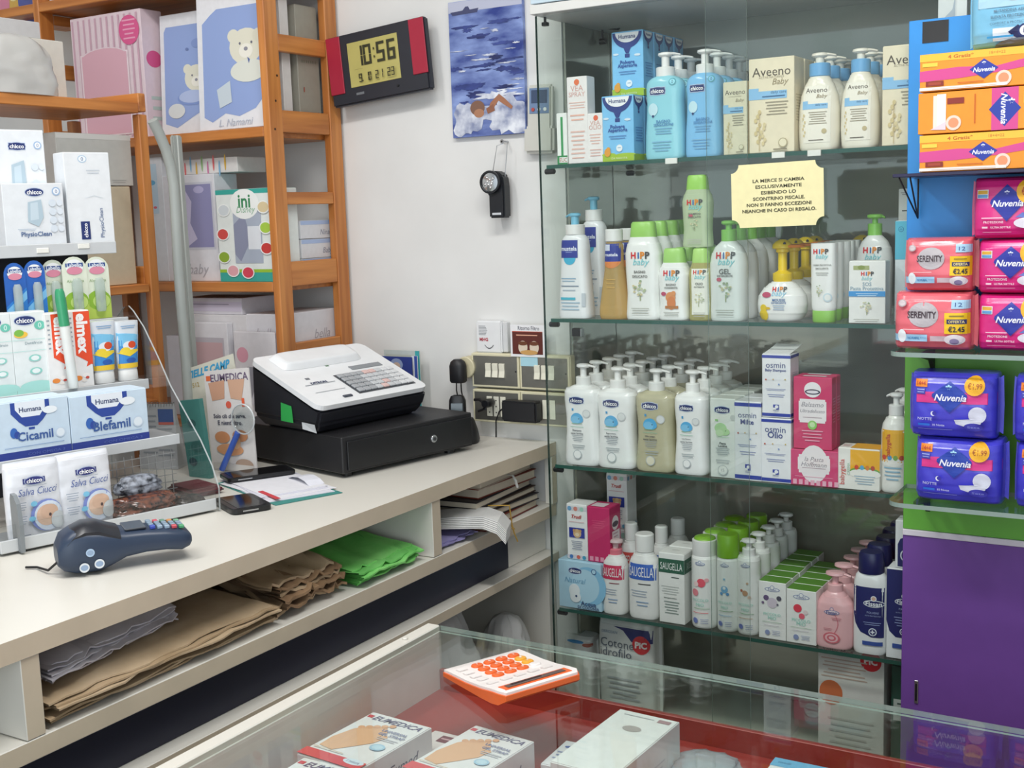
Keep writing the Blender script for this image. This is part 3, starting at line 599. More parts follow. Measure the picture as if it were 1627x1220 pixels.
carton('paste_carton', 'wide pink paste carton with white label and striped foot, under the pink balm cartons', 'box', w_, .06, h, '#d94a7c',
       [('E', 0, .62, .3, .4, '#f3ecee'), ('R', -.32, .32, .36, .88, '#f3ecee'), ('R', -.34, .34, .45, .8, '#f3ecee'), ('T', 0, .76, .4, 'la Pasta', '#8f8a94', {'i': 1}), ('T', 0, .61, .54, 'Hoffmann', '#8f8a94', {'i': 1}), ('L', 0, .5, .5, 1, .06, '#b8a4ac'), ('L', 0, .25, .8, 1, .04, '#f0a8c0')] + [('R', -.44+.125*i, -.36+.125*i, .03, .17, '#f0b4c8') for i in range(8)],
       [('L', 0, .6, .7, 5, .06, '#e88aac')], loc=(x, 2.358, S3))
h1 = h
x, w_, h = cab(1260, 1321, 600, S3+h1+.002)
t = carton('balm_carton', '', 'box', w_, .028, h, '#d63f70', [('E', 0, .83, .22, .2, '#f2eff2'), ('E', 0, .8, .2, .07, '#3a3550'), ('E', 0, .8, .16, .04, '#e8e2ea'), ('R', -.36, .36, .4, .67, '#f3ecee'), ('R', -.33, .33, .37, .7, '#f3ecee'), ('T', 0, .625, .58, 'Balsamo', '#8f8a94', {'i': 1}), ('T', 0, .535, .64, 'Ultradelicato', '#8f8a94', {'i': 1}), ('L', 0, .44, .5, 1, .03, '#b8a4ac'), ('E', 0, .34, .12, .12, '#8fce6a'), ('E', 0, .345, .07, .07, '#c8e8b0'), ('L', 0, .25, .55, 4, .045, '#f0a8c0')], [('L', 0, .7, .7, 9, .04, '#e88aac')], loc=(x, 2.345, S3+h1+.002), top=[('R', -.3, .3, .3, .8, '#e8dfe4')])
row(t, 2, .03, 'slim pink balm carton with white oval label, standing on the pink paste carton, {}', 'pink balm cartons')
x, w_, h = cab(1331, 1397, 713, S3)
carton('cream_carton', 'low white and yellow carton with red vertical lettering beside pink paste carton', 'box', w_, .05, h, '#f2f1ea',
       [('R', -.2, .5, .48, .97, '#f2b42a'), ('E', .15, .46, .36, .1, '#6fae4c'), ('E', .15, .4, .38, .12, '#f2f1ea')] + [('E', -.05+.13*i, .55, .05, .06, c) for i, c in enumerate(('#d8543c', '#5fb0d8', '#e08a3c', '#c0503c'))] + [('T', -.38, .42, .62, 'babygella', '#d85048', {'r': PI/2}), ('L', .15, .33, .5, 4, .06, '#a4bccc'), ('T', -.24, .5, .3, 'CREMA', '#9cc4b0', {'r': PI/2})], top=[('R', -.2, .5, 0, 1, '#f0b02a'), ('L', -.35, .5, .2, 2, .2, '#d8a0a0')], loc=(x, 2.354, S3))
x, w_, h = cab(1400, 1446, 624, S3, 2.35); hb = h*.78
t = thing('soap_bottle', '', 'bottle', (x, 2.354, S3))
F = body(t, [(0, .9, 2.4), (.015, 1, 2.2), (.8, 1, 2.1), (.9, .88, 2), (.96, .66, 2), (1, .46, 2)], w_, w_*.95, hb, plastic('#f2f2ec', .2), dk=1)
B().prints([('R', -.49, .49, .4, .82, '#f0b52c'), ('E', 0, .4, .49, .16, '#f2f2ec'), ('T', -.14, .62, .8, 'babygella', '#c8503c', {'r': PI/2, 'b': 1})] + [('E', -.3+.2*i, .46, .08, .09, c) for i, c in enumerate(('#d8543c', '#4f9fd0', '#7fae4c', '#c0503c'))] + [('L', 0, .32, .6, 4, .05, '#8fbcd4')], F, w_, hb, curved=True).build('front_label', t)
pump(t, hb, w_*.26, h*.1, h-hb, WHITE, WHITE, PI, .012, .013)
row(t, 2, .066, 'round white pump bottle with yellow label beside the blue packs, {} in line', 'yellow labelled pump bottles')
# ------------------------------------------------------------------ fourth shelf
x, w_, h = cab(889, 956, 893, S4)
carton('wipes_carton', 'light blue carton with white baby print at the wall end of the fourth shelf', 'box', w_, .065, h, '#b7dcf0',
       [('E', .2, .5, .42, .42, '#8cc4e6'), ('E', .12, .5, .34, .36, '#b7dcf0')] + oval_mark(-.1, .8, .3, .13) + [('E', .34, .83, .06, .06, '#3c5f94'), ('E', .34, .83, .045, .045, '#b7dcf0'), ('T', -.1, .6, .5, 'Natural', '#7fb0d0', {'i': 1}), ('E', -.12, .38, .13, .15, '#eef4f8'), ('E', -.1, .25, .13, .12, '#eef4f8'), ('E', -.08, .27, .025, .025, '#34507c'), ('T', .2, .12, .36, 'Acqua', '#4a5f86', {'b': 1}), ('T', .2, .05, .5, 'DI COLONIA', '#4a5f86', {'b': 1})],
       oval_mark(0, .82, .4, .13), loc=(x, 2.361, S4))
h1 = h
x, w_, h = cab(899, 931, 803, S4+h1+.002)
trud = [('R', -.5, .5, .885, .96, '#d8d4dc'), ('E', -.35, .92, .1, .1, '#6aa4d0'), ('E', -.05, .92, .1, .1, '#d88a7c'), ('E', .25, .92, .1, .1, '#a4d0c0'), ('R', -.5, .5, .02, .085, '#d8d4dc'), ('E', -.3, .05, .09, .09, '#4a7cc0'), ('E', .05, .05, .09, .09, '#d86a5c'), ('E', .33, .05, .09, .09, '#4a9cc0'), ('T', 0, .78, .5, 'Trudi', '#c03c34', {'i': 1, 'b': 1}), ('L', 0, .68, .75, 1, .03, '#d8b0b4'), ('R', -.38, .38, .4, .58, '#27379a'), ('E', .02, .48, .2, .2, '#d8b486'), ('E', -.13, .53, .07, .07, '#c89c6a'), ('E', .17, .53, .07, .07, '#c89c6a'), ('E', .02, .46, .1, .08, '#ecd8b8'), ('L', 0, .33, .55, 5, .035, '#8890a8')]
tr = carton('powder_carton', 'white carton with navy teddy square stacked on the light blue carton', 'box', w_, .05, h, '#f0f0f0', trud, trud[:8], loc=(x, 2.362, S4+h1+.002))
x, w_, h = cab(931, 966, 808, S4+h1+.002)
carton('soap_carton', 'magenta carton beside the white teddy carton, stacked on the light blue carton', 'box', w_, .055, h, '#c92d68', [('L', 0, .75, .6, 4, .04, '#d8507c')] + [('R', -.42+.24*i, -.26+.24*i, .02, .1, '#e89ab4') for i in range(4)],
       [('E', 0, .7, .3, .3, '#f0e6ea'), ('E', 0, .68, .27, .12, '#4a3c50'), ('R', -.3, .38, .34, .56, '#f0e2e6'), ('L', 0, .5, .45, 3, .06, '#c8a0ac')], top=[('R', -.4, .2, .1, .7, '#e4d4da')], loc=(x+.001, 2.365, S4+h1+.002))
ztr = cab(965, 1000, 775, S4, 2.44)
st = dup(tr, (ztr[0], 2.462, S4+.195), 'white teddy carton at the back of fourth shelf, on a stack behind the magenta carton')
t2 = dup(tr, (ztr[0], 2.462, S4), 'white teddy carton at the back of the fourth shelf, hidden foot of the stack')
for ch in t2.children: pass
tz = ztr[2]
t2.scale = (1.15, 1, 1.28); st.location.z = S4+h*1.28+.005
def saug(px, yt, Y, lab, col, dark, capped, txtx=0):
    x, w_, h = cab(px[0], px[1], yt, S4, Y); hb = h*(.78 if capped else .8)
    t = thing('wash_bottle', lab, 'bottle', (x, Y, S4))
    F = body(t, [(0, .93, 2.8), (.015, 1, 2.6), (.6, 1, 2.6), (.8, .98, 2.5), (.9, .86, 2.3), (.96, .66, 2), (1, .56, 2)], w_, .05, hb, plastic('#f0f0ee', .22))
    B().prints([('R', -.46, .46, .6, .84, col), ('T', 0, .72, .8, 'SAUGELLA', '#f4f4f6', {'h': .15}), ('L', .12, .53, .4, 1, .04, dark), ('L', -.06, .42, .55, 3, .04, '#a9b4c4'), ('L', .05, .25, .4, 2, .05, '#8fa8c8')], F, w_, hb, curved=True).build('front_label', t)
    if capped: B().cyl((0, 0, hb-.001), w_*.29, h-hb, WHITE, 24, bev=.003).build('cap', t)
    else:
        pump(t, hb, w_*.27, h*.075, h-hb, plastic('#e07888', .3), milky('#f0dcdc', .7, 'pinkish_cover'), PI, .008, .018)
    return t
saug((961, 998), 856, 2.352, 'white wash bottle with coral pump and red label, front of fourth shelf', '#d0355c', '#8a3a4a', False)
saug((988, 1020), 829, 2.425, 'white wash bottle with red label, behind the coral pump bottle', '#d0453c', '#8a3a4a', True)
saug((1002, 1049), 846, 2.352, 'white wash bottle with bright blue label and white cap beside green banded carton', '#2f62c0', '#26262c', True)
saug((1036, 1068), 834, 2.44, 'white capped wash bottle behind the blue labelled one, only its cap shows', '#2f62c0', '#26262c', True)
saug((1060, 1096), 822, 2.53, 'white capped wash bottle at the very back behind the green banded carton', '#2f62c0', '#26262c', True)
x, w_, h = cab(1048, 1086, 880, S4)
sg = [('R', -.5, .5, .72, .92, '#1d5a44'), ('T', 0, .815, .86, 'SAUGELLA', '#f2f4f2', {'h': .1}), ('R', .0, .3, .655, .668, '#3a4a44'), ('L', -.05, .52, .7, 4, .035, '#c0c4c0'), ('T', -.05, .36, .5, 'detergente intimo', '#4a5a54', {'b': 1}), ('L', 0, .3, .6, 5, .04, '#8a9a94')]
t = carton('wash_carton', '', 'box', w_*1.06, .05, h, '#f0f1ee', sg, [('R', -.5, .5, .72, .92, '#1d5a44'), ('T', .1, .815, .7, 'SAUGELLA', '#b8ccc2', {'h': .1})], top=[('L', 0, .5, .3, 1, .2, '#c8c8c4')], loc=(x, 2.355, S4))
row(t, 2, .056, 'tall white carton with dark green band beside the blue labelled bottle, {} in line', 'green banded cartons')
GRN = plastic('#7fb52c', .35)
def piccolo(px, yt, kind, lab, art):
    x, w_, h = cab(px[0], px[1], yt, S4, 2.35); fr = {'spray': .80, 'cap': .77, 'pump': .82}[kind]; hb = h*fr
    t = thing('baby_bottle', '', 'bottle', (x, 2.352, S4))
    F = body(t, [(0, .9, 2.1), (.012, 1, 2), (.9, 1, 2), (.96, .98, 2), (.99, .9, 2), (1, .86, 2)], w_, w_, hb, plastic('#f1f2ef', .22), dk=1)
    els = [('E', 0, .9, .2, .07, '#7f8fb4'), ('E', 0, .9, .17, .05, '#eef0f2'), ('E', 0, .925, .06, .06, '#8a9abc'), ('E', 0, .925, .04, .04, '#f0f0f0'), ('T', 0, .9, .26, 'Fissan', '#4a5f96')]
    for (ex, ey, er, c) in art: els.append(('E', ex, ey, er, er, c))
    els += [('T', 0, .4, .62, 'PICCOLO', '#8fd4c4'), ('T', 0, .335, .32, 'MIO', '#8fd4c4'), ('L', .05, .28, .6, 1, .02, '#7aa87c'), ('L', .0, .22, .6, 1, .02, art[0][3]), ('E', -.2, .11, .11, .11, '#6f7fc0'), ('L', .16, .13, .3, 3, .025, '#a4acc8')]
    B().prints(els, F, w_, hb, curved=True).build('front_print', t)
    if kind == 'spray':
        r = w_*.46
        b = B().loft([(hb-.001, r*.97, r*.97, 2), (hb+.002, r, r, 2), (h*.96, r, r, 2), (h*.965, r*.93, r*.93, 2)], WHITE, 28)
        b.build('collar', t)
        B().loft([(h*.966, r*.9, r*.9, 2), (h*.985, r*.84, r*.8, 2), (h, r*.4, r*.5, 2)], GRN, 24, cy=.003).build('spray_button', t)
    elif kind == 'cap':
        r = w_*.49
        B().loft([(hb-.001, r*.98, r*.98, 2), (hb+.001, r, r, 2), (h-.003, r*.97, r*.97, 2), (h, r*.9, r*.9, 2)], GRN, 28).build('cap', t)
    else:
        pump(t, hb, w_*.28, h*.085, h-hb, WHITE, WHITE, PI, .010, .016)
    return t
row(piccolo((1100, 1139), 851, 'spray', '', [(.05, .64, .17, '#e85a6c'), (-.2, .5, .14, '#e88a94'), (.25, .68, .08, '#f0b0b4'), (-.15, .62, .1, '#f4d8d8')]), 4, .06, 'slim white spray bottle with green button and red flower print, {} in line', 'white spray bottles with green buttons')
row(piccolo((1140, 1174), 848, 'cap', '', [(0, .58, .16, '#7cb4dc'), (-.14, .52, .07, '#5f9cd0'), (.14, .52, .07, '#5f9cd0'), (0, .6, .07, '#e8f0f4'), (0, .72, .05, '#8fc0dc')]), 4, .06, 'slim white bottle with tall lime green cap, {} in line', 'white bottles with tall green caps')
row(piccolo((1172, 1208), 856, 'pump', '', [(0, .55, .12, '#c89c7c'), (-.16, .58, .06, '#b8745c'), (.1, .68, .05, '#d0b094'), (.18, .5, .07, '#e4c8b4')]), 5, .06, 'slim white pump bottle beside the green-topped cartons, {} in line', 'slim white pump bottles')
def picart(w, h, c, art):
    return [('E', .0, .87, .28, .08, '#7f8fb4'), ('E', .0, .87, .25, .06, '#eef0f2'), ('T', .0, .87, .3, 'Fissan', '#4a5f96'), ('E', .0, .905, .08, .08, '#8a9abc'), ('E', .0, .905, .06, .06, '#f0f0f0')] + [('E', a, b, r_, r_, cc) for a, b, r_, cc in art] + [('T', 0, .44, .62, 'PICCOLO', '#8fd4c4'), ('T', 0, .375, .3, 'MIO', '#8fd4c4'), ('L', 0, .3, .7, 1, .02, '#9ab89c'), ('L', -.02, .24, .55, 1, .02, '#c4b8c8'), ('E', -.17, .12, .09, .09, '#8f9cc4'), ('L', .15, .15, .3, 3, .03, '#a4acc8')]
for px, art, lab, grp in (((1205, 1249), [(0, .64, .19, '#d4cad6'), (-.22, .72, .1, '#6a5a80'), (.25, .73, .09, '#5a5a68'), (-.34, .63, .05, '#7a6a8c'), (.2, .62, .04, '#6a6a78')], 'white carton with green lid and grey animal print beside slim pump bottle, {} in line', 'green-lidded cartons, animal print'),
                          ((1249, 1297), [(-.12, .66, .14, '#e4485a'), (.02, .52, .1, '#e8687a'), (.15, .6, .08, '#e8d8d8')], 'white carton with green lid and red drops beside the pink bottle, {} in line', 'green-lidded cartons, red drops')):
    x, w_, h = cab(px[0], px[1], 925 if px[0] < 1240 else 938, S4)
    t = carton('baby_carton', '', 'box', w_*.98, .042, h, '#f1f2ef', picart(w_, h, 0, art), [('L', .1, .7, .6, 12, .04, '#b8c0cc')], loc=(x, 2.35, S4), fm={'+z': card('#5f9438')})
    row(t, 6 if px[0] < 1240 else 5, .0435, lab, grp)
x, w_, h = cab(1296, 1357, 908, S4, 2.35); hb = h*.74; PNK = plastic('#efbcc0', .25)
t = thing('pump_bottle', '', 'bottle', (x, 2.354, S4))
F = body(t, [(0, .9, 3.2), (.015, .98, 3), (.2, 1, 3), (.7, .98, 2.8), (.82, .88, 2.6), (.92, .64, 2.3), (.98, .46, 2), (1, .42, 2)], w_, .05, hb, PNK)
sw = [(.18*math.sin(2.6*q+.6)-.02, .62-.42*q) for q in [i/12 for i in range(13)]]
B().prints([('P', [(a-.012, b) for a, b in sw] + [(a+.012, b) for a, b in sw[::-1]], '#d8808c')] + [('E', 0, .66, .2, .065, '#7f86b0'), ('E', 0, .66, .175, .05, '#f0d8dc'), ('T', 0, .66, .28, 'Fissan', '#4a5590', {'b': 1}), ('E', 0, .72, .05, .05, '#7f86b0'), ('E', 0, .72, .035, .035, '#f0c8cc'), ('L', .12, .56, .25, 2, .03, '#c87c88'), ('L', -.1, .36, .22, 2, .025, '#c87c88')] + [('E', .0, .2, .22-.05*i, .15-.035*i, '#d8707c' if i % 2 == 0 else '#eebcc2') for i in range(4)], F, w_, hb, curved=True).build('front_print', t)
pump(t, hb, w_*.2, h*.1, h-hb, PNK, PNK, 0, .022, .02)
row(t, 5, .062, 'pink pump bottle of body wash beside the green-lidded cartons, {} in line', 'pink pump bottles')
NAVY = plastic('#1e2456', .3)
def fis(w, h): return [('E', .16, .64, .3, .11, '#e9edf4'), ('E', .16, .64, .275, .09, '#222a66'), ('T', .16, .64, .46, 'Fissan', '#f2f4fa', {'b': 1}), ('E', .16, .705, .085, .085, '#e9edf4'), ('E', .16, .705, .06, .06, '#d8b49c')]
x, w_, h = cab(1357, 1411, 876, S4, 2.35); hb = h*.8
t = thing('powder_bottle', '', 'bottle', (x, 2.352, S4))
F = body(t, [(0, .92, 3), (.015, 1, 2.8), (.8, 1, 2.8), (.9, .96, 2.6), (.97, .86, 2.3), (1, .76, 2)], w_, .046, hb, plastic('#eff0f1', .22))
B().prints([('P', [(-.45, .84), (-.46, .5), (-.38, .36), (-.2, .26), (.1, .22), (.44, .22), (.45, .84)], '#222a66')] + fis(w_, hb) + [('T', .14, .53, .34, 'POLVERE', '#a9b4dc'), ('T', .14, .49, .45, 'ALTA PROTEZIONE', '#a9b4dc'), ('L', .12, .4, .5, 2, .025, '#8f9ccc'), ('E', .14, .29, .12, .12, '#dfe4f0'), ('E', .14, .29, .09, .09, '#222a66'), ('T', .14, .29, .12, '+', '#eef0f8', {'b': 2}), ('R', -.16, .42, .12, .17, '#3a56a0')], F, w_, hb, curved=True).build('front_label', t)
B().loft([(hb-.001, w_*.37, w_*.34, 2), (hb+.002, w_*.38, w_*.35, 2), (h-.005, w_*.36, w_*.33, 2), (h, w_*.32, w_*.3, 2)], NAVY, 30).build('cap', t)
row(t, 5, .062, 'white powder bottle with navy cap and navy label beside pink bottles, {} in line', 'navy capped powder bottles')
x, w_, h = cab(1408, 1458, 905, S4)
carton('paste_carton', 'navy and white paste carton at the purple panel edge of the fourth shelf', 'box', w_, .05, h, '#eef0f2', [('P', [(-.5, .99), (-.5, .42), (-.4, .3), (-.2, .24), (.2, .24), (.4, .3), (.5, .42), (.5, .99)], '#222a66')] + [(e[0], e[1]-.1)+tuple(e[2:]) for e in fis(w_, h)] + [('T', .05, .56, .3, 'PASTA', '#a9b4dc'), ('T', .05, .52, .5, 'ALTA PROTEZIONE', '#a9b4dc'), ('L', .05, .46, .6, 4, .03, '#8f9ccc'), ('E', .05, .31, .12, .12, '#dfe4f0'), ('E', .05, .31, .09, .09, '#222a66'), ('T', .05, .31, .12, '+', '#eef0f8', {'b': 2}), ('R', -.3, .4, .12, .17, '#3a56a0')], loc=(x, 2.355, S4))
h1 = h
x, w_, h = cab(1421, 1462, 829, S4+h1+.002)
carton('paste_carton', 'smaller white and navy carton standing on the navy paste carton', 'box', w_, .045, h, '#eef0f2', [('P', [(-.4, .03), (-.4, .5), (-.3, .62), (0, .68), (.3, .62), (.4, .5), (.4, .03)], '#222a66'), ('E', -.05, .54, .14, .14, '#dfe4f0'), ('E', -.05, .54, .1, .1, '#222a66'), ('T', -.05, .54, .12, '+', '#eef0f8', {'b': 2}), ('E', -.1, .27, .2, .24, '#dfe4f0'), ('E', -.1, .27, .15, .2, '#222a66'), ('R', -.05, .05, .75, .95, '#3a3f66')], loc=(x, 2.355, S4+h1+.002))
# ------------------------------------------------------------------ packs on the cabinet floor
def packF(w, d, h, pw=.5, e=6, topk=.55):
    prof = [(i/20, max(.02, (1-abs(2*i/20-1)**5)**pw*.16+.84) , e) for i in range(21)]
    return prof
def softpack(name, label, cat, w, d, h, m, front, loc, rz=0, group=None, seed=1, wr=.0016, seam=True, e=5):
    t = thing(name, label, cat, loc, rz, group)
    def rip(x, z):
        return wr*(noise.noise(Vector((x*22+seed*7, z*30, seed)))*1.3+noise.noise(Vector((x*60, z*75+seed*3, seed*2)))*.7)
    ks = [(0, .55), (.02, .72), (.06, .86), (.14, .95), (.3, 1), (.7, 1), (.86, .95), (.94, .86), (.98, .72), (1, .55)]
    P = smoothprof([(z, k, e) for z, k in ks], 34)
    secs = [(z*h, w/2*(.93+.07*k), d/2*k, ee) for z, k, ee in P]
    b = B(); b.loft(secs, m, 72, rip=rip); b.build('film_wrap', t)
    def F(x, z, ep):
        z = min(max(z, 0), h)
        for i in range(len(secs)-1):
            if secs[i][0] <= z <= secs[i+1][0]+1e-9: break
        s0, s1 = secs[i], secs[i+1]; q = (z-s0[0])/max(1e-9, s1[0]-s0[0])
        a = s0[1]+(s1[1]-s0[1])*q; bb = s0[2]+(s1[2]-s0[2])*q
        u = min(.99, abs(x)/a); x = math.copysign(min(abs(x), a*.99), x)
        return (x, -(bb*(1-u**e)**(1/e)+rip(x, z))-ep-.0007, z)
    if front: B().prints(front, F, w, h, curved=True, de=.0003).build('front_print', t)
    if seam:
        for sx in (-1, 1):
            s = B(); pts = [(sx*w*.492, .08*h), (sx*(w*.5+.006), .04*h), (sx*(w*.5+.007), .5*h), (sx*(w*.5+.005), .96*h), (sx*w*.492, .92*h)]
            s.prism(pts, -.0006, .0006, m); s.build('end_seam', t)
    return t
ZB = .386
q0 = at(947, 1015, Y=2.39); q1 = at(1036, 1015, Y=2.39); zt = at(990, 987, Y=2.39).z
softpack('cotton_pack', 'white cotton wool pack with red round mark on the cabinet floor, near the counter', 'pack', q1.x-q0.x, .08, min(zt, S4-.014)-ZB, film('#e6e7e6'),
         [('P', [(-.2, .93), (.48, .93), (.48, .8), (.14, .8), (-.02, .9)], '#2c3070'), ('E', .3, .78, .15, .15, '#d8343c'), ('T', .3, .78, .2, 'PiC', '#f2e8e8', {'b': 2}), ('T', -.26, .87, .28, 'DEROSAN', '#8a9ab4'), ('T', -.12, .765, .6, 'Cotone', '#5c6474'), ('T', -.14, .67, .56, 'idrofilo', '#5c6474'), ('L', 0, .4, .6, 5, .05, '#b8bcc4')],
         ((q0.x+q1.x)/2, 2.43, ZB), seed=3)
q0 = at(902, 1030, Y=2.42); zt = at(925, 1012, Y=2.42).z
softpack('gauze_pack', 'white pack with blue and brown printed spots beside the cotton wool pack', 'pack', .075, .07, min(zt, S4-.014)-ZB, film('#e2e3e2'), [('E', -.05, .93, .3, .05, '#3f8fd0'), ('E', .38, .9, .18, .06, '#a8503c')], (q0.x+.028, 2.445, ZB), seed=5)
q0 = at(1300, 1060, Y=2.37); q1 = at(1405, 1060, Y=2.37); zt = at(1350, 1030, Y=2.37).z
hh = min(zt, S4-.012)-ZB; ww = q1.x-q0.x
carton('gauze_carton', 'white gauze carton with red round mark on the cabinet floor below the pink bottles', 'box', ww, .07, hh, '#e4e2de',
       [('E', .3, .93, .16, .16, '#d8343c'), ('T', .3, .93, .2, 'PiC', '#f4e8e8', {'b': 2}), ('T', -.2, .975, .45, 'Soffix Med', '#6a6e74'), ('L', -.1, .9, .7, 6, .03, '#c8b0a4'), ('E', -.3, .62, .18, .2, '#d8784c'), ('L', 0, .4, .7, 5, .05, '#c8c4c0')], loc=(q0.x+ww/2, 2.405, ZB))
q0 = at(1408, 1070, Y=2.39)
carton('plaster_carton', 'dark green carton beside the white gauze carton at the purple panel', 'box', .05, .05, at(1420, 1060, Y=2.39).z-ZB, '#3f6a5c', [('R', -.4, .4, .5, .7, '#dfe4e0'), ('L', 0, .65, .5, 3, .05, '#5a6a64')], loc=(q0.x+.034, 2.42, ZB))
# ------------------------------------------------------------------ blue, green and purple wall unit beside the cabinet
PX = -.531; PY = 2.272; SY = 2.115
zR1 = at(1455, 277, Y=SY).z; zR2 = at(1440, 560, Y=SY).z; zR3 = at(1436, 800, Y=SY).z
t = thing('wall_unit', 'wall unit with blue, green and purple back panels and glass shelves of sanitary packs', 'shelving', (PX, PY, 0))
def upart(b, name):
    o = b.build(name, t); o.location = (-PX, -PY, 0); return o
ztop = at(1452, 33, Y=PY).z; zg = at(1443, 845, Y=PY).z
upart(B().box(PX, PY, zR2, .45, PY+.02, ztop, plastic('#3a96e4', .35), bev=.001, fm={'-x': plastic('#7fb0dc', .3)}), 'blue_panel')
upart(B().box(PX, PY, zg+.006, .45, PY+.02, zR2-.001, plastic('#63a83e', .35), bev=.001, fm={'-x': plastic('#cfd9c4', .3)}), 'green_panel')
upart(B().box(PX, PY-.003, zg-.006, .45, PY+.02, zg+.0055, plastic('#d9d4dc', .35), bev=.001), 'white_strip')
upart(B().box(PX, PY, .02, .45, PY+.02, zg-.0065, plastic('#6f4796', .4), bev=.001, fm={'-x': plastic('#b7aac4', .3)}), 'purple_panel')
upart(B().box(PX+.012, SY, zR1-.004, .45, PY-.001, zR1+.002, plastic('#2b2a4a', .35), bev=.001), 'metal_shelf')
def rshelf(z):
    r = .03; x0 = PX+.006
    pts = [(x0, PY-.001)] + [(x0+r-r*math.cos(PI/2*i/6), SY+r-r*math.sin(PI/2*i/6)) for i in range(7)] + [(.45, SY), (.45, PY-.001)]
    b = B(); b.prism(pts, z-.008, z, GLASS, 'z')
    n = len(pts)
    for k, f in enumerate(b.f):
        if k >= 2: b.m[k] = plastic('#8fa39b', .2)
    return upart(b, 'glass_shelf')
rshelf(zR2); rshelf(zR3)
for z, dx in ((zR2, .05), (zR3, .045)):
    upart(B().prism([(PY, z-.009), (PY-.10, z-.009), (PY-.1, z-.014), (PY-.02, z-.03), (PY, z-.05)], PX+dx-.004, PX+dx+.004, BLACK2, 'x'), 'shelf_bracket')
q = [(PX+.022, PY-.15, zR1-.005), (PX+.022, PY-.01, zR1-.075), (PX+.022, PY-.01, zR1-.005)]
upart(B().tube([q[0], q[1]], .0016, BLACK2, 6).tube([q[1], q[2]], .0016, BLACK2, 6).tube([(PX+.04, PY-.15, zR1-.005), (PX+.022, PY-.01, zR1-.075)], .0016, BLACK2, 6), 'wire_bracket')
ta = at(1466, 32, Y=PY); tb = at(1507, 65, Y=PY)
upart(B().box(ta.x, PY-.0012, tb.z, tb.x, PY-.0002, ztop-.004, film('#2c2a2a', .3)), 'black_tape')
ha = at(1456, 1098, Y=PY)
upart(B().box(ha.x-.0035, PY-.0025, ha.z-.024, ha.x+.0035, PY-.0003, ha.z+.022, STEEL, bev=.0008).box(ha.x-.0015, PY-.0032, ha.z-.018, ha.x+.0015, PY-.0024, ha.z+.016, BLACK), 'slot_plate')
q = at(1463, 15, Y=2.314)
# tall carton inside the cabinet, seen over the blue panel
q0 = at(1490, 14, Y=2.34); q1 = at(1536, 14, Y=2.34)
carton('pale_carton', 'tall white carton in the cabinet whose top shows over the blue panel', 'box', q1.x-q0.x, .06, at(1510, -20, Y=2.34).z-S1, '#e9eae8', [('P', [(-.45, .78), (.0, .86), (.1, .95), (.1, .7), (-.45, .7)], '#b9c2cc'), ('R', .16, .5, .6, 1, '#f4f4f2')], loc=((q0.x+q1.x)/2, 2.372, S1))
def rp(xl, xr, yt, yb, Y=2.14):
    ym = (yt+yb)/2; a = at(xl, ym, Y=Y); b = at(xr, ym, Y=Y)
    return (a.x+b.x)/2, b.x-a.x, at((xl+xr)/2, yt, Y=Y).z-at((xl+xr)/2, yb, Y=Y).z
# orange boxes
OR = '#f59a2e'
def orange_print():
    return [('R', -.5, .5, .8, .995, '#f4c242'), ('P', [(-.5, .55), (-.2, .6), (.1, .55), (.5, .8), (.5, .55), (.1, .38), (-.2, .3), (-.5, .27)], '#d84c92'), ('T', -.18, .89, .2, '4 Gratis*', '#c86a2a', {'h': .1, 'b': 1}), ('T', .1, .9, .12, '18+4=22', '#d88a3c', {'h': .075}),
            ('R', -.48, -.36, .66, .76, '#f0d04c'), ('P', [(.0, .76), (-.11, .5), (.0, .24), (.11, .5)], '#2b3fa4'), ('T', 0, .48, .17, 'Nuvenia', '#f0f2ff', {'i': 1, 'b': 1, 'h': .12}), ('T', 0, .64, .03, '*', '#f0f2ff', {'b': 2}), ('E', .15, .22, .06, .06, '#f3d8c8'), ('E', .15, .22, .04, .04, '#ee9a70'), ('R', -.45, -.31, .14, .27, '#8c2f24'), ('R', -.43, -.33, .17, .24, '#a8462e'), ('L', -.1, .17, .2, 1, .06, '#c8641e'), ('R', -.5, .18, .03, .11, '#f4ece4'), ('R', -.4, .1, .05, .065, '#d8b8a4')]
x, wA, hA = rp(1461, 1668, 213, 273)
z = zR1+.003
bxs = []
o1 = carton('pad_box', 'orange and pink panty liner box at the bottom of the stack on the metal shelf', 'box', wA, .12, hA, OR, orange_print(), [('R', -.5, .5, .3, .6, '#d84c92')], loc=(x, 2.2, z), top=[('R', -.5, .5, .1, .9, '#f4c242')], flap=False)
x2, w2, h2 = rp(1459, 1668, 140, 208)
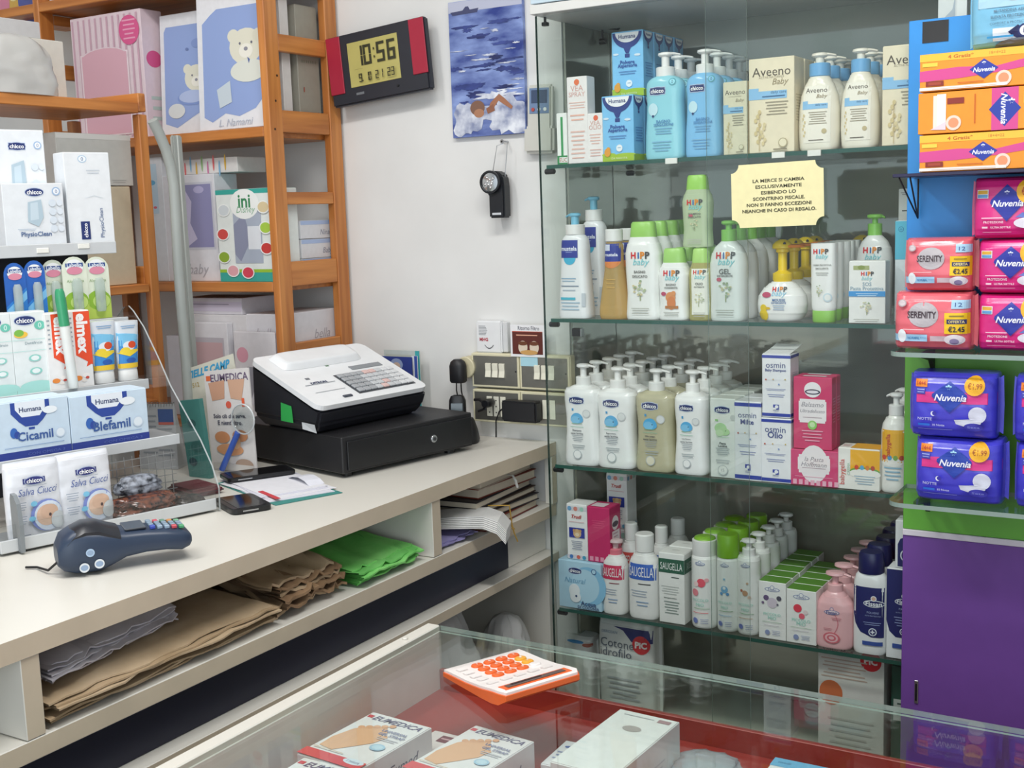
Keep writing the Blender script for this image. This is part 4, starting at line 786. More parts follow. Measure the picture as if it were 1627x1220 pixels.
o2 = carton('pad_box', 'orange box with sideways navy diamond, middle one of the stack on the metal shelf', 'box', w2, .12, h2*.98, OR,
            [('R', .07, .27, 0, 1, '#d84c92'), ('P', [(.17, .9), (.05, .5), (.17, .08), (.29, .5)], '#2b3fa4'), ('T', .165, .5, .24, 'Nuvenia', '#f0f2ff', {'r': -PI/2, 'i': 1, 'b': 1, 'h': .15}), ('T', .22, .66, .05, '*', '#f0f2ff', {'b': 2}), ('R', -.38, -.32, .1, .92, '#f0e2d4'), ('R', -.35, -.28, .1, .95, '#f7f0e8'), ('P', [(-.4, .1), (-.28, .28), (-.28, .08)], '#e8d4dc'), ('R', -.27, -.14, .7, .84, '#8c2f24'), ('E', -.22, .24, .06, .06, '#f3d8c8'), ('E', -.22, .24, .04, .04, '#ee9a70'), ('R', -.06, -.052, .2, .9, '#c8641e'), ('P', [(.5, 1), (.4, .9), (.36, .5), (.4, .1), (.5, 0)], '#f4c242'), ('T', .44, .5, .2, '4 GRATIS', '#c86a2a', {'r': -PI/2, 'b': 1, 'h': .1}), ('R', .31, .345, .6, .95, '#f0d04c')], loc=(x2, 2.2, z+hA+.002), flap=False)
x3, w3, h3 = rp(1464, 1668, 88, 138)
o3 = dup(o1, (x3, 2.2, z+hA+h2*.98+.004), 'orange and pink panty liner box, uppermost of the stack, under the light blue pack')
zt = z+hA*2+h2*.98+.006
x, w_, h = rp(1538, 1690, -75, 79)
softpack('diaper_pack', 'light blue pack with navy and grey print lying atop the orange boxes', 'pack', w_, .10, h, film('#7fc0e0'), [('R', -.5, .5, .42, 1, '#a9d0e4'), ('E', .05, .62, .3, .16, '#c4ccd2'), ('R', -.22, .3, .56, .62, '#eef2f4'), ('R', -.24, .26, .07, .2, '#e4eef4'), ('T', .02, .38, .5, 'MUTANDINA ASSORBENTE', '#5a7a90', {'b': 1}), ('T', -.05, .32, .42, 'ELEVATA PROTEZIONE', '#5a7a90', {'b': 1}), ('T', -.05, .25, .44, 'COMFORT & PROTECTION', '#5a7a90'), ('P', [(-.08, .15), (.03, .22), (.12, .14), (.05, .06)], '#232c5c'), ('E', .1, .155, .075, .075, '#26336c'), ('E', .1, .155, .055, .055, '#e8ecf4'), ('T', .1, .155, .03, 'i', '#26336c', {'b': 1, 'h': .05}), ('R', -.3, -.02, .1, .12, '#3fa4e0'), ('E', .05, .0, .28, .09, '#6a7480', (0, PI))], (x, 2.2, zt), seed=11)
# pink packs
def pinkpr(price):
    return [('R', -.44, -.28, .66, .8, '#e8ecf4'), ('R', -.43, -.29, .73, .79, '#d8a83c'), ('R', -.43, -.29, .67, .72, '#5f9cd0'), ('P', [(-.02, .88), (-.27, .6), (-.02, .28), (.25, .6)], '#2b36a0'), ('T', -.01, .57, .44, 'Nuvenia', '#f0f2ff', {'i': 1, 'b': 1}), ('T', -.02, .74, .07, '*', '#dce4ff', {'b': 2}),
            ('E', .3, .76, .19, .19, '#f2b42a'), ('T', .31, .76, .26, '€1.99', '#b8442c', {'h': .14}), ('L', -.22, .33, .3, 1, .05, '#f4c8dc'), ('T', -.2, .27, .28, 'PROTEZIONE', '#f7d8e6', {'b': 1}), ('R', -.36, -.28, .17, .2, '#f7d8e6'), ('T', -.1, .185, .28, 'ULTRA SOTTILE', '#f7d8e6', {'b': 1}), ('E', .28, .25, .2, .08, '#e9e4f0'), ('P', [(.1, .34), (.2, .42), (.45, .36), (.42, .3), (.2, .34)], '#6a7cc8'), ('L', -.15, .1, .4, 1, .03, '#f0a4c8')]
zz = zR2+.002
lab = ['hot pink pad pack with navy diamond, bottom of the stack beside the coral packs', 'hot pink pad pack with navy diamond, middle of the stack beside coral packs', 'hot pink pad pack with navy diamond, top of its stack under the metal shelf']
PINKF = film('#dd2e86', .3)
hs = []
for i, (xl, xr, yt, yb) in enumerate(((1549, 1664, 470, 562), (1550, 1666, 382, 470), (1541, 1656, 288, 388))):
    x, w_, h = rp(xl, xr, yt, yb)
    softpack('pad_pack', lab[i], 'pack', w_, .10, h*.985, PINKF, pinkpr(0), (x, 2.2, zz), rz=(.02, -.02, .05)[i], group='hot pink pad packs', seed=21+i, wr=.0014); zz += h*.985+.002
def serpr():
    return [('E', -.08, .62, .2, .17, '#b9b4b8'), ('T', -.1, .62, .38, 'SERENITY', '#4a3c44', {'b': 1, 'h': .12}), ('R', .28, .5, .73, .88, '#a9d0e8'), ('T', .37, .8, .09, '12', '#3a5a94', {'h': .07}), ('R', .2, .5, .3, .66, '#f2c81e'), ('R', .23, .47, .47, .55, '#2c3a6c'), ('T', .35, .51, .2, 'OFFERTA', '#f2e0a0', {'b': 1, 'h': .05}), ('T', .35, .38, .2, '€2.45', '#2c2a3a', {'b': 1, 'h': .1}), ('L', .35, .6, .18, 1, .05, '#8a7a2a'), ('R', -.5, -.02, .16, .28, '#9fcbe8'), ('E', -.36, .25, .06, .09, '#eaf2f6'), ('T', -.2, .22, .16, 'NORMAL', '#4a86b8', {'b': 1, 'h': .045}), ('T', -.07, .22, .09, '****', '#4a86b8', {'b': 1, 'h': .03}), ('R', .02, .24, .17, .26, '#c8b4bc'), ('E', .33, .2, .13, .07, '#dfd8de'), ('E', .33, .17, .06, .04, '#8a7ea4'), ('L', -.2, .36, .28, 1, .04, '#f4c8cc'), ('E', -.36, .82, .06, .05, '#b0a4a8'), ('E', -.36, .82, .045, .035, '#cfc4c8')]
x, w_, h = rp(1419, 1541, 467, 560)
CORAL = film('#e8707c', .25)
so = softpack('pad_pack', 'coral pack with yellow price tag, lower of the two beside hot pink packs', 'pack', w_, .10, h*.985, CORAL, serpr(), (x, 2.185, zR2+.002), rz=-.03, group='coral pad packs', seed=31, wr=.002)
x2, w2, h2 = rp(1434, 1541, 380, 466)
softpack('pad_pack', 'coral pack with yellow price tag, upper one, stacked against the blue panel', 'pack', w2, .10, h2*.985, CORAL, serpr(), (x2, 2.19, zR2+.004+h*.985), rz=.02, group='coral pad packs', seed=37, wr=.002)
# blue packs
def bluepr():
    return [('R', -.5, .5, .56, .73, '#dd3c8c'), ('R', -.42, -.28, .8, .92, '#ee8a2c'), ('T', -.35, .86, .1, '14+4', '#b8402c', {'b': 1, 'h': .06}), ('R', -.41, -.3, .69, .79, '#4a4cb4'), ('L', -.355, .755, .09, 2, .04, '#a4b0e8'), ('P', [(-.02, .9), (-.24, .68), (-.02, .42), (.2, .68)], '#1f3fa8'), ('T', -.01, .65, .37, 'Nuvenia', '#f0f2ff', {'i': 1, 'b': 1}), ('T', -.03, .8, .07, '*', '#a8dcf8', {'b': 2})] + \
        [('E', .26, .84, .115, .115, '#f2b42a'), ('T', .265, .84, .16, '€1.99', '#a8542c', {'h': .09}), ('T', -.3, .31, .17, 'NOTTE', '#c4c8f4', {'b': 1, 'h': .045}), ('R', -.38, -.24, .2, .235, '#2f6fd8'), ('T', -.14, .22, .14, '10 Notte', '#c4c8f4', {'b': 1, 'h': .035}), ('R', -.38, .02, .15, .155, '#8a90e0'), ('E', -.2, .4, .03, .03, '#e4e8f8'), ('E', -.185, .405, .026, .026, '#4440b4'),
         ('E', .3, .4, .1, .1, '#d9dcec'), ('P', [(.04, .32), (.06, .25), (.2, .2), (.34, .26), (.36, .36), (.28, .4), (.2, .28), (.1, .27)], '#d9dcec'), ('E', .26, .21, .11, .05, '#3a38a8'), ('T', .26, .21, .14, 'Seta', '#8a90e0', {'h': .03})]
BLUEF = film('#4b49cf', .28)
x, w_, h = rp(1452, 1590, 698, 802)
labs = ('royal blue night pad pack, lower one of the pair nearest the cabinet', 'royal blue night pad pack, upper one of the pair nearest the cabinet', 'royal blue night pad pack, lower one of the pair cut by the photo edge', 'royal blue night pad pack, upper one of the pair cut by the photo edge')
b1 = softpack('pad_pack', labs[0], 'pack', w_, .11, h*.97, BLUEF, bluepr(), (x, 2.19, zR3+.002), group='royal blue night packs', seed=41, wr=.0022)
x2, w2, h2 = rp(1442, 1582, 585, 696)
dup(b1, (x2, 2.19, zR3+.004+h*.97), labs[1], rz=.03)
dup(b1, (x+w_+.022, 2.19, zR3+.002), labs[2], rz=-.02)
dup(b1, (x2+w_+.028, 2.19, zR3+.004+h*.97), labs[3], rz=.015)
# ------------------------------------------------------------------ counter along the side
XC = -1.3675; ZC = 1.016; XB = -1.945
t = thing('counter', 'long cream laminate counter with open cubbies and dark blue panels', 'counter', (XC, 1.0, 0))
def kpart(b, name):
    o = b.build(name, t); o.location = (-XC, -1.0, 0); return o
Y0, Y1 = -.15, W-.003
fb = {'+x': EDGEBAND}
z2 = .869; z3 = .752; TH = .031
wt = B().prism([(XC, Y0), (XC, Y1), (XB, Y1), (XB, 2.155), (-2.188, 2.155), (-2.188, Y0)], ZC-TH, ZC, LAM, 'z'); wt.m[2] = EDGEBAND
kpart(wt, 'worktop')
kpart(B().box(XB, Y0, z2-.03, XC-.003, Y1, z2, LAM, bev=.0012, fm=fb), 'upper_shelf')
kpart(B().box(XB, Y0, z3-.022, XC, Y1, z3, LAM, bev=.0012, fm=fb), 'lower_shelf')
NVY = plastic('#171a2e', .45)
kpart(B().box(XC-.05, Y0, z3+.001, XC-.035, 2.26, z2-.031, NVY, bev=.001), 'dark_panel')
kpart(B().box(XC-.05, 2.262, z3+.001, XC-.036, Y1, z2-.031, LAM), 'end_filler')
kpart(B().box(XB, Y0, .03, XB+.02, Y1, ZC-TH-.001, LAM), 'back_panel')
for i, yy in enumerate((at(705, 882, X=XC).y-.03, at(45, 1110, X=XC).y-.005)):
    kpart(B().box(XB+.021, yy, z2+.001, XC-.003, yy+.03, ZC-TH-.001, LAM, bev=.001, fm=fb), 'divider')
kpart(B().box(XC-.36, W-.035, .03, XC-.012, Y1, z3-.023, LAM, bev=.001), 'end_panel')
kpart(B().box(XC-.02, W-.026, z2+.001, XC, Y1, ZC-TH-.001, LAM, bev=.001, fm=fb), 'corner_post')
kpart(B().box(XC-.5, .9, .03, XC-.48, Y1-.04, z3-.023, NVY), 'inner_back')
# ------------------------------------------------------------------ things on the wall
def wallpt(x, y, Y=W): return at(x, y, Y=Y)
c = [at(517, 60, Y=2.385), at(672, 27, Y=2.385), at(684, 143, Y=2.385), at(530, 170, Y=2.385)]
cw = ((c[1]-c[0]).length+(c[2]-c[3]).length)/2; ch_ = ((c[3]-c[0]).length+(c[2]-c[1]).length)/2; cen = (c[0]+c[1]+c[2]+c[3])/4
t = thing('wall_clock', 'digital wall clock with red side strips and yellowish display reading 10:56', 'clock', cen)
ang = math.atan2(c[1].z-c[0].z, c[1].x-c[0].x)
t.rotation_euler = (0, -ang-.02, 0)
CK = plastic('#2a2c34', .4)
B().box(-cw/2, 0, -ch_/2, cw/2, .022, ch_/2, CK, bev=.004, seg=2).build('clock_case', t)
B().box(-.03, .0222, -.03, .03, W-2.385-.001, .03, CK).build('wall_mount', t)
for s, z0 in ((-1, -.055), (1, -.045)):
    B().box(min(s*cw*.5, s*cw*.355), -.003, z0, max(s*cw*.5, s*cw*.355), .0005, ch_/2-.002, plastic('#a5243c', .4), bev=.001).build('red_strip', t)
dx0, dx1, dz0, dz1 = -cw*.285, cw*.23, -ch_*.27, ch_*.36
B().box(dx0, -.0015, dz0, dx1, .0005, dz1, plastic('#b9b06a', .25), bev=.0004).build('display', t)
dw, dh = dx1-dx0, dz1-dz0
F = lambda x, z, e: (dx0+dw/2+x, -.0016-e, dz0+z)
sg = []
SEG = {'0': 'abcdef', '1': 'bc', '5': 'afgcd', '6': 'afgedc', '2': 'abged', '3': 'abgcd', '9': 'abcdfg', '8': 'abcdefg'}
def digit(ch, x, y, ww, hh, th):
    o = []; k = {'a': (x, x+ww, y+hh-th, y+hh), 'd': (x, x+ww, y, y+th), 'g': (x, x+ww, y+hh/2-th/2, y+hh/2+th/2)}
    tw = th*dh/dw
    k.update({'f': (x, x+tw, y+hh/2, y+hh), 'b': (x+ww-tw, x+ww, y+hh/2, y+hh), 'e': (x, x+tw, y, y+hh/2), 'c': (x+ww-tw, x+ww, y, y+hh/2)})
    for s_ in SEG[ch]: 
        a = k[s_]; o.append(('R', a[0]+.004, a[1]-.004, a[2]+.006, a[3]-.006, '#33331f'))
    return o
for ch, x in (('1', -.36), ('0', -.19), ('5', .08), ('6', .29)): sg += digit(ch, x, .44, .165, .46, .075)
sg += [('R', .025, .05, .56, .61, '#33331f'), ('R', .025, .05, .74, .79, '#33331f')]
for ch, x in (('9', -.31), ('1', -.16), ('0', -.12), ('2', .03), ('1', .12), ('2', .27), ('3', .35)): sg += digit(ch, x, .08, .07, .2, .035)
sg += [('R', -.36, -.2, .37, .375, '#6a6638'), ('R', -.22, -.205, .08, .12, '#33331f')]
B().prints(sg, F, dw, dh).build('display_digits', t)
B().prints([('R', -.05, .05, .3, .7, '#6f7378')], lambda x, z, e: (-cw*.2+x*1, -.0002-e, -ch_*.41+z), .24, .014).build('maker_plate', t)
B().box(cw*.18, -.002, -ch_*.38, cw*.2, .001, -ch_*.355, BLACK).build('button', t)
# photo print of a swimmer at sea
p = [at(706, 17, Y=2.424), at(838, -5, Y=2.424), at(836, 211, Y=2.424), at(720, 220, Y=2.424)]
pw = (p[2]-p[3]).x; z0 = (p[3].z+p[2].z)/2; ph = .31
def f_sea(m, nt, pr):
    nz = noisy(m, nt, pr, '#8fa4d8', .3, 9, stretch=(1, 1, 2.6), detail=9, h2='#2c3d86'); pr.inputs['Roughness'].default_value = .3
SEA = mat('sea_print', f_sea)
def f_foam(m, nt, pr): noisy(m, nt, pr, '#e4e8f0', .3, 26, detail=9, h2='#7c86a8')
FOAM = mat('foam_print', f_foam)
t = thing('picture', 'unframed photo print of a swimmer crossing blue sea waves, hung on the wall', 'picture', (p[3].x+pw/2, 2.424, z0))
B().box(-pw/2, 0, 0, pw/2, .011, ph, SEA, bev=.0006).build('panel', t)
b = B(); Fp = lambda x, z, e: (x, -e, z)
b.prints([('R', -.495, .495, .92, .997, '#b4b8cc'), ('P', [(-.47, .925), (-.44, .9), (-.1, .905), (-.08, .935), (-.2, .93), (-.22, .955), (-.26, .955), (-.3, .93)], '#3f4468')], Fp, pw, ph)
rr = random.Random(2)
def wave(cx, cz, rx, rz, m, e, k=.25):
    n = 26; pts = []
    for i in range(n):
        a = 2*PI*i/n; q = 1+k*(rr.random()-.5)*2
        pts.append((min(pw*.495, max(-pw*.495, (cx+rx*q*math.cos(a))*pw)), -e, min(ph*.995, max(.001, (cz+rz*q*math.sin(a))*ph))))
    b.poly(pts, m)
DK = mat('deep_sea_print', lambda m, nt, pr: noisy(m, nt, pr, '#3a4a90', .4, 14, stretch=(1, 1, 3), detail=8, h2='#1c2658'))
for i in range(26): wave(rr.uniform(-.45, .45), rr.uniform(.22, .86), rr.uniform(.06, .17), rr.uniform(.006, .022), DK, .0006+.00002*i, .4)
for i in range(14): wave(rr.uniform(-.45, .45), rr.uniform(.3, .84), rr.uniform(.04, .12), rr.uniform(.003, .008), FOAM, .00105+.00001*i, .5)
wave(-.3, .12, .19, .12, FOAM, .0011); wave(.3, .13, .3, .13, FOAM, .0011); wave(0, .17, .3, .06, FOAM, .0012); wave(.1, .29, .3, .03, FOAM, .0012, .6)
b.prints([('E', -.14, .21, .1, .085, '#7c5a4a'), ('E', -.12, .17, .07, .05, '#a8785c'), ('P', [(.0, .18), (.04, .24), (.16, .3), (.24, .26), (.34, .2), (.32, .18), (.22, .22), (.15, .25), (.07, .19)], '#a06c50'), ('P', [(-.02, .2), (.08, .23), (.1, .18), (0, .16)], '#8c5c46')], Fp, pw, ph, e0=.0014)
b.build('photo_print', t)
B().cyl((0, .0, ph-.004), .003, .008, STEEL, 10, 'y').build('nail', t)
# torch on a nail
q = at(790, 300, Y=2.42); q = Vector((at(795, 305, Y=2.41).x, 2.405, at(797, 346, Y=2.41).z))
t = thing('torch', 'black square-bodied torch with round lens hanging from a nail by a wire', 'torch', q, 0)
TB = plastic('#1b1d22', .35)
b = B()
ol = [(-.021, 0), (.021, 0), (.021, .075), (.018, .095), (.006, .106), (-.012, .108), (-.03, .1), (-.036, .085), (-.032, .066), (-.021, .055)]
b.prism(ol, -.014, .016, TB); o = b.build('torch_body', t)
bm = bmesh.new(); bm.from_mesh(o.data); bmesh.ops.bevel(bm, geom=bm.edges[:], offset=.0035, segments=2, affect='EDGES', clamp_overlap=True); bm.to_mesh(o.data); bm.free()
hd = B().loft([(0, .024, .024, 2), (.008, .0265, .0265, 2), (.012, .0265, .0265, 2), (.0125, .0225, .0225, 2), (.008, .021, .021, 2)], TB, 28, caps=False, T=Matrix.Translation((-.011, -.012, .082)) @ Matrix.Rotation(PI/2, 4, 'X')).build('lens_ring', t)
b = B().loft([(.0, .0212, .0212, 2), (.002, .021, .021, 2), (.0035, .012, .012, 2), (.004, .003, .003, 2)], metal('#d8dadc', .12), 24, T=Matrix.Translation((-.011, -.020, .082)) @ Matrix.Rotation(PI/2, 4, 'X'))
for i in range(9):
    a = i*.7; r_ = .013*(1 if i % 2 else .5)
    b.loft([(0, .004, .004, 2), (.003, .0025, .0025, 2), (.004, .0008, .0008, 2)], metal('#f0f2f4', .05), 6, cx=0, cy=0, T=Matrix.Translation((-.011+r_*math.cos(a), -.022, .082+r_*math.sin(a))) @ Matrix.Rotation(PI/2, 4, 'X'), smooth=False)
b.build('lens', t)
B().prints([('R', -.2, .2, .1, .5, '#c4c8cc')], lambda x, z, e: (x, -.0142-e, .006+z), .06, .012).build('maker_plate', t)
nz = at(798, 228, Y=2.41).z-q.z; nx = at(798, 228, Y=2.41).x-q.x
B().tube([(-.016, 0, .104), (nx-.014, .004, nz-.004), (nx, .012, nz), (nx+.014, .004, nz-.002), (.017, 0, .094)], .0009, STEEL, 6).build('hanging_wire', t)
n = tag(B().cyl((0, 0, 0), .0022, .03, STEEL, 10, 'y').cyl((0, 0, 0), .005, .0015, STEEL, 12, 'y').build('nail'), 'steel nail in the white wall holding the black torch', 'nail'); n.location = (q.x+nx, 2.408, q.z+nz+.0045)
# air conditioner remote in its holder
a0 = at(838, 245, Y=2.42); a1 = at(884, 245, Y=2.42); zt = at(862, 134, Y=2.42).z
t = thing('remote_control', 'grey-white air conditioner remote in a wall holder beside the glass cabinet', 'remote', ((a0.x+a1.x)/2-.004, 2.414, a0.z)); wR = (a1.x-a0.x)*.86; hR = zt-a0.z
RC = plastic('#c9c8c0', .4)
B().box(-wR/2, 0, .03, wR/2, .016, hR, RC, bev=.005, seg=2).build('remote_body', t)
B().box(-wR*.38, -.0012, hR*.58, wR*.40, .001, hR*.95, plastic('#6f86a8', .3), bev=.0006).build('button_field', t)
B().box(-wR*.3, -.002, hR*.73, wR*.34, .0, hR*.92, plastic('#41506c', .15), bev=.0006).build('screen', t)
for i, c_ in enumerate(('#b04a44', '#d8dcd8', '#d8dcd8')): B().cyl((-wR*.22+wR*.24*i, .0002, hR*.64), .0042, .0024, plastic(c_, .4), 14, 'y').build('button', t).location.y = -.0032
B().box(-wR*.6, -.004, 0, wR*.6, .021, hR*.4, RC, bev=.006, seg=2).build('holder', t)
t.rotation_euler = (0, math.radians(2), 0)
# doorbell chime
a0 = at(757, 560, Y=2.415); a1 = at(805, 560, Y=2.415); zt = at(780, 510, Y=2.415).z; wD = a1.x-a0.x; hD = zt-a0.z
t = thing('chime_box', 'small white plastic chime box with red letters above the switch plates', 'chime', ((a0.x+a1.x)/2, 2.416, a0.z))
CH = plastic('#e4e5e6', .35)
B().box(-wD/2, 0, 0, wD*.34, W-2.416-.001, hD, CH, bev=.003, seg=2).build('chime_case', t)
B().box(wD*.341, .004, .002, wD/2, W-2.416-.001, hD-.002, plastic('#d2d3d4', .4), bev=.002).build('side_shell', t)
b = B()
for i in range(7): b.box(-wD*.4, -.0006, hD*(.56+.045*i), -wD*(.12+.02*abs(3-i)), .0003, hD*(.575+.045*i), plastic('#8a8d92', .5))
b.build('speaker_grille', t)
B().prints([('T', -.24, .42, .28, 'MHG', '#b04450', {'b': 2})] + [('P', [(-.22+.05*i, .16+.012*(i-3)**2), (-.17+.05*i, .16+.012*(i-2)**2), (-.17+.05*i, .13+.012*(i-2)**2), (-.22+.05*i, .13+.012*(i-3)**2)], '#5a5c60') for i in range(6)], lambda x, z, e: (x, -e, z), wD, hD).build('front_print', t)
# calendar / postcards behind
a0 = at(812, 566, Y=2.405); zt = at(830, 516, Y=2.405).z; hh = zt-a0.z
t = thing('postcard', 'postcard with two coffee cups on dark red leaning over the switch plates', 'card', (a0.x+.045, 2.405, a0.z))
B().box(-.045, 0, 0, .05, .0012, hh, card('#e8e8ea')).build('card_sheet', t)
B().prints([('R', -.42, .44, .08, .78, '#5c241c'), ('T', .05, .9, .6, 'Ritorno Filtro', '#3a3a4c', {'h': .12}), ('R', -.42, .44, .78, .8, '#c05a4a'), ('E', -.12, .3, .13, .16, '#d8c8b4'), ('E', .2, .3, .13, .16, '#d8c8b4'), ('E', -.12, .42, .13, .05, '#6a3c24'), ('E', .2, .42, .13, .05, '#6a3c24'), ('E', .05, .14, .25, .06, '#c89a5c'), ('L', 0, .66, .6, 1, .1, '#d8a088')], lambda x, z, e: (x, -e, z), .095, hh).build('card_print', t)
a0 = at(840, 572, Y=2.41); 
t = thing('sticky_note', 'pale blue sticky note on top of the upper switch plate', 'note', (a0.x, 2.4065, a0.z-.002)); B().box(-.02, 0, -.012, .026, .0006, .02, card('#a9d4e0')).build('note_sheet', t)
# switch plates
def plates(zb, zt, label, kind):
    xa = at(750, 590, Y=2.41).x; xb = at(906, 590, Y=2.41).x
    t = thing('switch_plate', label, 'switch', (xa, 2.408, zb)); hp_ = zt-zb; wp = xb-xa
    IV = plastic('#d9d3b4', .45)
    b = B().box(0, .004, 0, wp, W-2.408-.001, hp_, IV, bev=.002)
    b.build('backbox', t)
    for k in range(2):
        x0 = .004+k*wp/2; x1 = wp/2-.002+k*wp/2
        fr = B().box(x0-.003, 0, .001, x1+.001, .0035, hp_-.001, IV, bev=.001).build('frame', t)
        B().box(x0+.002, -.001, .006, x1-.004, .0005, hp_-.006, metal('#9a9890', .45), bev=.0005).build('face_plate', t)
        for i in range(3):
            xc = (x0+x1)/2+(i-1)*.019
            if kind == 0:
                B().prism([(-.0012, hp_*.3), (-.006, hp_*.32), (-.003, hp_*.5), (-.0045, hp_*.7), (-.0012, hp_*.72)], xc-.0075, xc+.0075, plastic('#e9e6d4', .35), 'x').build('rocker', t)
            elif k == 0 and i < 3:
                s = B().box(xc-.0075, -.003, hp_*.2, xc+.0075, -.0012, hp_*.8, plastic('#e0ddcc' if i != 1 else '#d4d2c4', .4), bev=.0006).build('socket', t)
                hb_ = B()
                for q_ in range(3): hb_.cyl((xc, -.0034, hp_*(.32+.18*q_)), .0017, .0006, BLACK, 8, 'y')
                hb_.build('socket_hole', s)
            elif k == 1 and i != 0:
                B().box(xc-.0075, -.003, hp_*.22, xc+.0075, -.0012, hp_*.78, plastic('#e9e6d4', .35), bev=.0006).build('rocker', t)
        B().cyl((x1-.0075, -.0018, hp_*.5), .002, .001, BLACK, 8, 'y').build('screw', t)
    return t
zA = at(825, 563, Y=2.41).z; zB = at(825, 618, Y=2.41).z; zC = at(825, 621, Y=2.41).z; zD = at(825, 674, Y=2.41).z
plates(zB, zA, 'upper metal switch plate with ivory frames and six rocker switches', 0)
plates(zD, zC, 'lower metal switch plate with sockets and a black adapter plugged in', 1)
# adapters and cables
q = at(727, 588, Y=2.38)
t = thing('plug_adapter', 'round black plug adapter on ivory base, hanging at the edge of the switch plates', 'plug', (q.x, 2.40, q.z))
B().cyl((.008, .0, .004), .026, W-2.40-.001, plastic('#cfc7a6', .45), 24, 'y', .002).build('ivory_base', t)
B().loft([(-.03, .017, .014, 3), (-.026, .02, .016, 3), (.01, .021, .017, 2.4), (.02, .018, .015, 2.2), (.026, .01, .01, 2)], BLACK2, 24, cy=-.018).build('adapter_body', t)
B().tube([(-.006, -.018, -.03), (-.008, -.016, -.05), (-.014, .0, -.08), (-.022, .012, -.12)], .0016, BLACK).tube([(.007, -.018, -.03), (.006, -.016, -.05), (.002, .0, -.09)], .0016, BLACK).build('cable', t)
q0 = at(801, 668, Y=2.385); q1 = at(856, 668, Y=2.385); zt = at(830, 637, Y=2.385).z
t = thing('power_adapter', 'black rectangular power adapter plugged into the lower plate with a hanging cable', 'adapter', ((q0.x+q1.x)/2, 2.385, q0.z)); wq = q1.x-q0.x
B().box(-wq/2, -.012, 0, wq/2, .018, zt-q0.z, BLACK2, bev=.004, seg=2).build('adapter_body', t)
B().tube([(-wq/2, 0, .03), (-wq/2-.015, .004, .02), (-wq/2-.03, .012, -.005), (-wq/2-.034, .016, -.045)], .002, BLACK).build('cable', t)
q = at(772, 640, Y=2.385)
t = thing('plug', 'two black angled plugs bunched in the sockets behind the cordless handset', 'plug', (q.x, 2.39, q.z))
B().loft([(0, .008, .008, 2.5), (.012, .012, .01, 2.5), (.03, .012, .01, 2.5), (.034, .009, .008, 2.4)], BLACK, 16, T=Matrix.Translation((.006, .014, 0)) @ Matrix.Rotation(PI/2, 4, 'X')).build('plug_body', t)
B().tube([(-.03, -.006, .006), (-.012, -.012, .008), (.004, -.016, .0), (.004, -.017, -.012), (-.018, -.008, -.02)], .0042, BLACK, 10).build('cable', t)
# ------------------------------------------------------------------ cash drawer and register
FL = Vector((-1.576, 1.908)); FR = Vector((-1.494, 2.275)); LB = Vector((-1.963, 2.066))
u = (FR-FL).normalized(); aD = math.atan2(u.y, u.x); wD = (FR-FL).length; nb = Vector((-u.y, u.x)); dD = min(.40, (LB-FL).dot(nb)); 
t = thing('cash_box', 'black steel cash drawer with a chrome lock under the cash register', 'cash box', (FL.x, FL.y, ZC+.0005), aD)
hD = .087
B().box(0, .004, .010, wD, dD, hD, BLACK2, bev=.002).build('drawer_case', t)
B().box(.012, 0, .016, wD-.006, .0045, hD-.010, BLACK, bev=.0008).build('drawer_front', t)
B().cyl((wD*.67, 0.001, .046), .0085, .006, STEEL, 20, 'y', .001).cyl((wD*.67, -.001, .046), .004, .004, metal('#5c5d60', .3), 14, 'y').build('lock', t).location.y = -.005
for x_, y_ in ((.03, .03), (wD-.05, .03), (.03, dD-.04), (wD-.05, dD-.04)): B().cyl((x_, y_, 0), .012, .0105, BLACK, 14).build('foot', t)
# register: stands on the drawer, wedge body with white top
ro = Vector((-1.633, 1.9086)); th = 1.4314; wR = .327; ru = Vector((math.cos(th), math.sin(th)))
t = thing('cash_register', 'white-topped black cash register with grey keypad, on the black cash drawer', 'register', (ro.x, ro.y, ZC+hD+.0012), th)
dR = .215; zf = 1.1655-ZC-hD; zb = 1.235-ZC-hD; sl = (zb-zf)/.166
RB = plastic('#202127', .4); RW = plastic('#e6e8ea', .32)
zt = lambda y: zf+sl*y
b = B()   # black tub: narrower foot, flaring to the tilted rim
def ring(pts): return pts
vs = [(.012, .03, 0), (wR-.012, .03, 0), (wR-.012, dR, 0), (.03, dR, 0), (.002, .012, .02), (wR-.002, .012, .02), (wR-.002, dR+.006, .03), (.002, dR+.006, .03), (0, 0, zf-.012), (wR, 0, zf-.012), (wR, dR, zt(dR)-.012), (0, dR, zt(dR)-.012)]
fs = [(3, 2, 1, 0), (8, 9, 10, 11)] + [(a+i, a+(i+1) % 4, a+4+(i+1) % 4, a+4+i) for a in (0, 4) for i in range(4)]
b.add(vs, fs, RB); o = b.build('register_base', t)
bm = bmesh.new(); bm.from_mesh(o.data); bmesh.ops.bevel(bm, geom=bm.edges[:], offset=.006, segments=2, affect='EDGES', clamp_overlap=True); bm.to_mesh(o.data); bm.free()
R_ = Matrix.Translation((0, 0, zf)) @ Matrix.Rotation(math.atan(sl), 4, 'X'); Ls = dR*math.sqrt(1+sl*sl)
r = .02
pts = []
for cx, cy, a in ((wR+.003-r, -.003+r, -PI/2), (wR+.003-r, Ls-r, 0), (-.003+r, Ls-r, PI/2), (-.003+r, -.003+r, PI)):
    for i in range(6): pts.append((cx+r*math.cos(a+PI/2*i/5), cy+r*math.sin(a+PI/2*i/5)))
B().prism(pts, -.011, 0, RW, 'z', T=R_).build('top_cover', t)
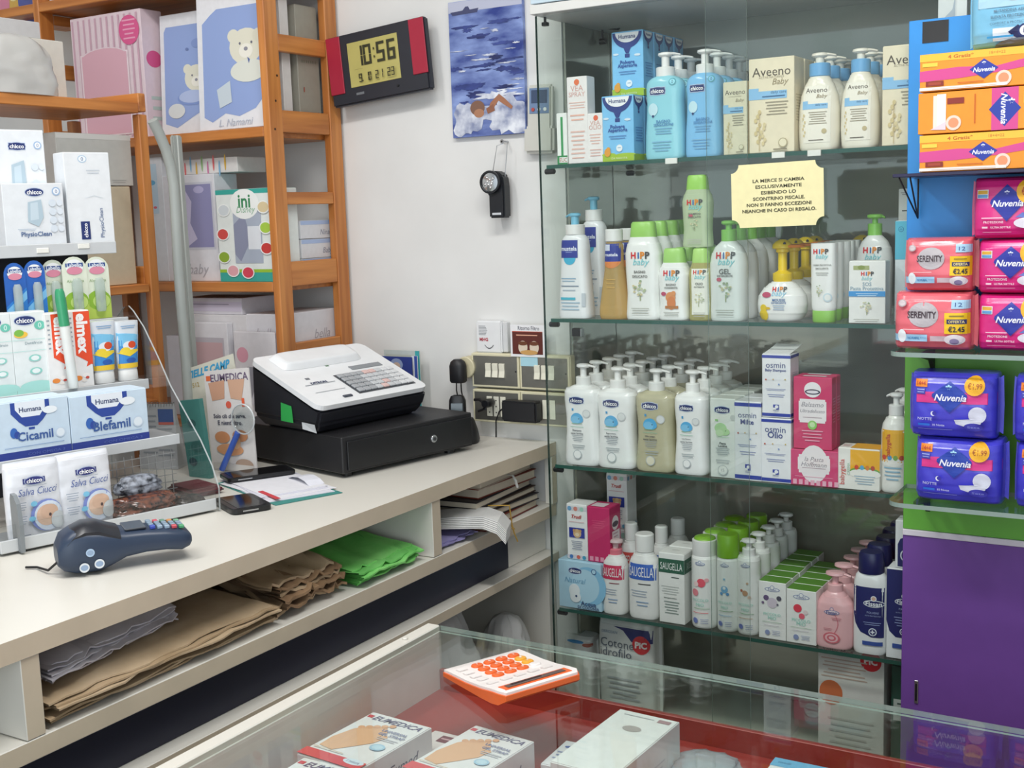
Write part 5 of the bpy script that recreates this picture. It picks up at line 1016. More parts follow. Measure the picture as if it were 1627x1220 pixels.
B().loft([(0, .118, .036, 7), (.010, .110, .029, 7), (.013, .106, .026, 7), (.0135, .1, .022, 7)], RW, 48, cx=.152, cy=Ls-.042, T=R_ @ Matrix.Translation((0, 0, .0005))).build('printer_cover', t)
FT = lambda x, y, e: tuple(R_ @ Vector((x, y, e)))
b = B().box(.2, .118, .0002, .295, .134, .0014, plastic('#82878c', .25), T=R_); b.build('display', t)
kx0, kx1, ky0, ky1 = .135, .305, .022, .105
B().box(kx0-.003, ky0-.003, .0002, kx1+.003, ky1+.003, .001, plastic('#4c4f54', .5), T=R_).build('keypad_tray', t)
nx, ny = 9, 5; km = {c: plastic(c, .45) for c in ('#a3a6aa', '#c3c6c9', '#d6d8da', '#d9b9b4')}
for j in range(ny):
    for i in range(nx):
        c_ = '#a3a6aa' if i < 3 or (j == ny-1 and i < 4) else ('#d9b9b4' if (i, j) in ((4, 4), (5, 4), (4, 0), (5, 1)) else ('#d6d8da' if i > 6 else '#c3c6c9'))
        sx = (kx1-kx0)/nx; sy = (ky1-ky0)/ny
        B().box(kx0+sx*i+.0012, ky0+sy*j+.0012, .001, kx0+sx*(i+1)-.0012, ky0+sy*(j+1)-.0012, .0052, km[c_], bev=.0012, T=R_).build('key', t)
B().prints([('T', .0, .5, .9, 'DITRON', '#2e3a5c', {'b': 2})], lambda x, y, e: FT(.075+x, .075+y, e+.0004), .05, .03).build('maker_lettering', t)
B().prints([('R', -.5, .5, .48, .52, '#9fa4aa'), ('R', -.5, .5, .0, .03, '#b4b8bc')], lambda x, y, e: FT(.075+x, .05+y, e+.0004), .085, .07).build('cover_line', t)
B().box(.083, .014, .0, .108, .022, .003, plastic('#3c4250', .4), bev=.001, T=R_).build('key_lock', t)
B().box(.055, .108, .0, .066, .115, .0008, plastic('#6a6d74', .4), T=R_).build('small_emblem', t)
B().box(.148, .15, .0, .158, .155, .0006, plastic('#5a7a5c', .4), T=R_).build('status_lamp', t)
# stickers on the side that faces the room corner: outer side x=0
b = B(); b.add([(-.0008, .085, .02), (-.0008, .125, .022), (-.0012, .122, .062), (-.0012, .088, .056)], [(0, 3, 2, 1)], ink('#2fa04c')); b.build('green_sticker', t)
b = B(); b.add([(.0075, .022, .002), (.002, .06, .009), (.001, .06, .024), (.0025, .022, .021)], [(0, 3, 2, 1)], ink('#c9ccce')); b.build('serial_label', t)
# cordless handset in its cradle behind the drawer
q = at(728, 680, Z=ZC)
q = Vector((-1.570, 2.347, ZC+.0005))
t = thing('cordless_phone', 'black cordless handset standing in its cradle beside the cash drawer', 'phone', q, math.radians(25))
B().loft([(0, .036, .034, 3.5), (.006, .038, .036, 3.5), (.03, .034, .03, 3), (.05, .028, .022, 3), (.058, .024, .017, 3)], BLACK2, 28).build('cradle', t)
T = Matrix.Translation((-.012, -.004, .03)) @ Matrix.Rotation(-.14, 4, 'X') @ Matrix.Diagonal((.92, .95, .72, 1))
o = B().loft([(0, .02, .012, 3), (.01, .0225, .0135, 3.2), (.06, .0225, .0125, 3.2), (.098, .0215, .0125, 3), (.112, .017, .011, 2.6), (.116, .009, .006, 2.4)], BLACK, 28, T=T).build('handset', t)
B().box(-.0155, -.0142, .062, .0155, -.0125, .088, plastic('#5f6a70', .2), bev=.001, T=T).build('screen', o)
B().box(-.0135, -.0146, .030, -.005, -.0128, .036, plastic('#8c9296', .4), bev=.0008, T=T).build('button', o)
B().box(.005, -.0146, .030, .0135, -.0128, .036, plastic('#8c9296', .4), bev=.0008, T=T).build('button', o)
B().cyl((0, -.0144, .033), .007, .002, STEEL, 16, 'y').build('navigation_key', o).data.transform(T)
# brochures between register and wall
for i, (x0, x1, yt, c_, lab, Yp) in enumerate(((612, 668, 557, '#c3ccc8', 'pale teal-edged brochure standing rearmost behind the register', 2.40), (606, 655, 567, '#2c3f8c', 'navy blue brochure with a round photo standing behind the register', 2.385), (655, 664, 566, '#dfe4ea', 'thin white booklet standing between the brochures behind the register', 2.392))):
    a0 = at(x0, 600, Y=Yp); a1 = at(x1, 600, Y=Yp); zt_ = at((x0+x1)/2, yt, Y=Yp).z
    t = thing('brochure', lab, 'brochure', ((a0.x+a1.x)/2, Yp, ZC+.0005)); ww = a1.x-a0.x; hh = zt_-ZC
    B().box(-ww/2, 0, 0, ww/2, .003, hh, card(c_)).build('cover', t)
    els = [[('R', .38, .5, 0, 1, '#3fa4a8'), ('R', -.45, .35, .6, .95, '#b9c0b4'), ('R', .2, .36, .0, .9, '#d8dcd8')], [('E', .02, .9, .2, .16, '#8a9cc4'), ('E', .02, .88, .12, .1, '#c8b0a0'), ('R', -.4, .4, .3, .5, '#4a5ca4')], [('R', .0, .5, 0, 1, '#3a52a4')]][i]
    B().prints(els, lambda x, z, e: (x, -e, z), ww, hh).build('cover_print', t)
# ------------------------------------------------------------------ back rack of pine
RX = -1.954; RYF = 2.165; RYB = 2.428; RL = -2.95
t = thing('pine_rack', 'orange pine shelf rack with ladder side against the white wall, full of boxes', 'rack', (RX, RYF, 0))
def wp(b, name):
    o = b.build(name, t); o.location = (-RX, -RYF, 0); return o
for xp in (RX-.022, RX-.80):
    wp(B().box(xp, RYF, 0.02, xp+.022, RYF+.046, 2.6, wood('z'), bev=.002), 'post')
    wp(B().box(xp, RYB-.044, 0.02, xp+.022, RYB, 2.6, wood('z'), bev=.002), 'post')
for za, zb_ in ((1.945, 1.984), (1.758, 1.809), (1.589, 1.618), (1.394, 1.453), (1.226, 1.257), (1.04, 1.09), (2.085, 2.11)):
    for xp in (RX-.020, RX-.798): wp(B().box(xp, RYF+.047, za, xp+.018, RYB-.045, zb_, wood('y'), bev=.0015), 'rung')
for zt_ in (1.771, 1.407, 2.137, 1.06):
    wp(B().box(RL, RYF+.002, zt_-.024, RX-.024, RYB-.001, zt_, wood('x'), bev=.002), 'shelf_board')
b = B()
for y_, z_ in ((120, 440), (160, 438), (205, 437)):
    q = at(z_, y_, X=RX); wp(B().cyl((RX-.0005, q.y, q.z), .0028, .0012, plastic('#3a2418', .5), 10, 'x'), 'screw_plug')
def rk(xl, xr, yt, yb, Y): 
    ym = (yt+yb)/2; a = at(xl, ym, Y=Y); b_ = at(xr, ym, Y=Y); b_.x = min(b_.x, -1.980); a.x = max(a.x, -2.729) if xl > 55 else a.x; return (a.x+b_.x)/2, b_.x-a.x, at((xl+xr)/2, yt, Y=Y).z
Z1, Z2, Z3 = 1.7715, 1.4075, 1.0605
x, w_, zt_ = rk(112, 224, 18, 160, 2.19); h = zt_-Z1-.005
carton('gift_box', 'pink baby gift box with striped frame and window on the pine rack', 'box', w_, .07, h, '#e2cfd6',
       [('R', -.48+.083*i, -.455+.083*i, .02, .98, '#c9a4b4') for i in range(12)] + [('R', -.38, .3, .04, .7, '#ead9df'), ('E', -.04, .66, .34, .1, '#e2cfd6'), ('R', -.36, .28, .05, .69, '#d9aab8'), ('E', -.04, .66, .32, .09, '#d9aab8'), ('E', .34, .85, .14, .14, '#d6588c'), ('L', .34, .92, .18, 5, .035, '#e8a0bc')],
       [('E', 0, .62, .36, .3, '#d6588c'), ('L', 0, .3, .5, 3, .08, '#b9c9c4')], loc=(x, 2.232, Z1))
def bear(cx, cy, s): return [('E', cx, cy, s, s*.8, '#dcdac8'), ('E', cx-s*.75, cy+s*.35, s*.35, s*.3, '#dcdac8'), ('E', cx+s*.75, cy+s*.3, s*.35, s*.3, '#d6d4c2'), ('E', cx, cy-s*.14, s*.42, s*.32, '#e8e6da'), ('E', cx, cy-s*.08, s*.12, s*.09, '#8a8a94'), ('E', cx-s*.35, cy+s*.1, s*.06, s*.06, '#6a6a78'), ('E', cx+s*.35, cy+s*.1, s*.06, s*.06, '#6a6a78')]
def blanket(big): 
    win = [(-.42, .1), (-.3, .06), (-.1, .12), (.1, .09), (.34, .14), (.43, .2), (.43, .9), (-.2, .9), (-.3, .86), (-.42, .8)] if big else [(-.42, .1), (-.2, .06), (.1, .14), (.42, .22), (.43, .9), (-.38, .9), (-.42, .86)]
    e = [('P', win, '#8fa4d4')]
    if big: e += bear(.22, .6, .24) + [('E', .25, .42, .26, .12, '#d9dcd2'), ('P', [(-.22, .3), (-.02, .36), (.0, .2), (-.18, .16)], '#c4d0d8'), ('P', [(.24, .52), (.28, .5), (.26, .47)], '#5a6a9c'), ('T', .05, .05, .5, 'L. Namami', '#b9bfcc', {'i': 1})]
    else: e += bear(.18, .46, .22) + [('E', .1, .3, .28, .1, '#7f96cc'), ('E', .1, .31, .25, .085, '#aebde0'), ('E', -.2, .2, .16, .1, '#d4d8d8'), ('E', .02, .7, .03, .02, '#6a7cac'), ('E', .2, .74, .1, .06, '#7f94c8')]
    return e
x, w_, zt_ = rk(237, 322, 16, 205, 2.2); h = zt_-Z1
o = carton('gift_box', 'white-framed box with blue baby blanket, narrower one beside pink gift box', 'box', w_, .03, h, '#e0e2e6', blanket(0), loc=(x, 2.243, Z1+.001)); o.rotation_euler = (-.06, 0, 0)
x, w_, zt_ = rk(312, 421, -12, 203, 2.19)
o = carton('gift_box', 'large white-framed box with blue bear blanket next to the front post', 'box', w_, .03, zt_-Z1, '#e3e4e8', blanket(1), loc=(x-.002, 2.203, Z1+.001)); o.rotation_euler = (-.05, 0, 0)
# seen through the ladder side
carton('pattern_box', 'tall greyish box with faint sprig print seen through the top ladder opening', 'box', .09, .08, 1.945-Z1+.12, '#9c9a8e', right=[('E', -.3+.1*(i % 7), .1+.09*(i*5 % 10), .02, .05, '#7c8270') for i in range(14)] + [('R', -.3, -.26, .3, .34, '#a04a3c'), ('R', .3, .34, .1, .14, '#a04a3c')], loc=(RX-.072, 2.345, Z1))
carton('pale_carton', 'narrow tall white carton just behind the front post of the rack', 'box', .05, .03, .30, '#d9d8d6', loc=(RX-.054, 2.267, Z1))
for i, (za, hh, dd) in enumerate(((Z2, .048, .128), (Z2+.0495, .046, .132), (Z2+.0975, .044, .12))):
    carton('flat_box', 'flat white box with blue lid edge, %s of the stack seen through the ladder' % ('bottom', 'middle', 'top')[i], 'box', .2, dd, hh, '#dcdee2', right=[('R', -.5, .5, .78, 1, '#a9bde0'), ('T', .25, .35, .3, ('Baby', 'Baby', 'Nina')[i], '#8a8fa0', {'i': 1})], loc=(RX-.128, 2.283+dd/2, za), group='flat boxes in the ladder opening')
x, w_, zt_ = rk(345, 438, 300, 447, 2.18); h = zt_-Z2
TEAL = '#3aa79c'
mk = []
for ex, ey, c_ in ((-.36, .78, '#cfd8dc'), (-.4, .52, '#d0504c'), (-.4, .27, '#8fb03c'), (-.25, .12, '#e0a8b0'), (.02, .1, '#d8485c'), (.38, .58, '#a8cc4c'), (.38, .36, '#c8403c'), (.36, .8, '#d8c8a0')): mk += [('E', ex, ey, .115, .085, '#eef2f0'), ('E', ex, ey, .095, .07, c_)]
carton('baby_box', 'white and teal baby gift box with round coloured badges beside the front post', 'box', w_, .09, h, '#e4ebe8',
       [('R', -.5, .5, .95, 1, TEAL), ('R', -.5, .5, .0, .1, TEAL), ('R', -.5, .5, .1, .135, '#9ac43c'), ('R', -.2, .3, .2, .78, '#aab4c4'), ('P', [(-.2, .62), (.0, .74), (.1, .45), (-.1, .22), (-.2, .3)], '#8a90a8'), ('R', .05, .28, .35, .6, '#dfe4ea'), ('E', .02, .84, .26, .2, '#eef2f0'), ('T', .02, .87, .22, 'ini', '#3c8a5c', {'b': 1}), ('T', .04, .77, .34, 'Disney', '#7fb08c', {'i': 1})] + mk, loc=(x, 2.228, Z2), top=[('R', -.5, .5, 0, 1, TEAL)])
x, w_, zt_ = rk(262, 344, 278, 450, 2.2); h = zt_-Z2
carton('baby_box', 'white baby box with tall violet window left of the teal gift box', 'box', w_, .08, h, '#dfe0e6', [('R', -.14, .46, .3, .93, '#c9cbd6'), ('R', -.1, .43, .32, .91, '#8d8cb4'), ('P', [(-.1, .9), (.05, .75), (.0, .55), (.12, .4), (-.1, .32)], '#c9c4e0'), ('E', .2, .86, .1, .05, '#b4b0d4'), ('T', .1, .1, .4, 'baby', '#b0b0b8', {'i': 1})], loc=(x, 2.242, Z2))
hz = h
x, w_, zt_ = rk(290, 382, 252, 280, 2.23)
carton('flat_box', 'flat white box with tiny coloured prints lying on the violet window box', 'box', w_, .1, .036, '#dcdad8', [('E', -.4+.1*i, .3+.4*(i % 2), .015, .1, c_) for i, c_ in enumerate(('#d86a6c', '#7fb0d0', '#d8b04c', '#8fb87c', '#c87ca4', '#d86a6c', '#7fb0d0', '#d8b04c'))], loc=(x, 2.27, Z2+hz+.002))
x, w_, zt_ = rk(236, 264, 250, 450, 2.2)
carton('baby_box', 'narrow white box with cyan print between grey pole and the pine side', 'box', w_, .07, zt_-Z2, '#dbe0e6', [('R', -.5, .2, .55, .95, '#bcd4e4'), ('E', -.1, .8, .2, .1, '#5fa8d0'), ('E', .0, .6, .1, .05, '#d86a7c')], loc=(x-.004, 2.236, Z2))
# bottom compartment
def stackbox(xl, xr, yt, yb, Y, d, lab, col, els=(), right=(), name='flat_box', zbase=None, grp=None):
    x, w_, zt_ = rk(xl, xr, yt, yb, Y); zb2 = at((xl+xr)/2, yb, Y=Y).z if zbase is None else zbase
    return carton(name, lab, 'box', w_, d, zt_-zb2, col, els, right, loc=(x, Y+d/2, zb2), group=grp), zb2, zt_
o, zb2, zt_ = stackbox(268, 398, 536, 640, 2.2, .15, 'large plain white box at the foot of the bottom rack compartment', '#d4d3da', name='pale_box', zbase=Z3)
o2, _, z4 = stackbox(398, 478, 575, 640, 2.195, .14, 'low white box under the ladder boxes at the foot of the rack', '#d2d0d6', name='pale_box', zbase=Z3)
stackbox(302, 362, 513, 576, 2.178, .02, 'small white box with pink window propped in the bottom compartment', '#dedde2', [('R', -.38, .4, .1, .85, '#b9b4bc'), ('R', -.34, .36, .14, .8, '#c4a4a8'), ('E', .1, .3, .2, .1, '#e0dce4')], name='baby_box', zbase=Z3)
o, zb3, z5 = stackbox(284, 392, 500, 535, 2.2, .13, 'flat white box with faint lettering, lower of the bottom compartment pair', '#d8d6d8', [('L', -.1, .6, .7, 2, .2, '#b4b2b8')], zbase=zt_+.001)
stackbox(286, 384, 474, 499, 2.2, .12, 'flat white box with lilac print, upper of the bottom compartment pair', '#d6d4dc', [('R', -.5, .5, .2, .8, '#c9c2d4'), ('L', 0, .6, .6, 1, .2, '#9a94a8')], zbase=z5+.001)
stackbox(393, 470, 500, 574, 2.2, .2, 'white box with pink lower stripe reaching out under the ladder rung', '#dad8dc', [('R', -.5, .5, .1, .2, '#d8a4b8'), ('T', 0, .6, .5, 'bella', '#b9b0b8', {'i': 1})], [('R', -.5, .5, .1, .18, '#c88aa4'), ('T', .2, .5, .3, 'bella', '#a8a4ac', {'i': 1})], zbase=z4+.001)
stackbox(372, 438, 528, 585, 2.172, .012, 'white box with pink flower and silver window at the front post foot', '#d9d6da', [('E', -.3, .75, .14, .14, '#d89cac'), ('R', -.2, .42, .2, .62, '#9a9aa4'), ('P', [(-.2, .2), (.1, .55), (.42, .4), (.42, .2)], '#d4d4dc')], name='baby_box', zbase=Z3)
# boxes on the uppermost board
x, w_, zt_ = rk(66, 150, -90, 8, 2.2)
carton('pale_carton', 'white carton on the uppermost rack board, only its foot in view', 'box', w_, .1, .15, '#d9d6da', loc=(x, 2.25, 2.1375))
x, w_, zt_ = rk(-60, 50, -60, 18, 2.2)
carton('print_box', 'yellow box with blue and pink spots on the uppermost board corner', 'box', w_, .09, .12, '#d8b45c', [('E', .3, .3, .14, .3, '#5a64a8'), ('E', -.1, .3, .14, .2, '#d88aa4'), ('E', .1, .6, .1, .14, '#e8dca4')], loc=(x, 2.275, 2.1375))
# ------------------------------------------------------------------ near pine unit along the side
UX, UY, UT = -2.205, 2.025, 1.832
t = thing('pine_shelf_unit', 'nearer pine shelf unit along the counter, its ladder end towards the rack', 'rack', (UX, UY, 0))
def up2(b, name):
    o = b.build(name, t); o.location = (-UX, -UY, 0); return o
for xp in (UX-.022, UX-.25): up2(B().box(xp, UY-.026, .02, xp+.022, UY, UT-.026, wood('z'), bev=.002), 'post')
for xp in (UX-.022, UX-.25): up2(B().box(xp, .9, .02, xp+.022, .926, UT-.026, wood('z'), bev=.002), 'post')
up2(B().box(UX-.255, .85, UT-.024, UX+.003, UY-.0265, UT, wood('y'), bev=.002), 'top_board')
up2(B().box(UX-.25, UY-.024, UT-.02, UX+.001, UY-.002, UT+.022, wood('x'), bev=.002), 'end_rail')
for za, zb_ in ((1.395, 1.455), (1.12, 1.17)):
    up2(B().box(UX-.227, UY-.024, za, UX-.023, UY-.004, zb_, wood('x'), bev=.0015), 'rung')
up2(B().box(UX-.25, .93, 1.12, UX-.001, UY-.03, 1.14, wood('y'), bev=.002), 'shelf_board')
up2(B().box(UX-.25, .93, 1.395, UX-.001, UY-.03, 1.415, wood('y'), bev=.002), 'shelf_board')
def sx(xl, xr, yt, X): 
    a = at(xl, yt+40, X=X); b_ = at(xr, yt+40, X=X); return (a.y+b_.y)/2, abs(b_.y-a.y), at((xl+xr)/2, yt, X=X).z
RZ = PI/2
y, w_, zb1 = sx(98, 214, 296, UX-.02)
carton('beige_box', 'plain beige box low in the near pine unit behind the counter display', 'box', w_, .17, zb1-1.4165, '#c9bda4', loc=(UX-.115, y, 1.416), rz=RZ)
y, w_, zt_ = sx(98, 216, 212, UX-.02)
carton('storage_box', 'large grey-white box on the beige box inside the near pine unit', 'box', w_, .16, zt_-zb1-.003, '#c4c5c0', [('R', -.5, .5, .9, 1, '#d8d8d4'), ('L', .3, .1, .2, 2, .04, '#a8a8a4')], loc=(UX-.11, y-.004, zb1+.002), rz=RZ)
y, w_, zt_ = sx(0, 110, 40, UX-.03)
wb = carton('pale_box', 'cream white box standing on top of the near pine unit', 'box', .25, .10, .135, '#dedad0', loc=(UX-.155, at(55, 165, X=UX-.06).y, UT+.0005), rz=RZ)
def crumple(name, label, cat, w, d, h, m, loc, rz=0, seed=1, amp=.25, n=44, group=None, part='bag_film', ex=2.4):
    """loose crumpled bag or cloth heap resting on z=0"""
    t = thing(name, label, cat, loc, rz, group)
    vs = []; fs = []
    secs = 20
    for j in range(secs+1):
        q = j/secs; k = (1-q**3)**.5*.8+.2 if q < 1 else .17
        for i in range(n):
            c, s_ = se(2*PI*i/n, ex)
            p = Vector((c*w/2*k, s_*d/2*k, q*h))
            f = noise.noise(Vector((c*2.2+seed, s_*2.2, q*3+seed)))+.5*noise.noise(Vector((c*5, s_*5+seed, q*7)))+.9*(.3-abs(noise.noise(Vector((c*4.5+seed*2, s_*4.5, q*3.5)))))+.35*(.25-abs(noise.noise(Vector((c*10, s_*10+seed, q*8)))))
            rd = 1+amp*f*(.35+.65*min(1, 3*q)); p.x *= rd; p.y *= rd; p.z = max(0, p.z*(1+amp*.5*noise.noise(Vector((c*2, s_*2, seed)))*(1-q**4))) if j else 0
            vs.append(p)
    for j in range(secs):
        for i in range(n): fs.append((j*n+i, j*n+(i+1) % n, (j+1)*n+(i+1) % n, (j+1)*n+i))
    b = B().add(vs, fs, m, True); b.add(vs[:n][::-1], [tuple(range(n))], m); b.add(vs[-n:], [tuple(range(n))], m, True)
    b.build(part, t); return t
crumple('plastic_bag', 'crumpled clear plastic bag leaning against the cream box on the pine unit', 'bag', .2, .08, .125, milky('#e2e2e0', .55, 'cloudy_film'), (UX-.03, at(40, 165, X=UX).y, UT+.0005), RZ, seed=4, amp=.12)
carton('pale_carton', 'grey-white carton lying on the cream box atop the near unit', 'box', .16, .09, .035, '#c9c8c8', loc=(UX-.155, at(55, 165, X=UX-.06).y-.01, UT+.137), rz=RZ)
# grey pole with a bent twin bar
t = thing('grey_pole', 'grey metal upright with a second bar curving away from its top', 'pole', (-2.03, 1.94, ZC+.0005))
GP = plastic('#a3a8a4', .4)
a_ = at(276, 215, X=-2.03); b_ = at(297, 575, X=-2.03)
B().box(-.012, -.006, 0, .0, .022, a_.z-ZC, GP, bev=.003, seg=2).box(-.012, .004, .02, .003, .011, a_.z-ZC, GP, bev=.002).build('upright', t)
B().box(-.03, -.04, 0, .03, .04, .006, GP, bev=.001).build('foot_plate', t)
c0 = at(237, 195, X=-2.02); pth = []
for xx, yy in ((236, 192), (246, 212), (257, 238), (265, 265), (270, 295), (273, 340), (277, 420), (283, 500), (290, 578), (295, 660)):
    q = at(xx, yy, X=-2.013); pth.append((q.x+2.03+.012, q.y-1.94, q.z-ZC))
B().tube(pth, .0115, GP, 14).build('curved_bar', t)
# ------------------------------------------------------------------ counter display stand
SA = math.radians(74); SP = Vector((-1.629, 1.596, ZC+.0005)); su = Vector((math.cos(SA), math.sin(SA), 0)); sb = Vector((-math.sin(SA), math.cos(SA), 0))
def sl_(x, y, s):
    """stand axes (along, z above counter) of a pixel on the upright plane s metres behind its front rail"""
    q = seen_on(x, y, SP+sb*s, sb)-SP; return q.dot(su), q.z
def sw_(lx, ly, z=0): return SP+su*lx+sb*ly+Vector((0, 0, z))
t = thing('display_stand', 'grey tiered counter display stand with clear curved side sheets and a front tray', 'stand', SP, SA)
GR = plastic('#a3a7aa', .4); GR2 = plastic('#c9ccce', .35)
L0 = -.40
zA = 1.519-ZC; zBs = 1.246-ZC; zH = 1.147-ZC; zCs = sl_(199, 504, .31)[1]
def rail(s0, s1, z, xr, name, xl=L0, th=.004, lip=.018, m=GR):
    B().box(xl, s0, z-th, xr, s1, z, m, bev=.0008).box(xl, s0-.004, z-lip, xr, s0, z+.002, GR2, bev=.001).build(name, t)
xA = sl_(183, 385, .34)[0]; xB = sl_(235, 603, .244)[0]; xH = sl_(284, 692, .133)[0]
rail(.34, .46, zA, xA, 'shelf', lip=.022); rail(.244, .32, zBs, xB, 'shelf'); rail(.133, .24, zH, xH, 'shelf'); rail(.30, .45, zCs, sl_(199, 504, .31)[0], 'shelf', lip=.006)
B().box(L0, .0, .004, -.003, .13, .008, GR, bev=.0008).build('tray_floor', t)
B().box(L0, -.004, .004, -.002, .0, .026, GR2, bev=.0015).build('front_rail', t)
B().box(L0, -.0035, .026, -.002, -.0005, .05, ACRYL).build('tray_front', t)
B().box(L0, .452, 0, xA-.01, .458, zA-.005, plastic('#22242a', .5), bev=.001).build('back_panel', t)
ol = [(-.006, .002), (-.008, .045), (.012, .085), (.05, .13), (.10, .175), (.155, .225), (.2, .28), (.25, .335), (.29, .365), (.31, .375), (.33, .372), (.45, .3), (.45, .002)]
def sheet(x):
    b = B().prism(ol, x, x+.003, ACRYL, 'x'); n = len(ol)
    for k in range(2, len(b.f)): b.m[k] = milky('#c3cacb', .7, 'acrylic_edge')
    b.build('side_sheet', t)
sheet(.001); xd = sl_(30, 850, .0)[0]; 
b = B().prism([(-.016, .003), (-.018, .05), (-.012, .085), (.0, .098), (.012, .1), (.016, .09), (.016, .003)], xd-.004, xd+.003, milky('#9aa0a4', .7, 'grey_divider'), 'x'); b.build('tray_divider', t)
b = B()
for i in range(12): b.box(-.02-.016*i-.0006, .128, .012, -.02-.016*i+.0006, .1292, .105, STEEL)
for i in range(7): b.box(-.21, .1278, .014+.014*i, -.012, .1285, .0152+.014*i, STEEL)
b.build('wire_grid', t)
for x, y in ((68, 398), (133, 391)):
    lx, z = sl_(x, y, .335); B().box(lx-.012, .3335, z-.005, lx+.012, .3358, z+.005, card('#ecebe4'), bev=.001).build('price_strip', t)
# goods: front at local -y
def sc_(name, lab, xl, xr, yt, s, z, d, col, els, right=(), group=None, tilt=0, cat='box', fm=None):
    a = sl_(xl, yt+50, s); b_ = sl_(xr, yt+50, s); h = sl_((xl+xr)/2, yt, s)[1]-z; w_ = b_[0]-a[0]
    p = sw_((a[0]+b_[0])/2, s+d/2, z+.0006)
    o = carton(name, lab, cat, w_, d, h, col, els, right, loc=p, rz=SA, group=group, fm=fm); return o, w_, h
def physio(w, h): return oval_mark(.02, .86, .3, .09) + [('E', .38, .87, .07, .07, '#9db8d8'), ('E', .38, .87, .05, .05, '#eef0f4'), ('T', .38, .87, .035, '0', '#3c5f94'), ('P', [(-.12, .38), (-.1, .7), (.12, .74), (.14, .45), (.05, .3)], '#b0c4d0'), ('P', [(-.08, .4), (-.06, .68), (.06, .7), (.06, .42)], '#c4d4de'), ('T', .0, .17, .5, 'PhysioClean', '#4a6490', {'b': 1}), ('L', -.15, .26, .3, 2, .02, '#a9b8c8')] + [('E', .3+.0*i, .68-.14*i, .06, .06, '#d4dde6') for i in range(4)] + [('E', .42, .68-.14*i, .05, .05, '#dbe2ea') for i in range(4)]
o, w_, h = sc_('device_carton', 'white nasal device carton on the stand top shelf, front one', 6, 103, 292, .345, zA, .05, '#e2e6ea', physio(1, 1), [('R', -.3, .3, .1, .9, '#d4dce4')], group='white device cartons')
o2, w2, h2 = sc_('device_carton', 'white nasal device carton rising behind the front one on the stand', -20, 72, 207, .40, zA, .05, '#e4e8ec', physio(1, 1), group='white device cartons')
o3, w3, h3 = sc_('device_carton', 'narrow white carton on end with sideways logo at the stand shelf end', 104, 176, 243, .35, zA, .05, '#e6e9ec', [('E', -.1, .93, .1, .08, '#b4cce0'), ('E', -.1, .93, .08, .06, '#eef2f6'), ('T', -.1, .93, .05, '0', '#3c5f94')] + [('L', .12, .8, .3, 2, .03, '#c9d0d8'), ('P', [(-.1, .5), (.1, .53), (.3, .5), (.3, .495), (.1, .52), (-.1, .495)], '#d4dae0')] + [('R', -.24, -.04, .04, .24, '#27366e'), ('T', -.14, .14, .3, 'chicco', '#ffffff', {'r': PI/2, 'b': 1}), ('T', .24, .22, .62, 'PhysioClean', '#4a6490', {'r': PI/2})], group='white device cartons')
a = sl_(100, 350, .36)
# blister cards on the back step
def blister(xl, xr, yt, s, col, els, lab, grp, lean=0):
    a = sl_(xl, yt+40, s); b_ = sl_(xr, yt+40, s); h = sl_((xl+xr)/2, yt, s)[1]-zCs; w_ = b_[0]-a[0]
    t2 = thing('blister_card', lab, 'card', sw_((a[0]+b_[0])/2, s, zCs+.0006), SA, grp)
    n = 10; pts = [(-w_/2, 0), (w_/2, 0), (w_/2, h*.8)] + [(w_/2*math.cos(PI*i/n), h*.8+h*.2*math.sin(PI*i/n)) for i in range(1, n)] + [(-w_/2, h*.8)]
    B().prism(pts, 0, .0022, card(col)).build('backing_card', t2)
    B().prints(els, lambda x, z, e: (x, -e, z), w_, h).build('front_print', t2)
    B().loft([(h*.12, w_*.16, .006, 2.4), (h*.16, w_*.2, .008, 2.4), (h*.6, w_*.2, .008, 2.4), (h*.66, w_*.13, .005, 2)], milky('#e4ece8', .35, 'clear_blister'), 16, cy=-.0085).build('blister_bubble', t2)
cap_ = [('E', 0, .84, .36, .3, '#eef0f0'), ('E', 0, .78, .32, .16, '#d88aa0'), ('R', -.36, .36, .84, .9, '#2f4f8c'), ('T', 0, .87, .6, 'Labello', '#e8ecf4', {'b': 1})]
gre = [('R', -.5, .5, 0, .3, '#b9cf5c'), ('E', 0, .3, .5, .4, '#8fb83c'), ('E', .1, .28, .36, .28, '#c4dc7c'), ('P', [(-.1, .32), (.1, .44), (.3, .34), (.1, .24)], '#6a9c2c'), ('T', 0, .62, .7, 'Aloe Vera', '#8fa87c')]
blu = [('P', [(-.5, .0), (-.5, .3), (.5, .6), (.5, .1)], '#2f7fd0'), ('P', [(-.5, .25), (.5, .55), (.5, .42), (-.5, .12)], '#7fc0ec'), ('E', .1, .2, .2, .2, '#9fd0f0')]
for i, (xl, xr, yt, s, col, els, lab) in enumerate(((8, 42, 418, .33, '#2a63b8', blu+cap_, 'blue rounded lip balm card at the wall of blue cards on the stand'), (40, 73, 414, .332, '#2a63b8', blu+cap_, 'blue rounded lip balm card next to the green cards on the stand'), (68, 104, 413, .345, '#d5dccb', gre+cap_, 'pale green lip balm card partly behind the green-capped marker'), (100, 139, 408, .33, '#e0e6d4', gre+cap_, 'pale green lip balm card with aloe picture, middle of the green cards'), (136, 174, 408, .332, '#e0e6d4', gre+cap_, 'pale green lip balm card with aloe picture at the stand shelf end'))):
    blister(xl, xr, yt, s, col, els, lab, 'blue lip balm cards' if i < 2 else 'green lip balm cards')
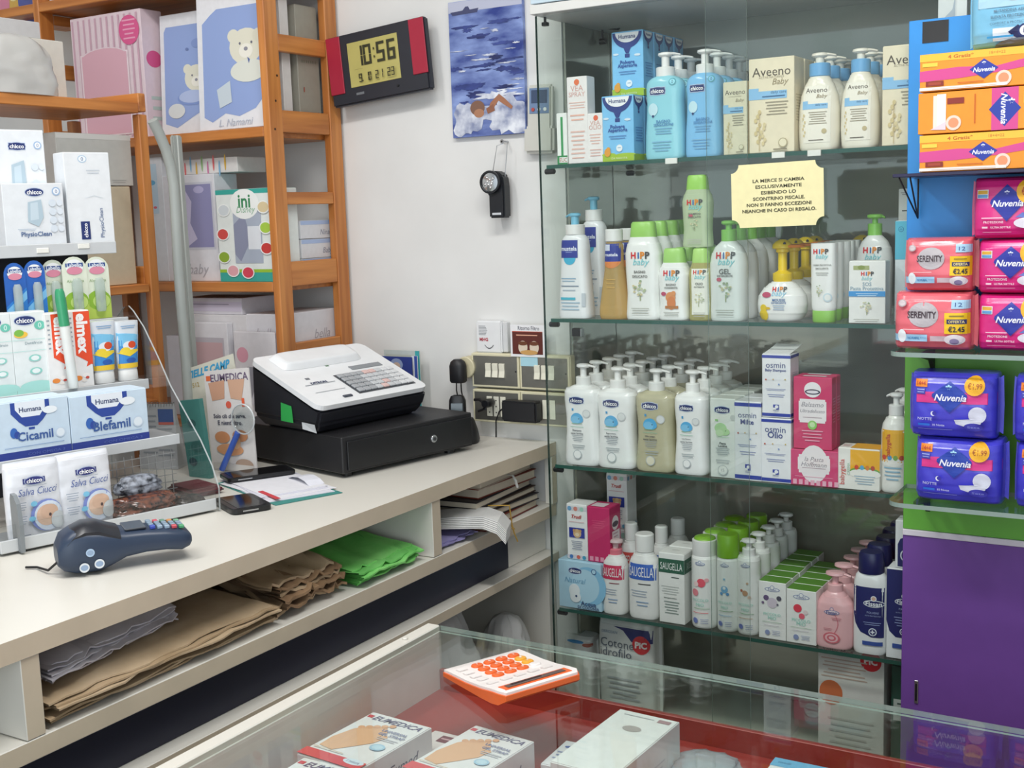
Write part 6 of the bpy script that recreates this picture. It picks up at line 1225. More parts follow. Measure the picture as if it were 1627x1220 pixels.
# lower step: cartons, tube cartons, tubes
chin = oval_mark(-.1, .9, .6, .08) + [('E', .32, .83, .16, .13, '#6fc4b0'), ('T', .32, .83, .1, '0', '#e8f4f0'), ('E', -.25, .73, .2, .1, '#f0c04c'), ('E', -.3, .75, .14, .1, '#7fb84c'), ('T', .1, .62, .5, 'Dentifricio', '#6f8a94'), ('R', -.5, .5, .52, .525, '#a9d8d0'), ('R', -.5, .5, .66, .665, '#a9d8d0'), ('E', .1, .43, .18, .1, '#8fcfc4'), ('E', .1, .43, .12, .07, '#e8eeec'), ('E', .1, .27, .18, .1, '#8fcfc4'), ('E', .1, .27, .12, .07, '#e8eeec'), ('R', -.5, .5, .0, .08, '#a9dcd4'), ('E', .1, .08, .5, .16, '#a9dcd4')]
sc_('toothpaste_carton', 'white mint-banded carton at the outer end of the middle step', -32, 20, 500, .255, zBs, .035, '#e6ebea', chin, group='mint-banded cartons')
sc_('toothpaste_carton', 'white mint-banded carton beside the red and white cartons', 20, 75, 496, .255, zBs, .035, '#e6ebea', chin, group='mint-banded cartons')
elm = [('P', [(-.22, .99), (.5, .99), (.5, .3), (.2, .26), (.4, .42), (-.22, .42)], '#e8502c'), ('T', .14, .7, 1.75, 'elmex', '#f6f4f2', {'r': -PI/2, 'b': 2, 'k': .95}), ('P', [(-.2, .42), (.5, .28), (.5, .45)], '#e8502c'), ('L', -.36, .9, .12, 7, .06, '#9aa4ac'), ('E', -.2, .12, .18, .11, '#e88a3c'), ('E', .15, .15, .16, .1, '#f2ece8'), ('E', .2, .12, .08, .06, '#c84a3c'), ('E', .05, .08, .12, .05, '#e8e0d8')]
sc_('toothpaste_carton', 'red and white upright carton beside the mint-banded cartons', 74, 109, 498, .25, zBs, .035, '#eceae8', elm, group='red and white cartons')
sc_('toothpaste_carton', 'red and white upright carton beside the blue cartoon tubes', 109, 145, 494, .25, zBs, .035, '#eceae8', elm, group='red and white cartons')
for i, (xl, xr) in enumerate(((141, 184), (180, 221))):
    a = sl_(xl, 560, .27); b_ = sl_(xr, 560, .27); w_ = b_[0]-a[0]; h = sl_((xl+xr)/2, 510, .27)[1]-zBs
    t2 = thing('toothpaste_tube', ('blue tube with yellow swirls on white cap, next to red and white cartons', 'blue tube with yellow swirls on white cap at the end of the step')[i], 'tube', sw_((a[0]+b_[0])/2, .27, zBs+.0006), SA, 'blue cartoon tubes')
    hc = h*.18
    F = body(t2, [(0, .74, 2.1), (.04, .82, 2.1), (.35, .9, 2.4), (.75, .98, 3.2), (.93, 1, 4), (1, 1, 4)], w_*.94, .03, h-hc, plastic('#dfe4ea', .25), 'tube_body')
    for ch in t2.children: ch.location.z = hc
    q = B().prints([('R', -.47, .47, .12, .62, '#3f8fd4'), ('P', [(-.46, .5), (0, .66), (.46, .5), (.46, .72), (-.46, .78)], '#7fc4e8'), ('E', .0, .5, .25, .18, '#e8ecf0'), ('E', .12, .52, .16, .14, '#d8502c'), ('E', -.15, .42, .18, .1, '#f0d03c'), ('P', [(-.46, .42), (0, .34), (.46, .46), (.46, .4), (0, .28), (-.46, .36)], '#f0d43c'), ('R', -.44, .44, .04, .14, '#f0c83c'), ('E', .05, .2, .2, .1, '#2f5fb0'), ('L', 0, .9, .6, 2, .04, '#6f9cc4')], F, w_*.94, h-hc, curved=True).build('front_print', t2); q.location.z = hc
    B().loft([(0, w_*.36, .0135, 2), (.001, w_*.375, .0142, 2), (hc-.002, w_*.36, .0138, 2), (hc+.001, w_*.33, .0125, 2)], WHITE, 24).build('cap', t2)
# green capped marker standing in front
a = sl_(103, 560, .236)
a = sl_(116, 598, .232); b_ = sl_(92, 440, .232)
t2 = thing('marker', 'thick white marker with a green cap leaning before the red and white cartons', 'marker', sw_(a[0], .232, zBs+.003), SA)
Lm = math.hypot(b_[0]-a[0], b_[1]-a[1]); an = math.atan2(b_[0]-a[0], b_[1]-a[1])
Tm = Matrix.Rotation(an, 4, 'Y')
B().loft([(0, .0085, .0085, 2), (.002, .009, .009, 2), (Lm*.64, .0092, .0092, 2)], plastic('#e4e6e2', .3), 18, T=Tm).build('barrel', t2)
B().loft([(Lm*.63, .0098, .0098, 2), (Lm*.9, .0098, .0098, 2), (Lm*.97, .0085, .0085, 2), (Lm, .006, .006, 2)], plastic('#3a9a6c', .3), 18, T=Tm).build('cap', t2)
# powdered milk cartons
def hum2(nm): return [('R', -.5, .5, 0, .13, '#2e3f8e'), ('P', [(-.28, .99), (-.28, .8), (-.18, .64), (-.1, .55), (.06, .55), (.14, .64), (.24, .8), (.24, .99)], '#2f4a9c'), ('P', [(-.22, .99), (-.22, .86), (-.14, .72), (.1, .72), (.18, .86), (.18, .99)], '#e8eef6'), ('T', -.02, .85, .3, 'Humana', '#34426c', {'b': 1}), ('R', -.06, .02, .49, .53, '#2f4a9c'), ('E', -.26, .46, .05, .07, '#3a6ab8'), ('E', -.22, .42, .04, .05, '#2f4a9c'), ('T', .02, .38, .48, nm, '#3f5f9c', {'b': 1}), ('E', .36, .37, .07, .07, '#c9d8e8'), ('E', .36, .37, .055, .055, '#e4edf4'), ('E', .24, .8, .1, .05, '#eef4f8'), ('L', 0, .2, .8, 1, .03, '#7f9cc4'), ('T', .15, .06, .5, 'CON OMEGA 3', '#5a6cb0', {'h': .05})]
sc_('milk_carton', 'pale blue milk carton with navy foot, nearer one on the lower step', -8, 112, 636, .14, zH, .07, '#cddfee', hum2('Cicamil'), group='pale blue milk cartons')
sc_('milk_carton', 'pale blue milk carton with navy foot at the end of the lower step', 112, 236, 624, .14, zH, .07, '#cddfee', hum2('Blefamil'), group='pale blue milk cartons')
# wipes pouches in the tray
def wip(): return [('R', -.2, .2, .73, .8, '#3a3f7c')] + oval_mark(0, .765, .34, .09, c='#36397a') + [('T', .05, .63, .72, 'Salva Ciucci', '#4a5f9c', {'i': 1, 'k': 1.25}), ('E', .18, .3, .3, .3, '#7f8fd0'), ('E', .21, .29, .27, .28, '#d8e2f0'), ('E', .18, .3, .2, .2, '#e0bfa8'), ('E', .22, .34, .17, .14, '#d8b49c'), ('E', .29, .26, .05, .04, '#c48a7c'), ('E', .23, .3, .025, .03, '#5a4a4a'), ('E', .38, .22, .14, .16, '#c9ced0'), ('E', -.05, .47, .06, .05, '#7fc4e4'), ('E', -.1, .28, .06, .05, '#7fc4e4'), ('L', -.3, .5, .22, 4, .03, '#9aa4b4'), ('L', -.3, .32, .22, 4, .03, '#9aa4b4'), ('L', -.25, .08, .2, 1, .03, '#8a94a4'), ('L', .0, .7, .4, 1, .02, '#a4acbc')]
for i, (xl, xr, yt, s, lx) in enumerate(((8, 102, 732, .03, 0), (92, 184, 718, .03, 0))):
    a = sl_(xl, 790, s); b_ = sl_(xr, 790, s); h = sl_((xl+xr)/2, yt, s)[1]-.010; w_ = b_[0]-a[0]
    softpack('wipes_pouch', ('white wipes pouch with a baby photo at the tray divider', 'white wipes pouch with a baby photo next to the bag of hair bands')[i], 'pouch', w_*.93, .03, h, film('#e4e6ec', .3), wip(), sw_((a[0]+b_[0])/2, s+.012, .0095), rz=SA-.05+.06*i, group='white wipes pouches', seed=51+i, wr=.0018, seam=False, e=3)
# hair bands and clips in the tray
a = sl_(225, 800, .05)
crumple('hair_band_bag', 'clear bag of brown and black hair bands in the stand tray', 'bag', .13, .08, .038, mat('hair_bands', lambda m, nt, p: (noisy(m, nt, p, '#7c4a38', .5, 110, detail=5, h2='#1c1a20'), p.inputs['Roughness'].__setattr__('default_value', .18))), sw_(-.115, .055, .0095), SA, seed=9, amp=.3)
crumple('patterned_pouch', 'small black and white floral pouch on top of the hair bands', 'pouch', .085, .045, .032, mat('floral_print', lambda m, nt, p: (noisy(m, nt, p, '#9aa0ac', .5, 75, detail=3, h2='#1d2028'), p.inputs['Roughness'].__setattr__('default_value', .5))), sw_(-.115, .078, .047), SA, seed=12, amp=.22)
crumple('hair_clip_bag', 'small dark bag of hair clips at the tray corner', 'bag', .06, .05, .022, mat('dark_clips', lambda m, nt, p: (noisy(m, nt, p, '#4a4644', .5, 70, h2='#141416'), p.inputs['Roughness'].__setattr__('default_value', .2))), sw_(-.035, .04, .0095), SA, seed=14, amp=.2)
# desk calendar behind the stand end
q = at(255, 700, Y=1.83); q1 = at(282, 645, Y=1.83)
t2 = thing('desk_calendar', 'small grey spiral desk calendar standing behind the display stand end', 'calendar', (q.x-.01, 1.83, ZC+.0005), math.radians(20)); hC = q1.z-ZC
B().prism([(0, 0), (.05, 0), (.004, hC)], -.045, .045, card('#b9babc'), 'x').build('calendar_block', t2)
B().prints([('R', .05, .45, .72, .92, '#3f5a94'), ('R', .05, .45, .68, .72, '#c8685c'), ('L', -.2, .8, .4, 8, .08, '#8f949a'), ('L', .2, .6, .4, 6, .08, '#8f949a')], lambda x, z, e: (x, z*.0-e+.004*z/hC, z), .09, hC).build('page_print', t2)
b = B()
for i in range(14): b.tube([(-.042+.0065*i, -.002, hC-.006), (-.042+.0065*i, -.003, hC+.002), (-.042+.0065*i, .008, hC+.003), (-.042+.0065*i, .009, hC-.005)], .0008, STEEL, 5)
b.build('spiral', t2)['kind'] = 'stuff'
# ------------------------------------------------------------------ brochures, magnifier, phones and papers
def stand_card(name, lab, cat, pts_px, Yp, col, els, th=.003, zb_=None):
    p = [at(x, y, Y=Yp) for x, y in pts_px]   # tl tr br bl
    ww = (p[2].x-p[3].x); hh = (p[0].z+p[1].z)/2-(p[2].z+p[3].z)/2
    base = Vector(((p[2].x+p[3].x)/2, Yp, (ZC+.0005) if zb_ is None else zb_)); hh = (p[0].z+p[1].z)/2-base.z
    t2 = thing(name, lab, cat, base)
    sh = ((p[0].x+p[1].x)-(p[2].x+p[3].x))/2; dz = (p[1].z-p[0].z)/2
    M4 = Matrix(((1, 0, sh/hh, 0), (0, 1, 0, 0), (dz/ww*0, 0, 1, 0), (0, 0, 0, 1)))
    b = B(); b.prism([(-ww/2, 0), (ww/2, 0), (ww/2+sh, hh+dz), (-ww/2+sh, hh-dz)], 0, th, card(col)); b.build('cover', t2)
    B().prints(els, lambda x, z, e: (x+sh*z/hh, -e, z+2*dz*(x/ww)*(z/hh)), ww, hh).build('cover_print', t2)
    return t2
stand_card('leaflet', 'cream leaflet with blue heading tilted behind the foot brochure', 'leaflet', ((288, 588), (372, 562), (400, 735), (320, 742)), 1.90, '#d5d3c4', [('T', .0, .93, .85, 'TIELLE CAMP', '#3f9cc8', {'b': 2, 'i': 1, 'r': .0}), ('T', -.3, .82, .14, '512', '#b9a46c', {'b': 1}), ('R', -.3, -.1, .3, .7, '#cbc9bc')])
stand_card('leaflet', 'white brochure with bare feet photos standing before the cream leaflet', 'leaflet', ((322, 590), (396, 584), (408, 738), (338, 745)), 1.872, '#dbd6d4', [('T', .06, .925, .84, 'EUMEDICA', '#6a5a74', {'b': 1}), ('R', -.46, -.36, .9, .95, '#d8683c'), ('P', [(-.42, .88), (-.05, .9), (-.08, .72), (-.36, .7)], '#c99a80'), ('P', [(.02, .9), (.4, .9), (.3, .7), (.06, .72)], '#d0a68c'), ('E', .0, .66, .06, .06, '#d8604c'), ('R', .3, .36, .64, .72, '#e0603c'), ('T', 0, .55, .72, 'Solo ciò che serve.', '#4a4a5c', {'b': 1}), ('T', .0, .485, .55, 'E nient’altro.', '#4a4a5c', {'b': 1}), ('E', -.2, .34, .17, .1, '#c88a60'), ('E', .2, .36, .17, .1, '#c88a60'), ('E', -.05, .22, .3, .1, '#d49a70'), ('E', .1, .3, .1, .12, '#e0b48c'), ('E', .25, .08, .2, .1, '#a89080'), ('R', -.45, .45, .02, .08, '#c4c0bc')])
stand_card('notebook', 'dark teal notebook cover standing behind the clear stand side', 'notebook', ((281, 637), (318, 634), (332, 738), (300, 742)), 1.80, '#3f7a74', [('E', .0, .7, .2, .15, '#2f5a58'), ('E', .1, .4, .3, .2, '#356864'), ('E', -.2, .2, .2, .15, '#2a4a50')], th=.012)
q = at(387, 666, Y=1.862); q2 = at(352, 735, Y=1.852)
t2 = thing('magnifier', 'clear round magnifier with a blue handle leaning on the foot brochure', 'magnifier', (q2.x, 1.852, ZC+.0005))
cx_, cz_ = q.x-q2.x, q.z-ZC
Tq = Matrix.Translation((cx_, .008, cz_)) @ Matrix.Rotation(PI/2, 4, 'X')
B().loft([(-.002, .03, .03, 2), (.001, .032, .032, 2), (.003, .028, .028, 2), (.006, .012, .012, 2)], clear('#f6f8f8', 1.4, .03, 'lens_glass'), 32, T=Tq).build('lens', t2)
ri = [(cx_+.032*math.cos(2*PI*i/28), .008, cz_+.032*math.sin(2*PI*i/28)) for i in range(29)]
B().tube(ri, .0018, milky('#e4e8ea', .7, 'clear_rim'), 8).build('rim', t2)
dv = Vector((0-cx_, 0, .012-cz_)).normalized()
s0 = Vector((cx_, .008, cz_))+dv*.034; s1 = Vector((.0, .0, .008))
B().tube([s0, s0+dv*.01, s1-dv*.01, s1], .0065, plastic('#3f5fb4', .3), 12).build('handle', t2)
t2 = thing('paper_stack', 'loose stack of white papers and envelopes under the phones on the counter', 'papers', (-1.655, 1.785, ZC+.0006), math.radians(-24))
for i in range(5):
    a = (.05, -.03, .1, -.08, .02)[i]; m = card(('#3f8a84', '#dcdce6', '#e4e4ea', '#d8d8e4', '#e6e6ec')[i])
    ww, dd = (.13, .085), None
    w2, d2_ = (.27, .25, .25, .23, .24)[i], (.155, .15, .145, .14, .13)[i]
    B().box(-w2/2+.004*i, -d2_/2+.01, .0012*i, w2/2-.012*i, d2_/2+.004*i, .0012*i+.001, m, T=Matrix.Rotation(a, 4, 'Z')).build('sheet', t2)
B().box(.03, -.05, .0062, .115, -.04, .0072, ink('#c8444c')).build('red_strip', t2)
B().prism([(-.05, .006), (-.03, .012), (0, .016), (.03, .013), (.05, .0064), (.05, .0058), (.03, .0122), (0, .015), (-.03, .011), (-.05, .005)], .05, .085, card('#dedfe8'), 'y').build('curled_sheet', t2)
def phone(name, lab, pts, z, th, rzf=None):
    p = [at(x, y, Z=z+th) for x, y in pts]   # front-left, front-right, back-right, back-left
    u_ = ((p[1]-p[0])+(p[2]-p[3])); a = math.atan2(u_.y, u_.x); w2 = u_.length/2; d_ = ((p[3]-p[0]).length+(p[2]-p[1]).length)/2
    c_ = (p[0]+p[1]+p[2]+p[3])/4
    t2 = thing(name, lab, 'phone', (c_.x, c_.y, z), a)
    B().loft([(0, w2/2-.003, d_/2-.003, 8), (.0015, w2/2, d_/2, 8), (th-.0015, w2/2, d_/2, 8), (th, w2/2-.002, d_/2-.002, 8)], plastic('#17181b', .25), 48).build('phone_body', t2)
    B().box(-w2/2+.012, -d_/2+.005, th, w2/2-.012, d_/2-.005, th+.0004, plastic('#0c0d10', .08)).build('screen', t2)
    B().box(-w2/2+.02, -d_/2-.0004, th*.4, -w2/2+.05, -d_/2+.001, th*.62, STEEL).build('side_button', t2)
    return t2
phone('smartphone', 'black smartphone lying on the white papers beside the cash drawer', ((355, 763), (473, 745), (452, 738), (354, 750)), ZC+.0075, .009)
phone('smartphone', 'dark smartphone with worn frame lying on the counter beside the stand', ((360, 812), (432, 800), (402, 782), (346, 790)), ZC+.0006, .011)
q = at(330, 765, Z=ZC+.01)
t2 = thing('wallet', 'small dark red wallet between the stand and the smartphones', 'wallet', (-1.785, 1.694, ZC+.0006), SA+PI/2)
B().box(-.05, -.035, 0, .05, .035, .016, plastic('#6a2430', .5), bev=.005, seg=2).build('wallet_body', t2); B().box(-.051, -.036, .0065, .051, .036, .009, plastic('#3a1a22', .5), bev=.001).build('wallet_edge', t2)
# card terminal
p0_ = at(92, 893, Z=ZC+.02); p1_ = at(298, 862, Z=ZC+.02)
ta_ = math.atan2(p1_.y-p0_.y, p1_.x-p0_.x); Lt = (p1_-p0_).length*1.02
t2 = thing('card_terminal', 'dark blue card payment terminal lying in front of the display stand', 'terminal', ((p0_+p1_)/2).to_tuple()[:2]+(ZC+.0006,), ta_)
TB2 = plastic('#2c3a50', .38); TD = plastic('#24272e', .3)
prof = [(-.5, .22, .62, .030, .035), (-.46, .1, .86, .036, .039), (-.38, .02, .98, .039, .042), (-.28, .0, 1.0, .040, .042), (-.2, .0, .97, .040, .042), (-.1, .1, .88, .038, .040), (0, .22, .82, .036, .039), (.15, .26, .8, .036, .039), (.3, .25, .76, .037, .039), (.42, .2, .7, .037, .038), (.48, .26, .62, .033, .034), (.5, .34, .54, .028, .03)]
Ht = .074; n = 28; vs = []; fs = []
for x_, lo, hi, hw, hw2 in prof:
    for i in range(n):
        c_, s_ = se(2*PI*i/n, 3.4); vs.append((x_*Lt, c_*hw*1.0, (lo+hi)/2*Ht+s_*(hi-lo)/2*Ht))
for j in range(len(prof)-1):
    for i in range(n): fs.append((j*n+i, j*n+(i+1) % n, (j+1)*n+(i+1) % n, (j+1)*n+i))
b = B().add(vs, fs, TB2, True); b.add(vs[:n], [tuple(range(n))], TB2, True); b.add(vs[-n:], [tuple(range(n))], TB2, True); b.build('terminal_body', t2)
# printer lid: dark arch over the thick end
vs = []; fs = []; cr_ = [(-.43, .84), (-.38, .97), (-.3, 1.06), (-.2, 1.05), (-.12, .95), (-.04, .87)]
for x_, hi in cr_:
    for k in range(9):
        q = -1+2*k/8; vs.append((x_*Lt, q*.036, Ht*(hi+.02)-.012*abs(q)**3))
for j in range(5):
    for k in range(8): fs.append((j*9+k, j*9+k+1, j*9+10+k, j*9+9+k))
m_ = len(vs); vs += [(v[0], v[1]*.98, v[2]-.008) for v in vs]; fs += [tuple(i+m_ for i in f[::-1]) for f in fs[:40]]
edge = [j*9 for j in range(6)]; 
for j in range(5):
    for k in (0, 8): fs.append((j*9+k, j*9+9+k, m_+j*9+9+k, m_+j*9+k))
for k in range(8): fs += [(k, k+1, m_+k+1, m_+k), (45+k, 46+k, m_+46+k, m_+45+k)]
B().add(vs, fs, TD, True).build('printer_lid', t2)
B().box(.0*Lt, -.026, Ht*.80, .16*Lt, .026, Ht*.845, plastic('#3a4048', .2), bev=.001, T=None).build('screen', t2)
for i in range(5):
    for j in range(4):
        c_ = ('#3a4fb0', '#8fa4b8', '#8fa4b8', '#c4505c', '#4a9c6c')[i] if j == 0 else ('#5a8a74', '#c88a4c', '#6fa884', '#7f95a8', '#c8485c')[(i+j) % 5] if j == 3 else '#7f95a8'
        x_ = (.19+.055*i)*Lt; z_ = Ht*(.79-.018*i); B().box(x_, -.026+.0135*j, z_-.002, x_+.008, -.017+.0135*j, z_+.0035, plastic(c_, .4), bev=.001).build('key', t2)
for (x_, z_, rx, rz_, c_) in ((-.275, .50, .0065, .006, '#a9c0d8'), (-.325, .2, .0075, .0048, '#d8dce0'), (-.215, .24, .0075, .0048, '#d8dce0')):
    B().prints([('E', 0, 0, .5, .5, c_), ('E', 0, 0, .38, .3, '#8fa4c0')], lambda x, z, e, x_=x_, z_=z_: (x_*Lt+x, -.0408-e, z_*Ht+z), rx*2, rz_*2).build('round_sticker', t2)
B().tube([(-.49*Lt, .0, .02), (-.56*Lt, .01, .006), (-.62*Lt, .05, .003), (-.7*Lt, .06, .003)], .002, BLACK).build('cable', t2)
# ------------------------------------------------------------------ cubby contents under the worktop
zc2 = z2+.0008
def sheetpile(name, lab, cat, outline, n, z0, dz, mats, wav, seed, loc=(0, 0, 0), part='sheet', group=None):
    """pile of limp sheets: each an own part; outline = 4 XY corners (front-left, front-right, back-right, back-left)"""
    t2 = thing(name, lab, cat, (outline[0][0], outline[0][1], z0), 0, group); o0 = Vector((outline[0][0], outline[0][1], z0)); rr2 = random.Random(seed)
    for k in range(n):
        N, Mq = 16, 8; vs = []; fs = []
        jx, jy = rr2.uniform(-.015, .015), rr2.uniform(-.012, .012); sd = seed*3+k*.15
        for j in range(Mq+1):
            for i in range(N+1):
                a, c = i/N, j/Mq
                fr = Vector(outline[0]).lerp(Vector(outline[1]), a); bk = Vector(outline[3]).lerp(Vector(outline[2]), a); p = fr.lerp(bk, c)
                hz_ = wav*(.5+.5*noise.noise(Vector((a*3.2+sd, c*2.5, seed))))*min(1, .25+c*1.6)+.4*wav*abs(noise.noise(Vector((a*9+sd, c*6, seed+k))))
                edge = .012*noise.noise(Vector((a*7, seed+k*.4, 2))) if j == 0 else 0
                vs.append(Vector((p.x+jx*(1-c)+edge, p.y+jy, z0+k*dz+hz_))-o0)
        for j in range(Mq):
            for i in range(N): fs.append((j*(N+1)+i, j*(N+1)+i+1, (j+1)*(N+1)+i+1, (j+1)*(N+1)+i))
        b = B().add(vs, fs, mats[k % len(mats)], True)
        vs2 = [v-Vector((0, 0, dz*.6)) for v in vs]; b.add(vs2, [f[::-1] for f in fs], mats[k % len(mats)], True)
        m3 = len(vs); rim = [(i, i+1, m3+i+1, m3+i) for i in range(N)]
        b.add(vs+vs2, rim, mats[k % len(mats)], True)
        b.build(part, t2)
    return t2
KR = [cloth('#b79f80', '#a08868', 10, .3), cloth('#c4ae90', '#ac9474', 10, .3)]
yd = at(705, 882, X=XC).y
gq = lambda x, y: at(x, y, Z=zc2+.01)
ya0 = at(80, 1150, X=XC-.02).y; ya1 = at(440, 1000, X=XC-.02).y; yb0 = at(430, 1000, X=XC-.02).y; yb1 = at(575, 935, X=XC-.02).y; yg0 = at(560, 935, X=XC-.02).y; yg1 = at(690, 880, X=XC-.02).y
sheetpile('paper_pile', 'thick pile of folded kraft paper sheets filling the near cubby', 'paper', ((XC-.012, ya0), (XC-.02, ya1), (XC-.3, ya1), (XC-.3, ya0)), 8, zc2+.002, .0044, KR, .02, 3)
sheetpile('tissue_pile', 'grey-white crumpled tissue paper heaped on the kraft paper pile', 'paper', ((XC-.03, ya0+.012), (XC-.075, ya0+.29), (XC-.3, ya0+.29), (XC-.3, ya0+.012)), 7, zc2+.046, .0035, [cloth('#d6d3d8', '#c0bcc4', 12, .4), cloth('#c9c6cc', '#b0acb4', 12, .4)], .034, 8)
sheetpile('brown_paper_heap', 'loose brown wrapping paper heap between kraft pile and green tissue', 'paper', ((XC-.02, yb0+.026), (XC-.03, yb1-.045), (XC-.28, yb1-.05), (XC-.28, yb0+.02)), 7, zc2+.002, .008, [cloth('#c0a888', '#a48a6a', 9, .4), cloth('#9a7c5c', '#7e6248', 9, .4)], .055, 14)
sheetpile('green_tissue_pile', 'bright green tissue paper sheets beside the cubby divider', 'paper', ((XC-.012, yg0+.012), (XC-.02, yd-.055), (XC-.27, yd-.055), (XC-.27, yg0+.005)), 6, zc2+.002, .005, [cloth('#7fd070', '#62b858', 12, .35), cloth('#8fdc7c', '#6cc45e', 12, .35)], .03, 21)
# books and papers in the far cubby
bk = [('#6a2a22', .17, .25, .018), ('#1d1a20', .18, .26, .016), ('#3a2a20', .175, .25, .014), ('#1a1820', .18, .26, .016), ('#7a3424', .165, .24, .022), ('#b9a898', .16, .235, .016)]
zz = zc2
lb = ('dark red book at the bottom of the pile in the far cubby', 'black book second from the bottom in the far cubby', 'brown book third from the bottom in the far cubby, yellow cord beside it', 'black book with cream page edges in the far cubby pile', 'rust red book second from the top in the far cubby', 'beige book on top of the pile in the far cubby, white ribbon hanging out')
for i, (c_, d_, w_, th_) in enumerate(bk):
    t2 = thing('book', lb[i], 'book', (XC-.02-(.012 if i > 3 else .004*i), W-.05-w_/2-.006*(i % 2), zz), PI/2+(.05, -.04, .02, .06, -.03, .04)[i], 'books in the far cubby')
    B().box(-w_/2, 0, 0, w_/2, d_, .002, plastic(c_, .5), bev=.0006).box(-w_/2, 0, th_-.002, w_/2, d_, th_, plastic(c_, .5), bev=.0006).box(-w_/2, d_-.002, .002, w_/2, d_, th_-.002, plastic(c_, .5)).build('cover', t2)
    B().box(-w_/2+.004, .003, .0022, w_/2-.004, d_-.003, th_-.0022, card('#cfc4b0')).build('pages', t2)
    if i == 5:
        B().prism([(.02, .008), (-.012, .0075), (-.02, -.004), (-.024, -.02), (-.0235, -.02), (-.0195, -.0035), (-.0115, .0083), (.02, .0088)], .0, .008, card('#dcdcd8'), 'x').build('ribbon', t2)
    zz += th_+.0008
t2 = thing('yellow_cord', 'thin yellow cord hanging out of the dark books over the shelf edge', 'cord', (XC, 2.17, zc2)); 
q0 = at(808, 800, X=XC+.004); q1 = at(822, 860, X=XC+.006)
B().tube([(-.05, .005, .046), (-.02, .0, .05), (.006, q0.y-2.17, .045), (.008, q0.y-2.165, .0), (.007, (q0.y+q1.y)/2-2.17, -.02), (.007, q1.y-2.17, q1.z-zc2)], .0016, plastic('#c9a24a', .5), 6).tube([(.007, q0.y-2.163, .012), (.009, q0.y-2.18, -.004), (.008, q0.y-2.155, -.012), (.007, q0.y-2.17, .0)], .0014, plastic('#c9a24a', .5), 6).build('cord_strand', t2)
sheetpile('lilac_paper', 'lilac wrapping paper with a printed fruit motif beside the divider', 'paper', ((XC-.012, yd+.012), (XC-.012, yd+.15), (XC-.2, yd+.15), (XC-.2, yd+.012)), 3, zc2+.002, .004, [cloth('#9a94c4', '#8a84b4', 12, .2)], .012, 31)
t2 = thing('paper_sheaf', 'sheaf of folded white paper bags sticking out over the shelf edge', 'paper', (XC-.0, yd+.12, zc2+.030), math.radians(24))
for i in range(7):
    pts = [(-.16, .002*i), (-.05, .003+.003*i), (.02, .004+.0032*i), (.05, -.008+.0034*i), (.068, -.03+.0036*i)]
    pts2 = pts+[(a, b_-.0022) for a, b_ in pts[::-1]]
    B().prism(pts2, -.03+.003*i, .045+.004*i, card('#e4e4e0' if i % 2 else '#d8d8d6'), 'y').build('paper_bag', t2)
B().prints([('R', -.2, .2, .3, .7, '#8a8fa8')], lambda x, z, e: (.028+z*.35, .01+x, .0232-e*0+.0012), .03, .03).build('small_stamp', t2) if False else None
# white plastic bags under the counter
for i, (x, y, w_, d_, h, lab) in enumerate(((XC-.14, 2.22, .26, .2, .3, 'tall bundle of white plastic bags under the counter end'), (XC-.10, 2.31, .16, .14, .2, 'small crumpled white plastic bag at the counter end panel'))):
    if i == 0:
        crumple('plastic_bag_bundle', lab, 'bag', .20, .19, .285, cloth('#d4d4d3', '#bcbcbc', 8, .5), (XC-.14, 2.10, .42), .2, seed=21, amp=.16, group='white plastic bags')
    else:
        crumple('plastic_bag_bundle', lab, 'bag', .12, .11, .2, cloth('#d8d8d6', '#c2c2c0', 8, .5), (XC-.085, 2.318, .42), .2, seed=25, amp=.2, group='white plastic bags')
o = B().box(XC-.36, 1.9, .40, XC-.01, W-.037, .419, LAM, bev=.001).build('foot_shelf', bpy.data.objects['counter']); o.location = (-XC, -1.0, 0)
# ------------------------------------------------------------------ glass-topped display case in front
ZT = .85; CXL = -1.162; CYB = 1.642; CXR = .35; CYF = .62
t = thing('display_case', 'glass-topped display case with white side, red inner floor and boxes inside', 'case', (CXL, CYB, 0))
def dp(b, name):
    o = b.build(name, t); o.location = (-CXL, -CYB, 0); return o
b = B().box(CXL, CYF, ZT-.008, CXR, CYB, ZT, GLASS, fm={'+y': PALEEDGE, '-y': PALEEDGE}); dp(b, 'glass_top')
dp(B().box(CXL+.002, CYB-.008, .776, CXR, CYB-.002, ZT-.0085, GLASS, fm={'+z': PALEEDGE}), 'back_glass')
RED = plastic('#97302c', .4)
dp(B().box(CXL+.002, CYB-.012, .30, CXR, CYB-.002, .7755, RED, bev=.001), 'back_board')
dp(B().box(CXL+.002, CYF, .72, CXR, CYB-.013, .740, RED), 'red_floor')
dp(B().box(CXL-.014, CYF, .02, CXL+.0015, CYB-.001, ZT-.009, plastic('#dcd9d4', .4), bev=.001), 'side_board')
dp(B().box(CXL-.026, CYF, ZT-.016, CXL-.0005, CYB, ZT+.001, LAM, bev=.002), 'top_rail')
dp(B().box(CXL-.05, CYF, ZT-.07, CXL-.027, CYB-.01, ZT-.03, plastic('#a89c88', .4), bev=.002), 'side_rail')
dp(B().box(CXR+.001, CYF, .02, CXR+.016, CYB, ZT-.009, plastic('#dcd9d4', .4)), 'side_board')
dp(B().box(CXL+.002, CYF-.012, .02, CXR, CYF-.001, ZT-.009, plastic('#dcd9d4', .4)), 'front_board')
q = at(652, 1018, Z=ZT); dp(B().cyl((CXL-.013, q.y, ZT+.0005), .005, .004, LAM, 14, bev=.001), 'rail_peg')
zf = .7408
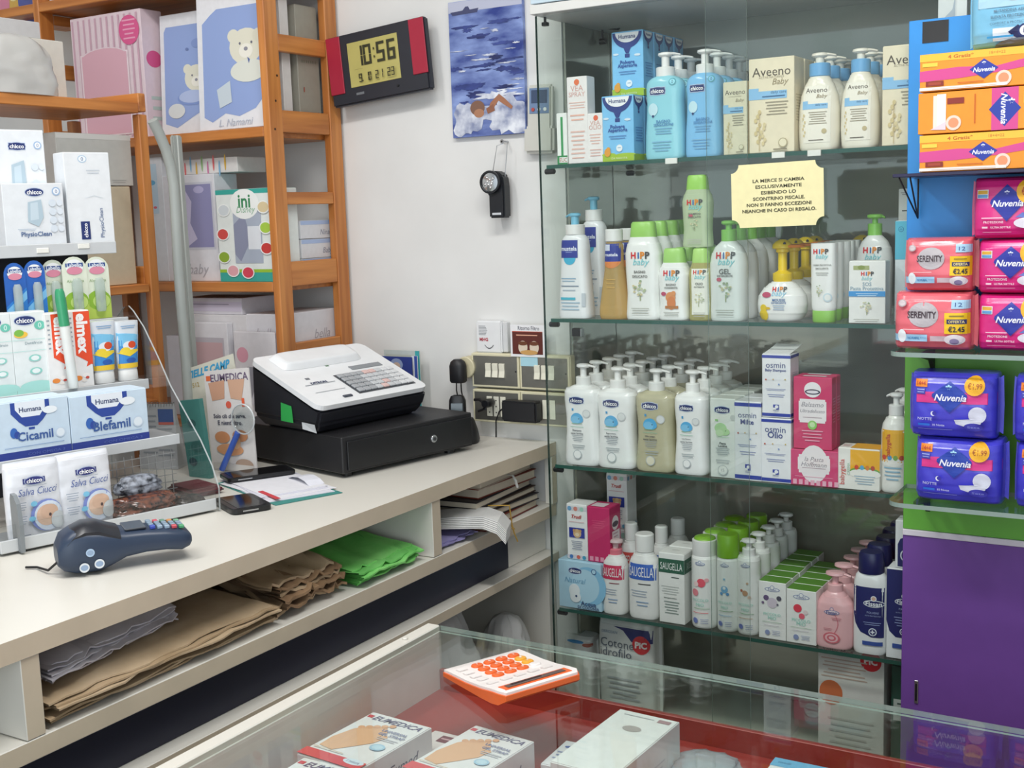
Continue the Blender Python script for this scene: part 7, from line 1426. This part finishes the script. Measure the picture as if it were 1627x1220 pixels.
def inbox(name, lab, bl, br, fl, hh, col, top, els=(), right=(), grp=None, z0=zf):
    z = z0+hh; P_ = [at(*p, Z=z) for p in (bl, br, fl)]
    u_ = P_[1]-P_[0]; w_ = u_.length; a = math.atan2(u_.y, u_.x); d_ = min((P_[2]-P_[0]).length, .2)
    nrm = Vector((-math.sin(a), math.cos(a), 0)); c_ = P_[0]+u_*.5-nrm*(d_/2)
    return carton(name, lab, 'box', w_, d_, hh, col, els, right, top, loc=(c_.x, c_.y, z0), rz=a, group=grp)
foot = [('T', .04, .9, .8, 'EUMEDICA', '#5a5a7c', {'i': 1, 'b': 1}), ('R', -.47, -.38, .88, .93, '#c8505c'), ('P', [(-.42, .22), (-.44, .4), (-.36, .62), (-.2, .74), (.02, .78), (.12, .7), (.1, .6), (.16, .66), (.22, .62), (.16, .48), (.02, .36), (-.18, .2)], '#d9ad8c')] + [('E', -.3+.09*i, .68+.035*i, .05, .045, '#d4a484') for i in range(5)] + [('T', .22, .72, .42, 'UNIVERSAL', '#7f86a8', {'b': 1}), ('T', .24, .655, .42, 'GEL STRAP', '#7f86a8', {'b': 1}), ('L', .26, .58, .34, 2, .03, '#b4b8c4'), ('E', .3, .42, .11, .09, '#9fc4dc'), ('E', .3, .42, .08, .06, '#b9d4e4'), ('R', -.5, .5, .0, .13, '#d0545c'), ('E', .32, .1, .16, .07, '#cfdce8'), ('T', .32, .1, .2, '1 misura', '#5a6a8c', {'h': .04}), ('L', -.2, .17, .5, 1, .03, '#c8b49c')]
sr = [('T', .1, .5, .4, 'Eumed', '#4a4a6a', {'i': 1}), ('L', -.3, .5, .2, 3, .2, '#c4a4a8')]
inbox('strap_box', 'white foot strap box with red front band, farthest of the three in the case', (594, 1131), (686, 1156), (487, 1201), .06, '#dfdfe2', foot, right=sr, grp='foot strap boxes in the display case')
inbox('strap_box', 'white foot strap box nearest the photo bottom edge in the case', (484, 1203), (588, 1229), (370, 1290), .06, '#dfdfe2', foot, right=sr, grp='foot strap boxes in the display case')
inbox('strap_box', 'white foot strap box beneath the calculator reflection beside the farthest one', (757, 1152), (849, 1178), (668, 1228), .06, '#dfdfe2', foot, right=sr, grp='foot strap boxes in the display case')
inbox('flat_box', 'flat pale box with maroon label between the two strap boxes', (692, 1160), (742, 1172), (650, 1215), .022, '#d8d0d0', [('R', -.1, .4, .72, .9, '#6a2c3c'), ('L', .15, .8, .4, 1, .1, '#c49ca4'), ('E', -.3, .3, .3, .2, '#b49488')])
inbox('plain_box', 'large plain white box with grey label spot in the display case', (986, 1126), (1080, 1147), (872, 1236), .075, '#e1e3e3', [('E', .0, .72, .15, .1, '#a9a4a4'), ('R', .22, .42, .9, .95, '#a88a90'), ('L', -.1, .92, .5, 1, .03, '#b9bcc0')], right=[('L', 0, .5, .5, 3, .1, '#c4c8cc')])
inbox('small_box', 'small white box with blue and red print beside the large plain box', (900, 1176), (940, 1184), (868, 1215), .03, '#dcdfe4', [('E', -.1, .75, .2, .1, '#4a64a8'), ('E', .25, .7, .15, .1, '#c8485c'), ('L', 0, .5, .7, 3, .12, '#8f9cc0')])
inbox('blue_box', 'white box with light blue back band at the photo bottom edge', (1232, 1204), (1330, 1224), (1190, 1260), .03, '#e3e6e8', [('R', -.5, .5, .78, 1, '#6fb0d8'), ('T', -.3, .9, .2, 'medi', '#3f6a94'), ('E', 0, .4, .3, .3, '#dcc4b4')])
q = at(1120, 1215, Z=.76)
crumple('plastic_bag', 'clear plastic bag of blue sachets behind the large plain box in the case', 'bag', .1, .1, .03, milky('#cfd8e0', .45, 'bluish_film'), (q.x, q.y, zf), 0, seed=33, amp=.2)
# calculator on the glass top
th = 1.139; t2 = thing('calculator', 'white and orange desk calculator with round orange keys on the glass top', 'calculator', (-.8752, 1.3812, ZT+.0006), th)
cw_, cdp = .1435, .171
OG = plastic('#e8672a', .35); CW = plastic('#efe9e6', .3)
# side profile along depth v (0 = raised display end), heights
pv = [(0, .012, .0235), (.012, .004, .0245), (.03, .001, .0225), (.06, .0, .0175), (.1, .0, .0135), (.15, .0, .0115), (.165, .0, .0105), (cdp, .003, .0085)]
def slab(lo, hi, m, name, ins=0, n=10):
    vs = []; fs = []
    for v_, a, b_ in pv:
        k = ins + (.006 if v_ in (0, cdp) else 0)
        for i in range(n+1):
            vs.append((k+(cw_-2*k)*i/n, v_ if not ins else min(max(v_, ins), cdp-ins), lo(a, b_)))
        for i in range(n, -1, -1): vs.append((k+(cw_-2*k)*i/n, v_ if not ins else min(max(v_, ins), cdp-ins), hi(a, b_)))
    r_ = 2*(n+1)
    for j in range(len(pv)-1):
        for i in range(r_): fs.append((j*r_+i, j*r_+(i+1) % r_, (j+1)*r_+(i+1) % r_, (j+1)*r_+i))
    fs += [tuple(range(r_)), tuple(range((len(pv)-1)*r_, len(pv)*r_))[::-1]]
    return B().add(vs, fs, m, True).build(name, t2)
slab(lambda a, b_: a, lambda a, b_: b_-.004, OG, 'case_base')
slab(lambda a, b_: b_-.0038, lambda a, b_: b_, CW, 'top_cover', .002)
def top_h(v_):
    for j in range(len(pv)-1):
        if pv[j][0] <= v_ <= pv[j+1][0]: q = (v_-pv[j][0])/(pv[j+1][0]-pv[j][0]); return pv[j][2]+(pv[j+1][2]-pv[j][2])*q
    return pv[-1][2]
def cbox(u0, u1, v0, v1, h0, h1, m, name, bev=.0012, seg=2):
    sl = math.atan2(top_h(v1)-top_h(v0), v1-v0); T = Matrix.Translation((0, v0, top_h(v0))) @ Matrix.Rotation(sl, 4, 'X')
    return B().box(u0, 0, h0, u1, v1-v0, h1, m, bev=bev, seg=seg, T=T).build(name, t2)
cbox(.012, cw_-.012, .009, .03, -.001, .0006, OG, 'display_recess', .0004, 1)
cbox(.02, cw_-.02, .014, .026, .0006, .0012, plastic('#6a5a58', .15), 'display', .0003, 1)
cbox(.03, cw_-.06, .02, .025, .0012, .002, plastic('#3a2a2c', .2), 'solar_cell', .0003, 1)
YL = plastic('#eeaa34', .35)
for r_ in range(4):
    for c_ in range(4):
        u0 = .038+c_*.0225; v0 = .075+r_*.0195
        m = YL if (c_ == 3 and r_ in (1, 2)) else OG
        if r_ == 0 and c_ == 3: m = CW
        T = Matrix.Translation((u0+.0095, v0+.008, top_h(v0+.008)-.0005)) @ Matrix.Rotation(math.atan2(top_h(v0+.016)-top_h(v0), .016), 4, 'X')
        k = B().loft([(0, .0096, .008, 2.4), (.002, .0096, .008, 2.4), (.0034, .0085, .007, 2.4), (.0038, .006, .005, 2.2)], m, 20, T=T).build('key', t2)
        tx = ('C', '0', '.', '=', '1', '2', '3', '+', '4', '5', '6', '-', '7', '8', '9', 'x')[r_*4+c_]
        if m is not CW:
            bb = B().prints([('T', 0, .5, .3, tx, '#f6ece4', {'h': .5, 'b': 1})], lambda x, z, e, T=T: tuple(T @ Vector((x, z-.005, .0038+e))), .012, .01); bb.build('key_mark', k)
for c_ in range(5): cbox(.012+c_*.0245, .03+c_*.0245, .052, .064, -.0005, .0018, CW, 'key')
for r_ in range(4): cbox(.012, .029, .078+r_*.0195, .09+r_*.0195, -.0005, .0018, CW, 'key')
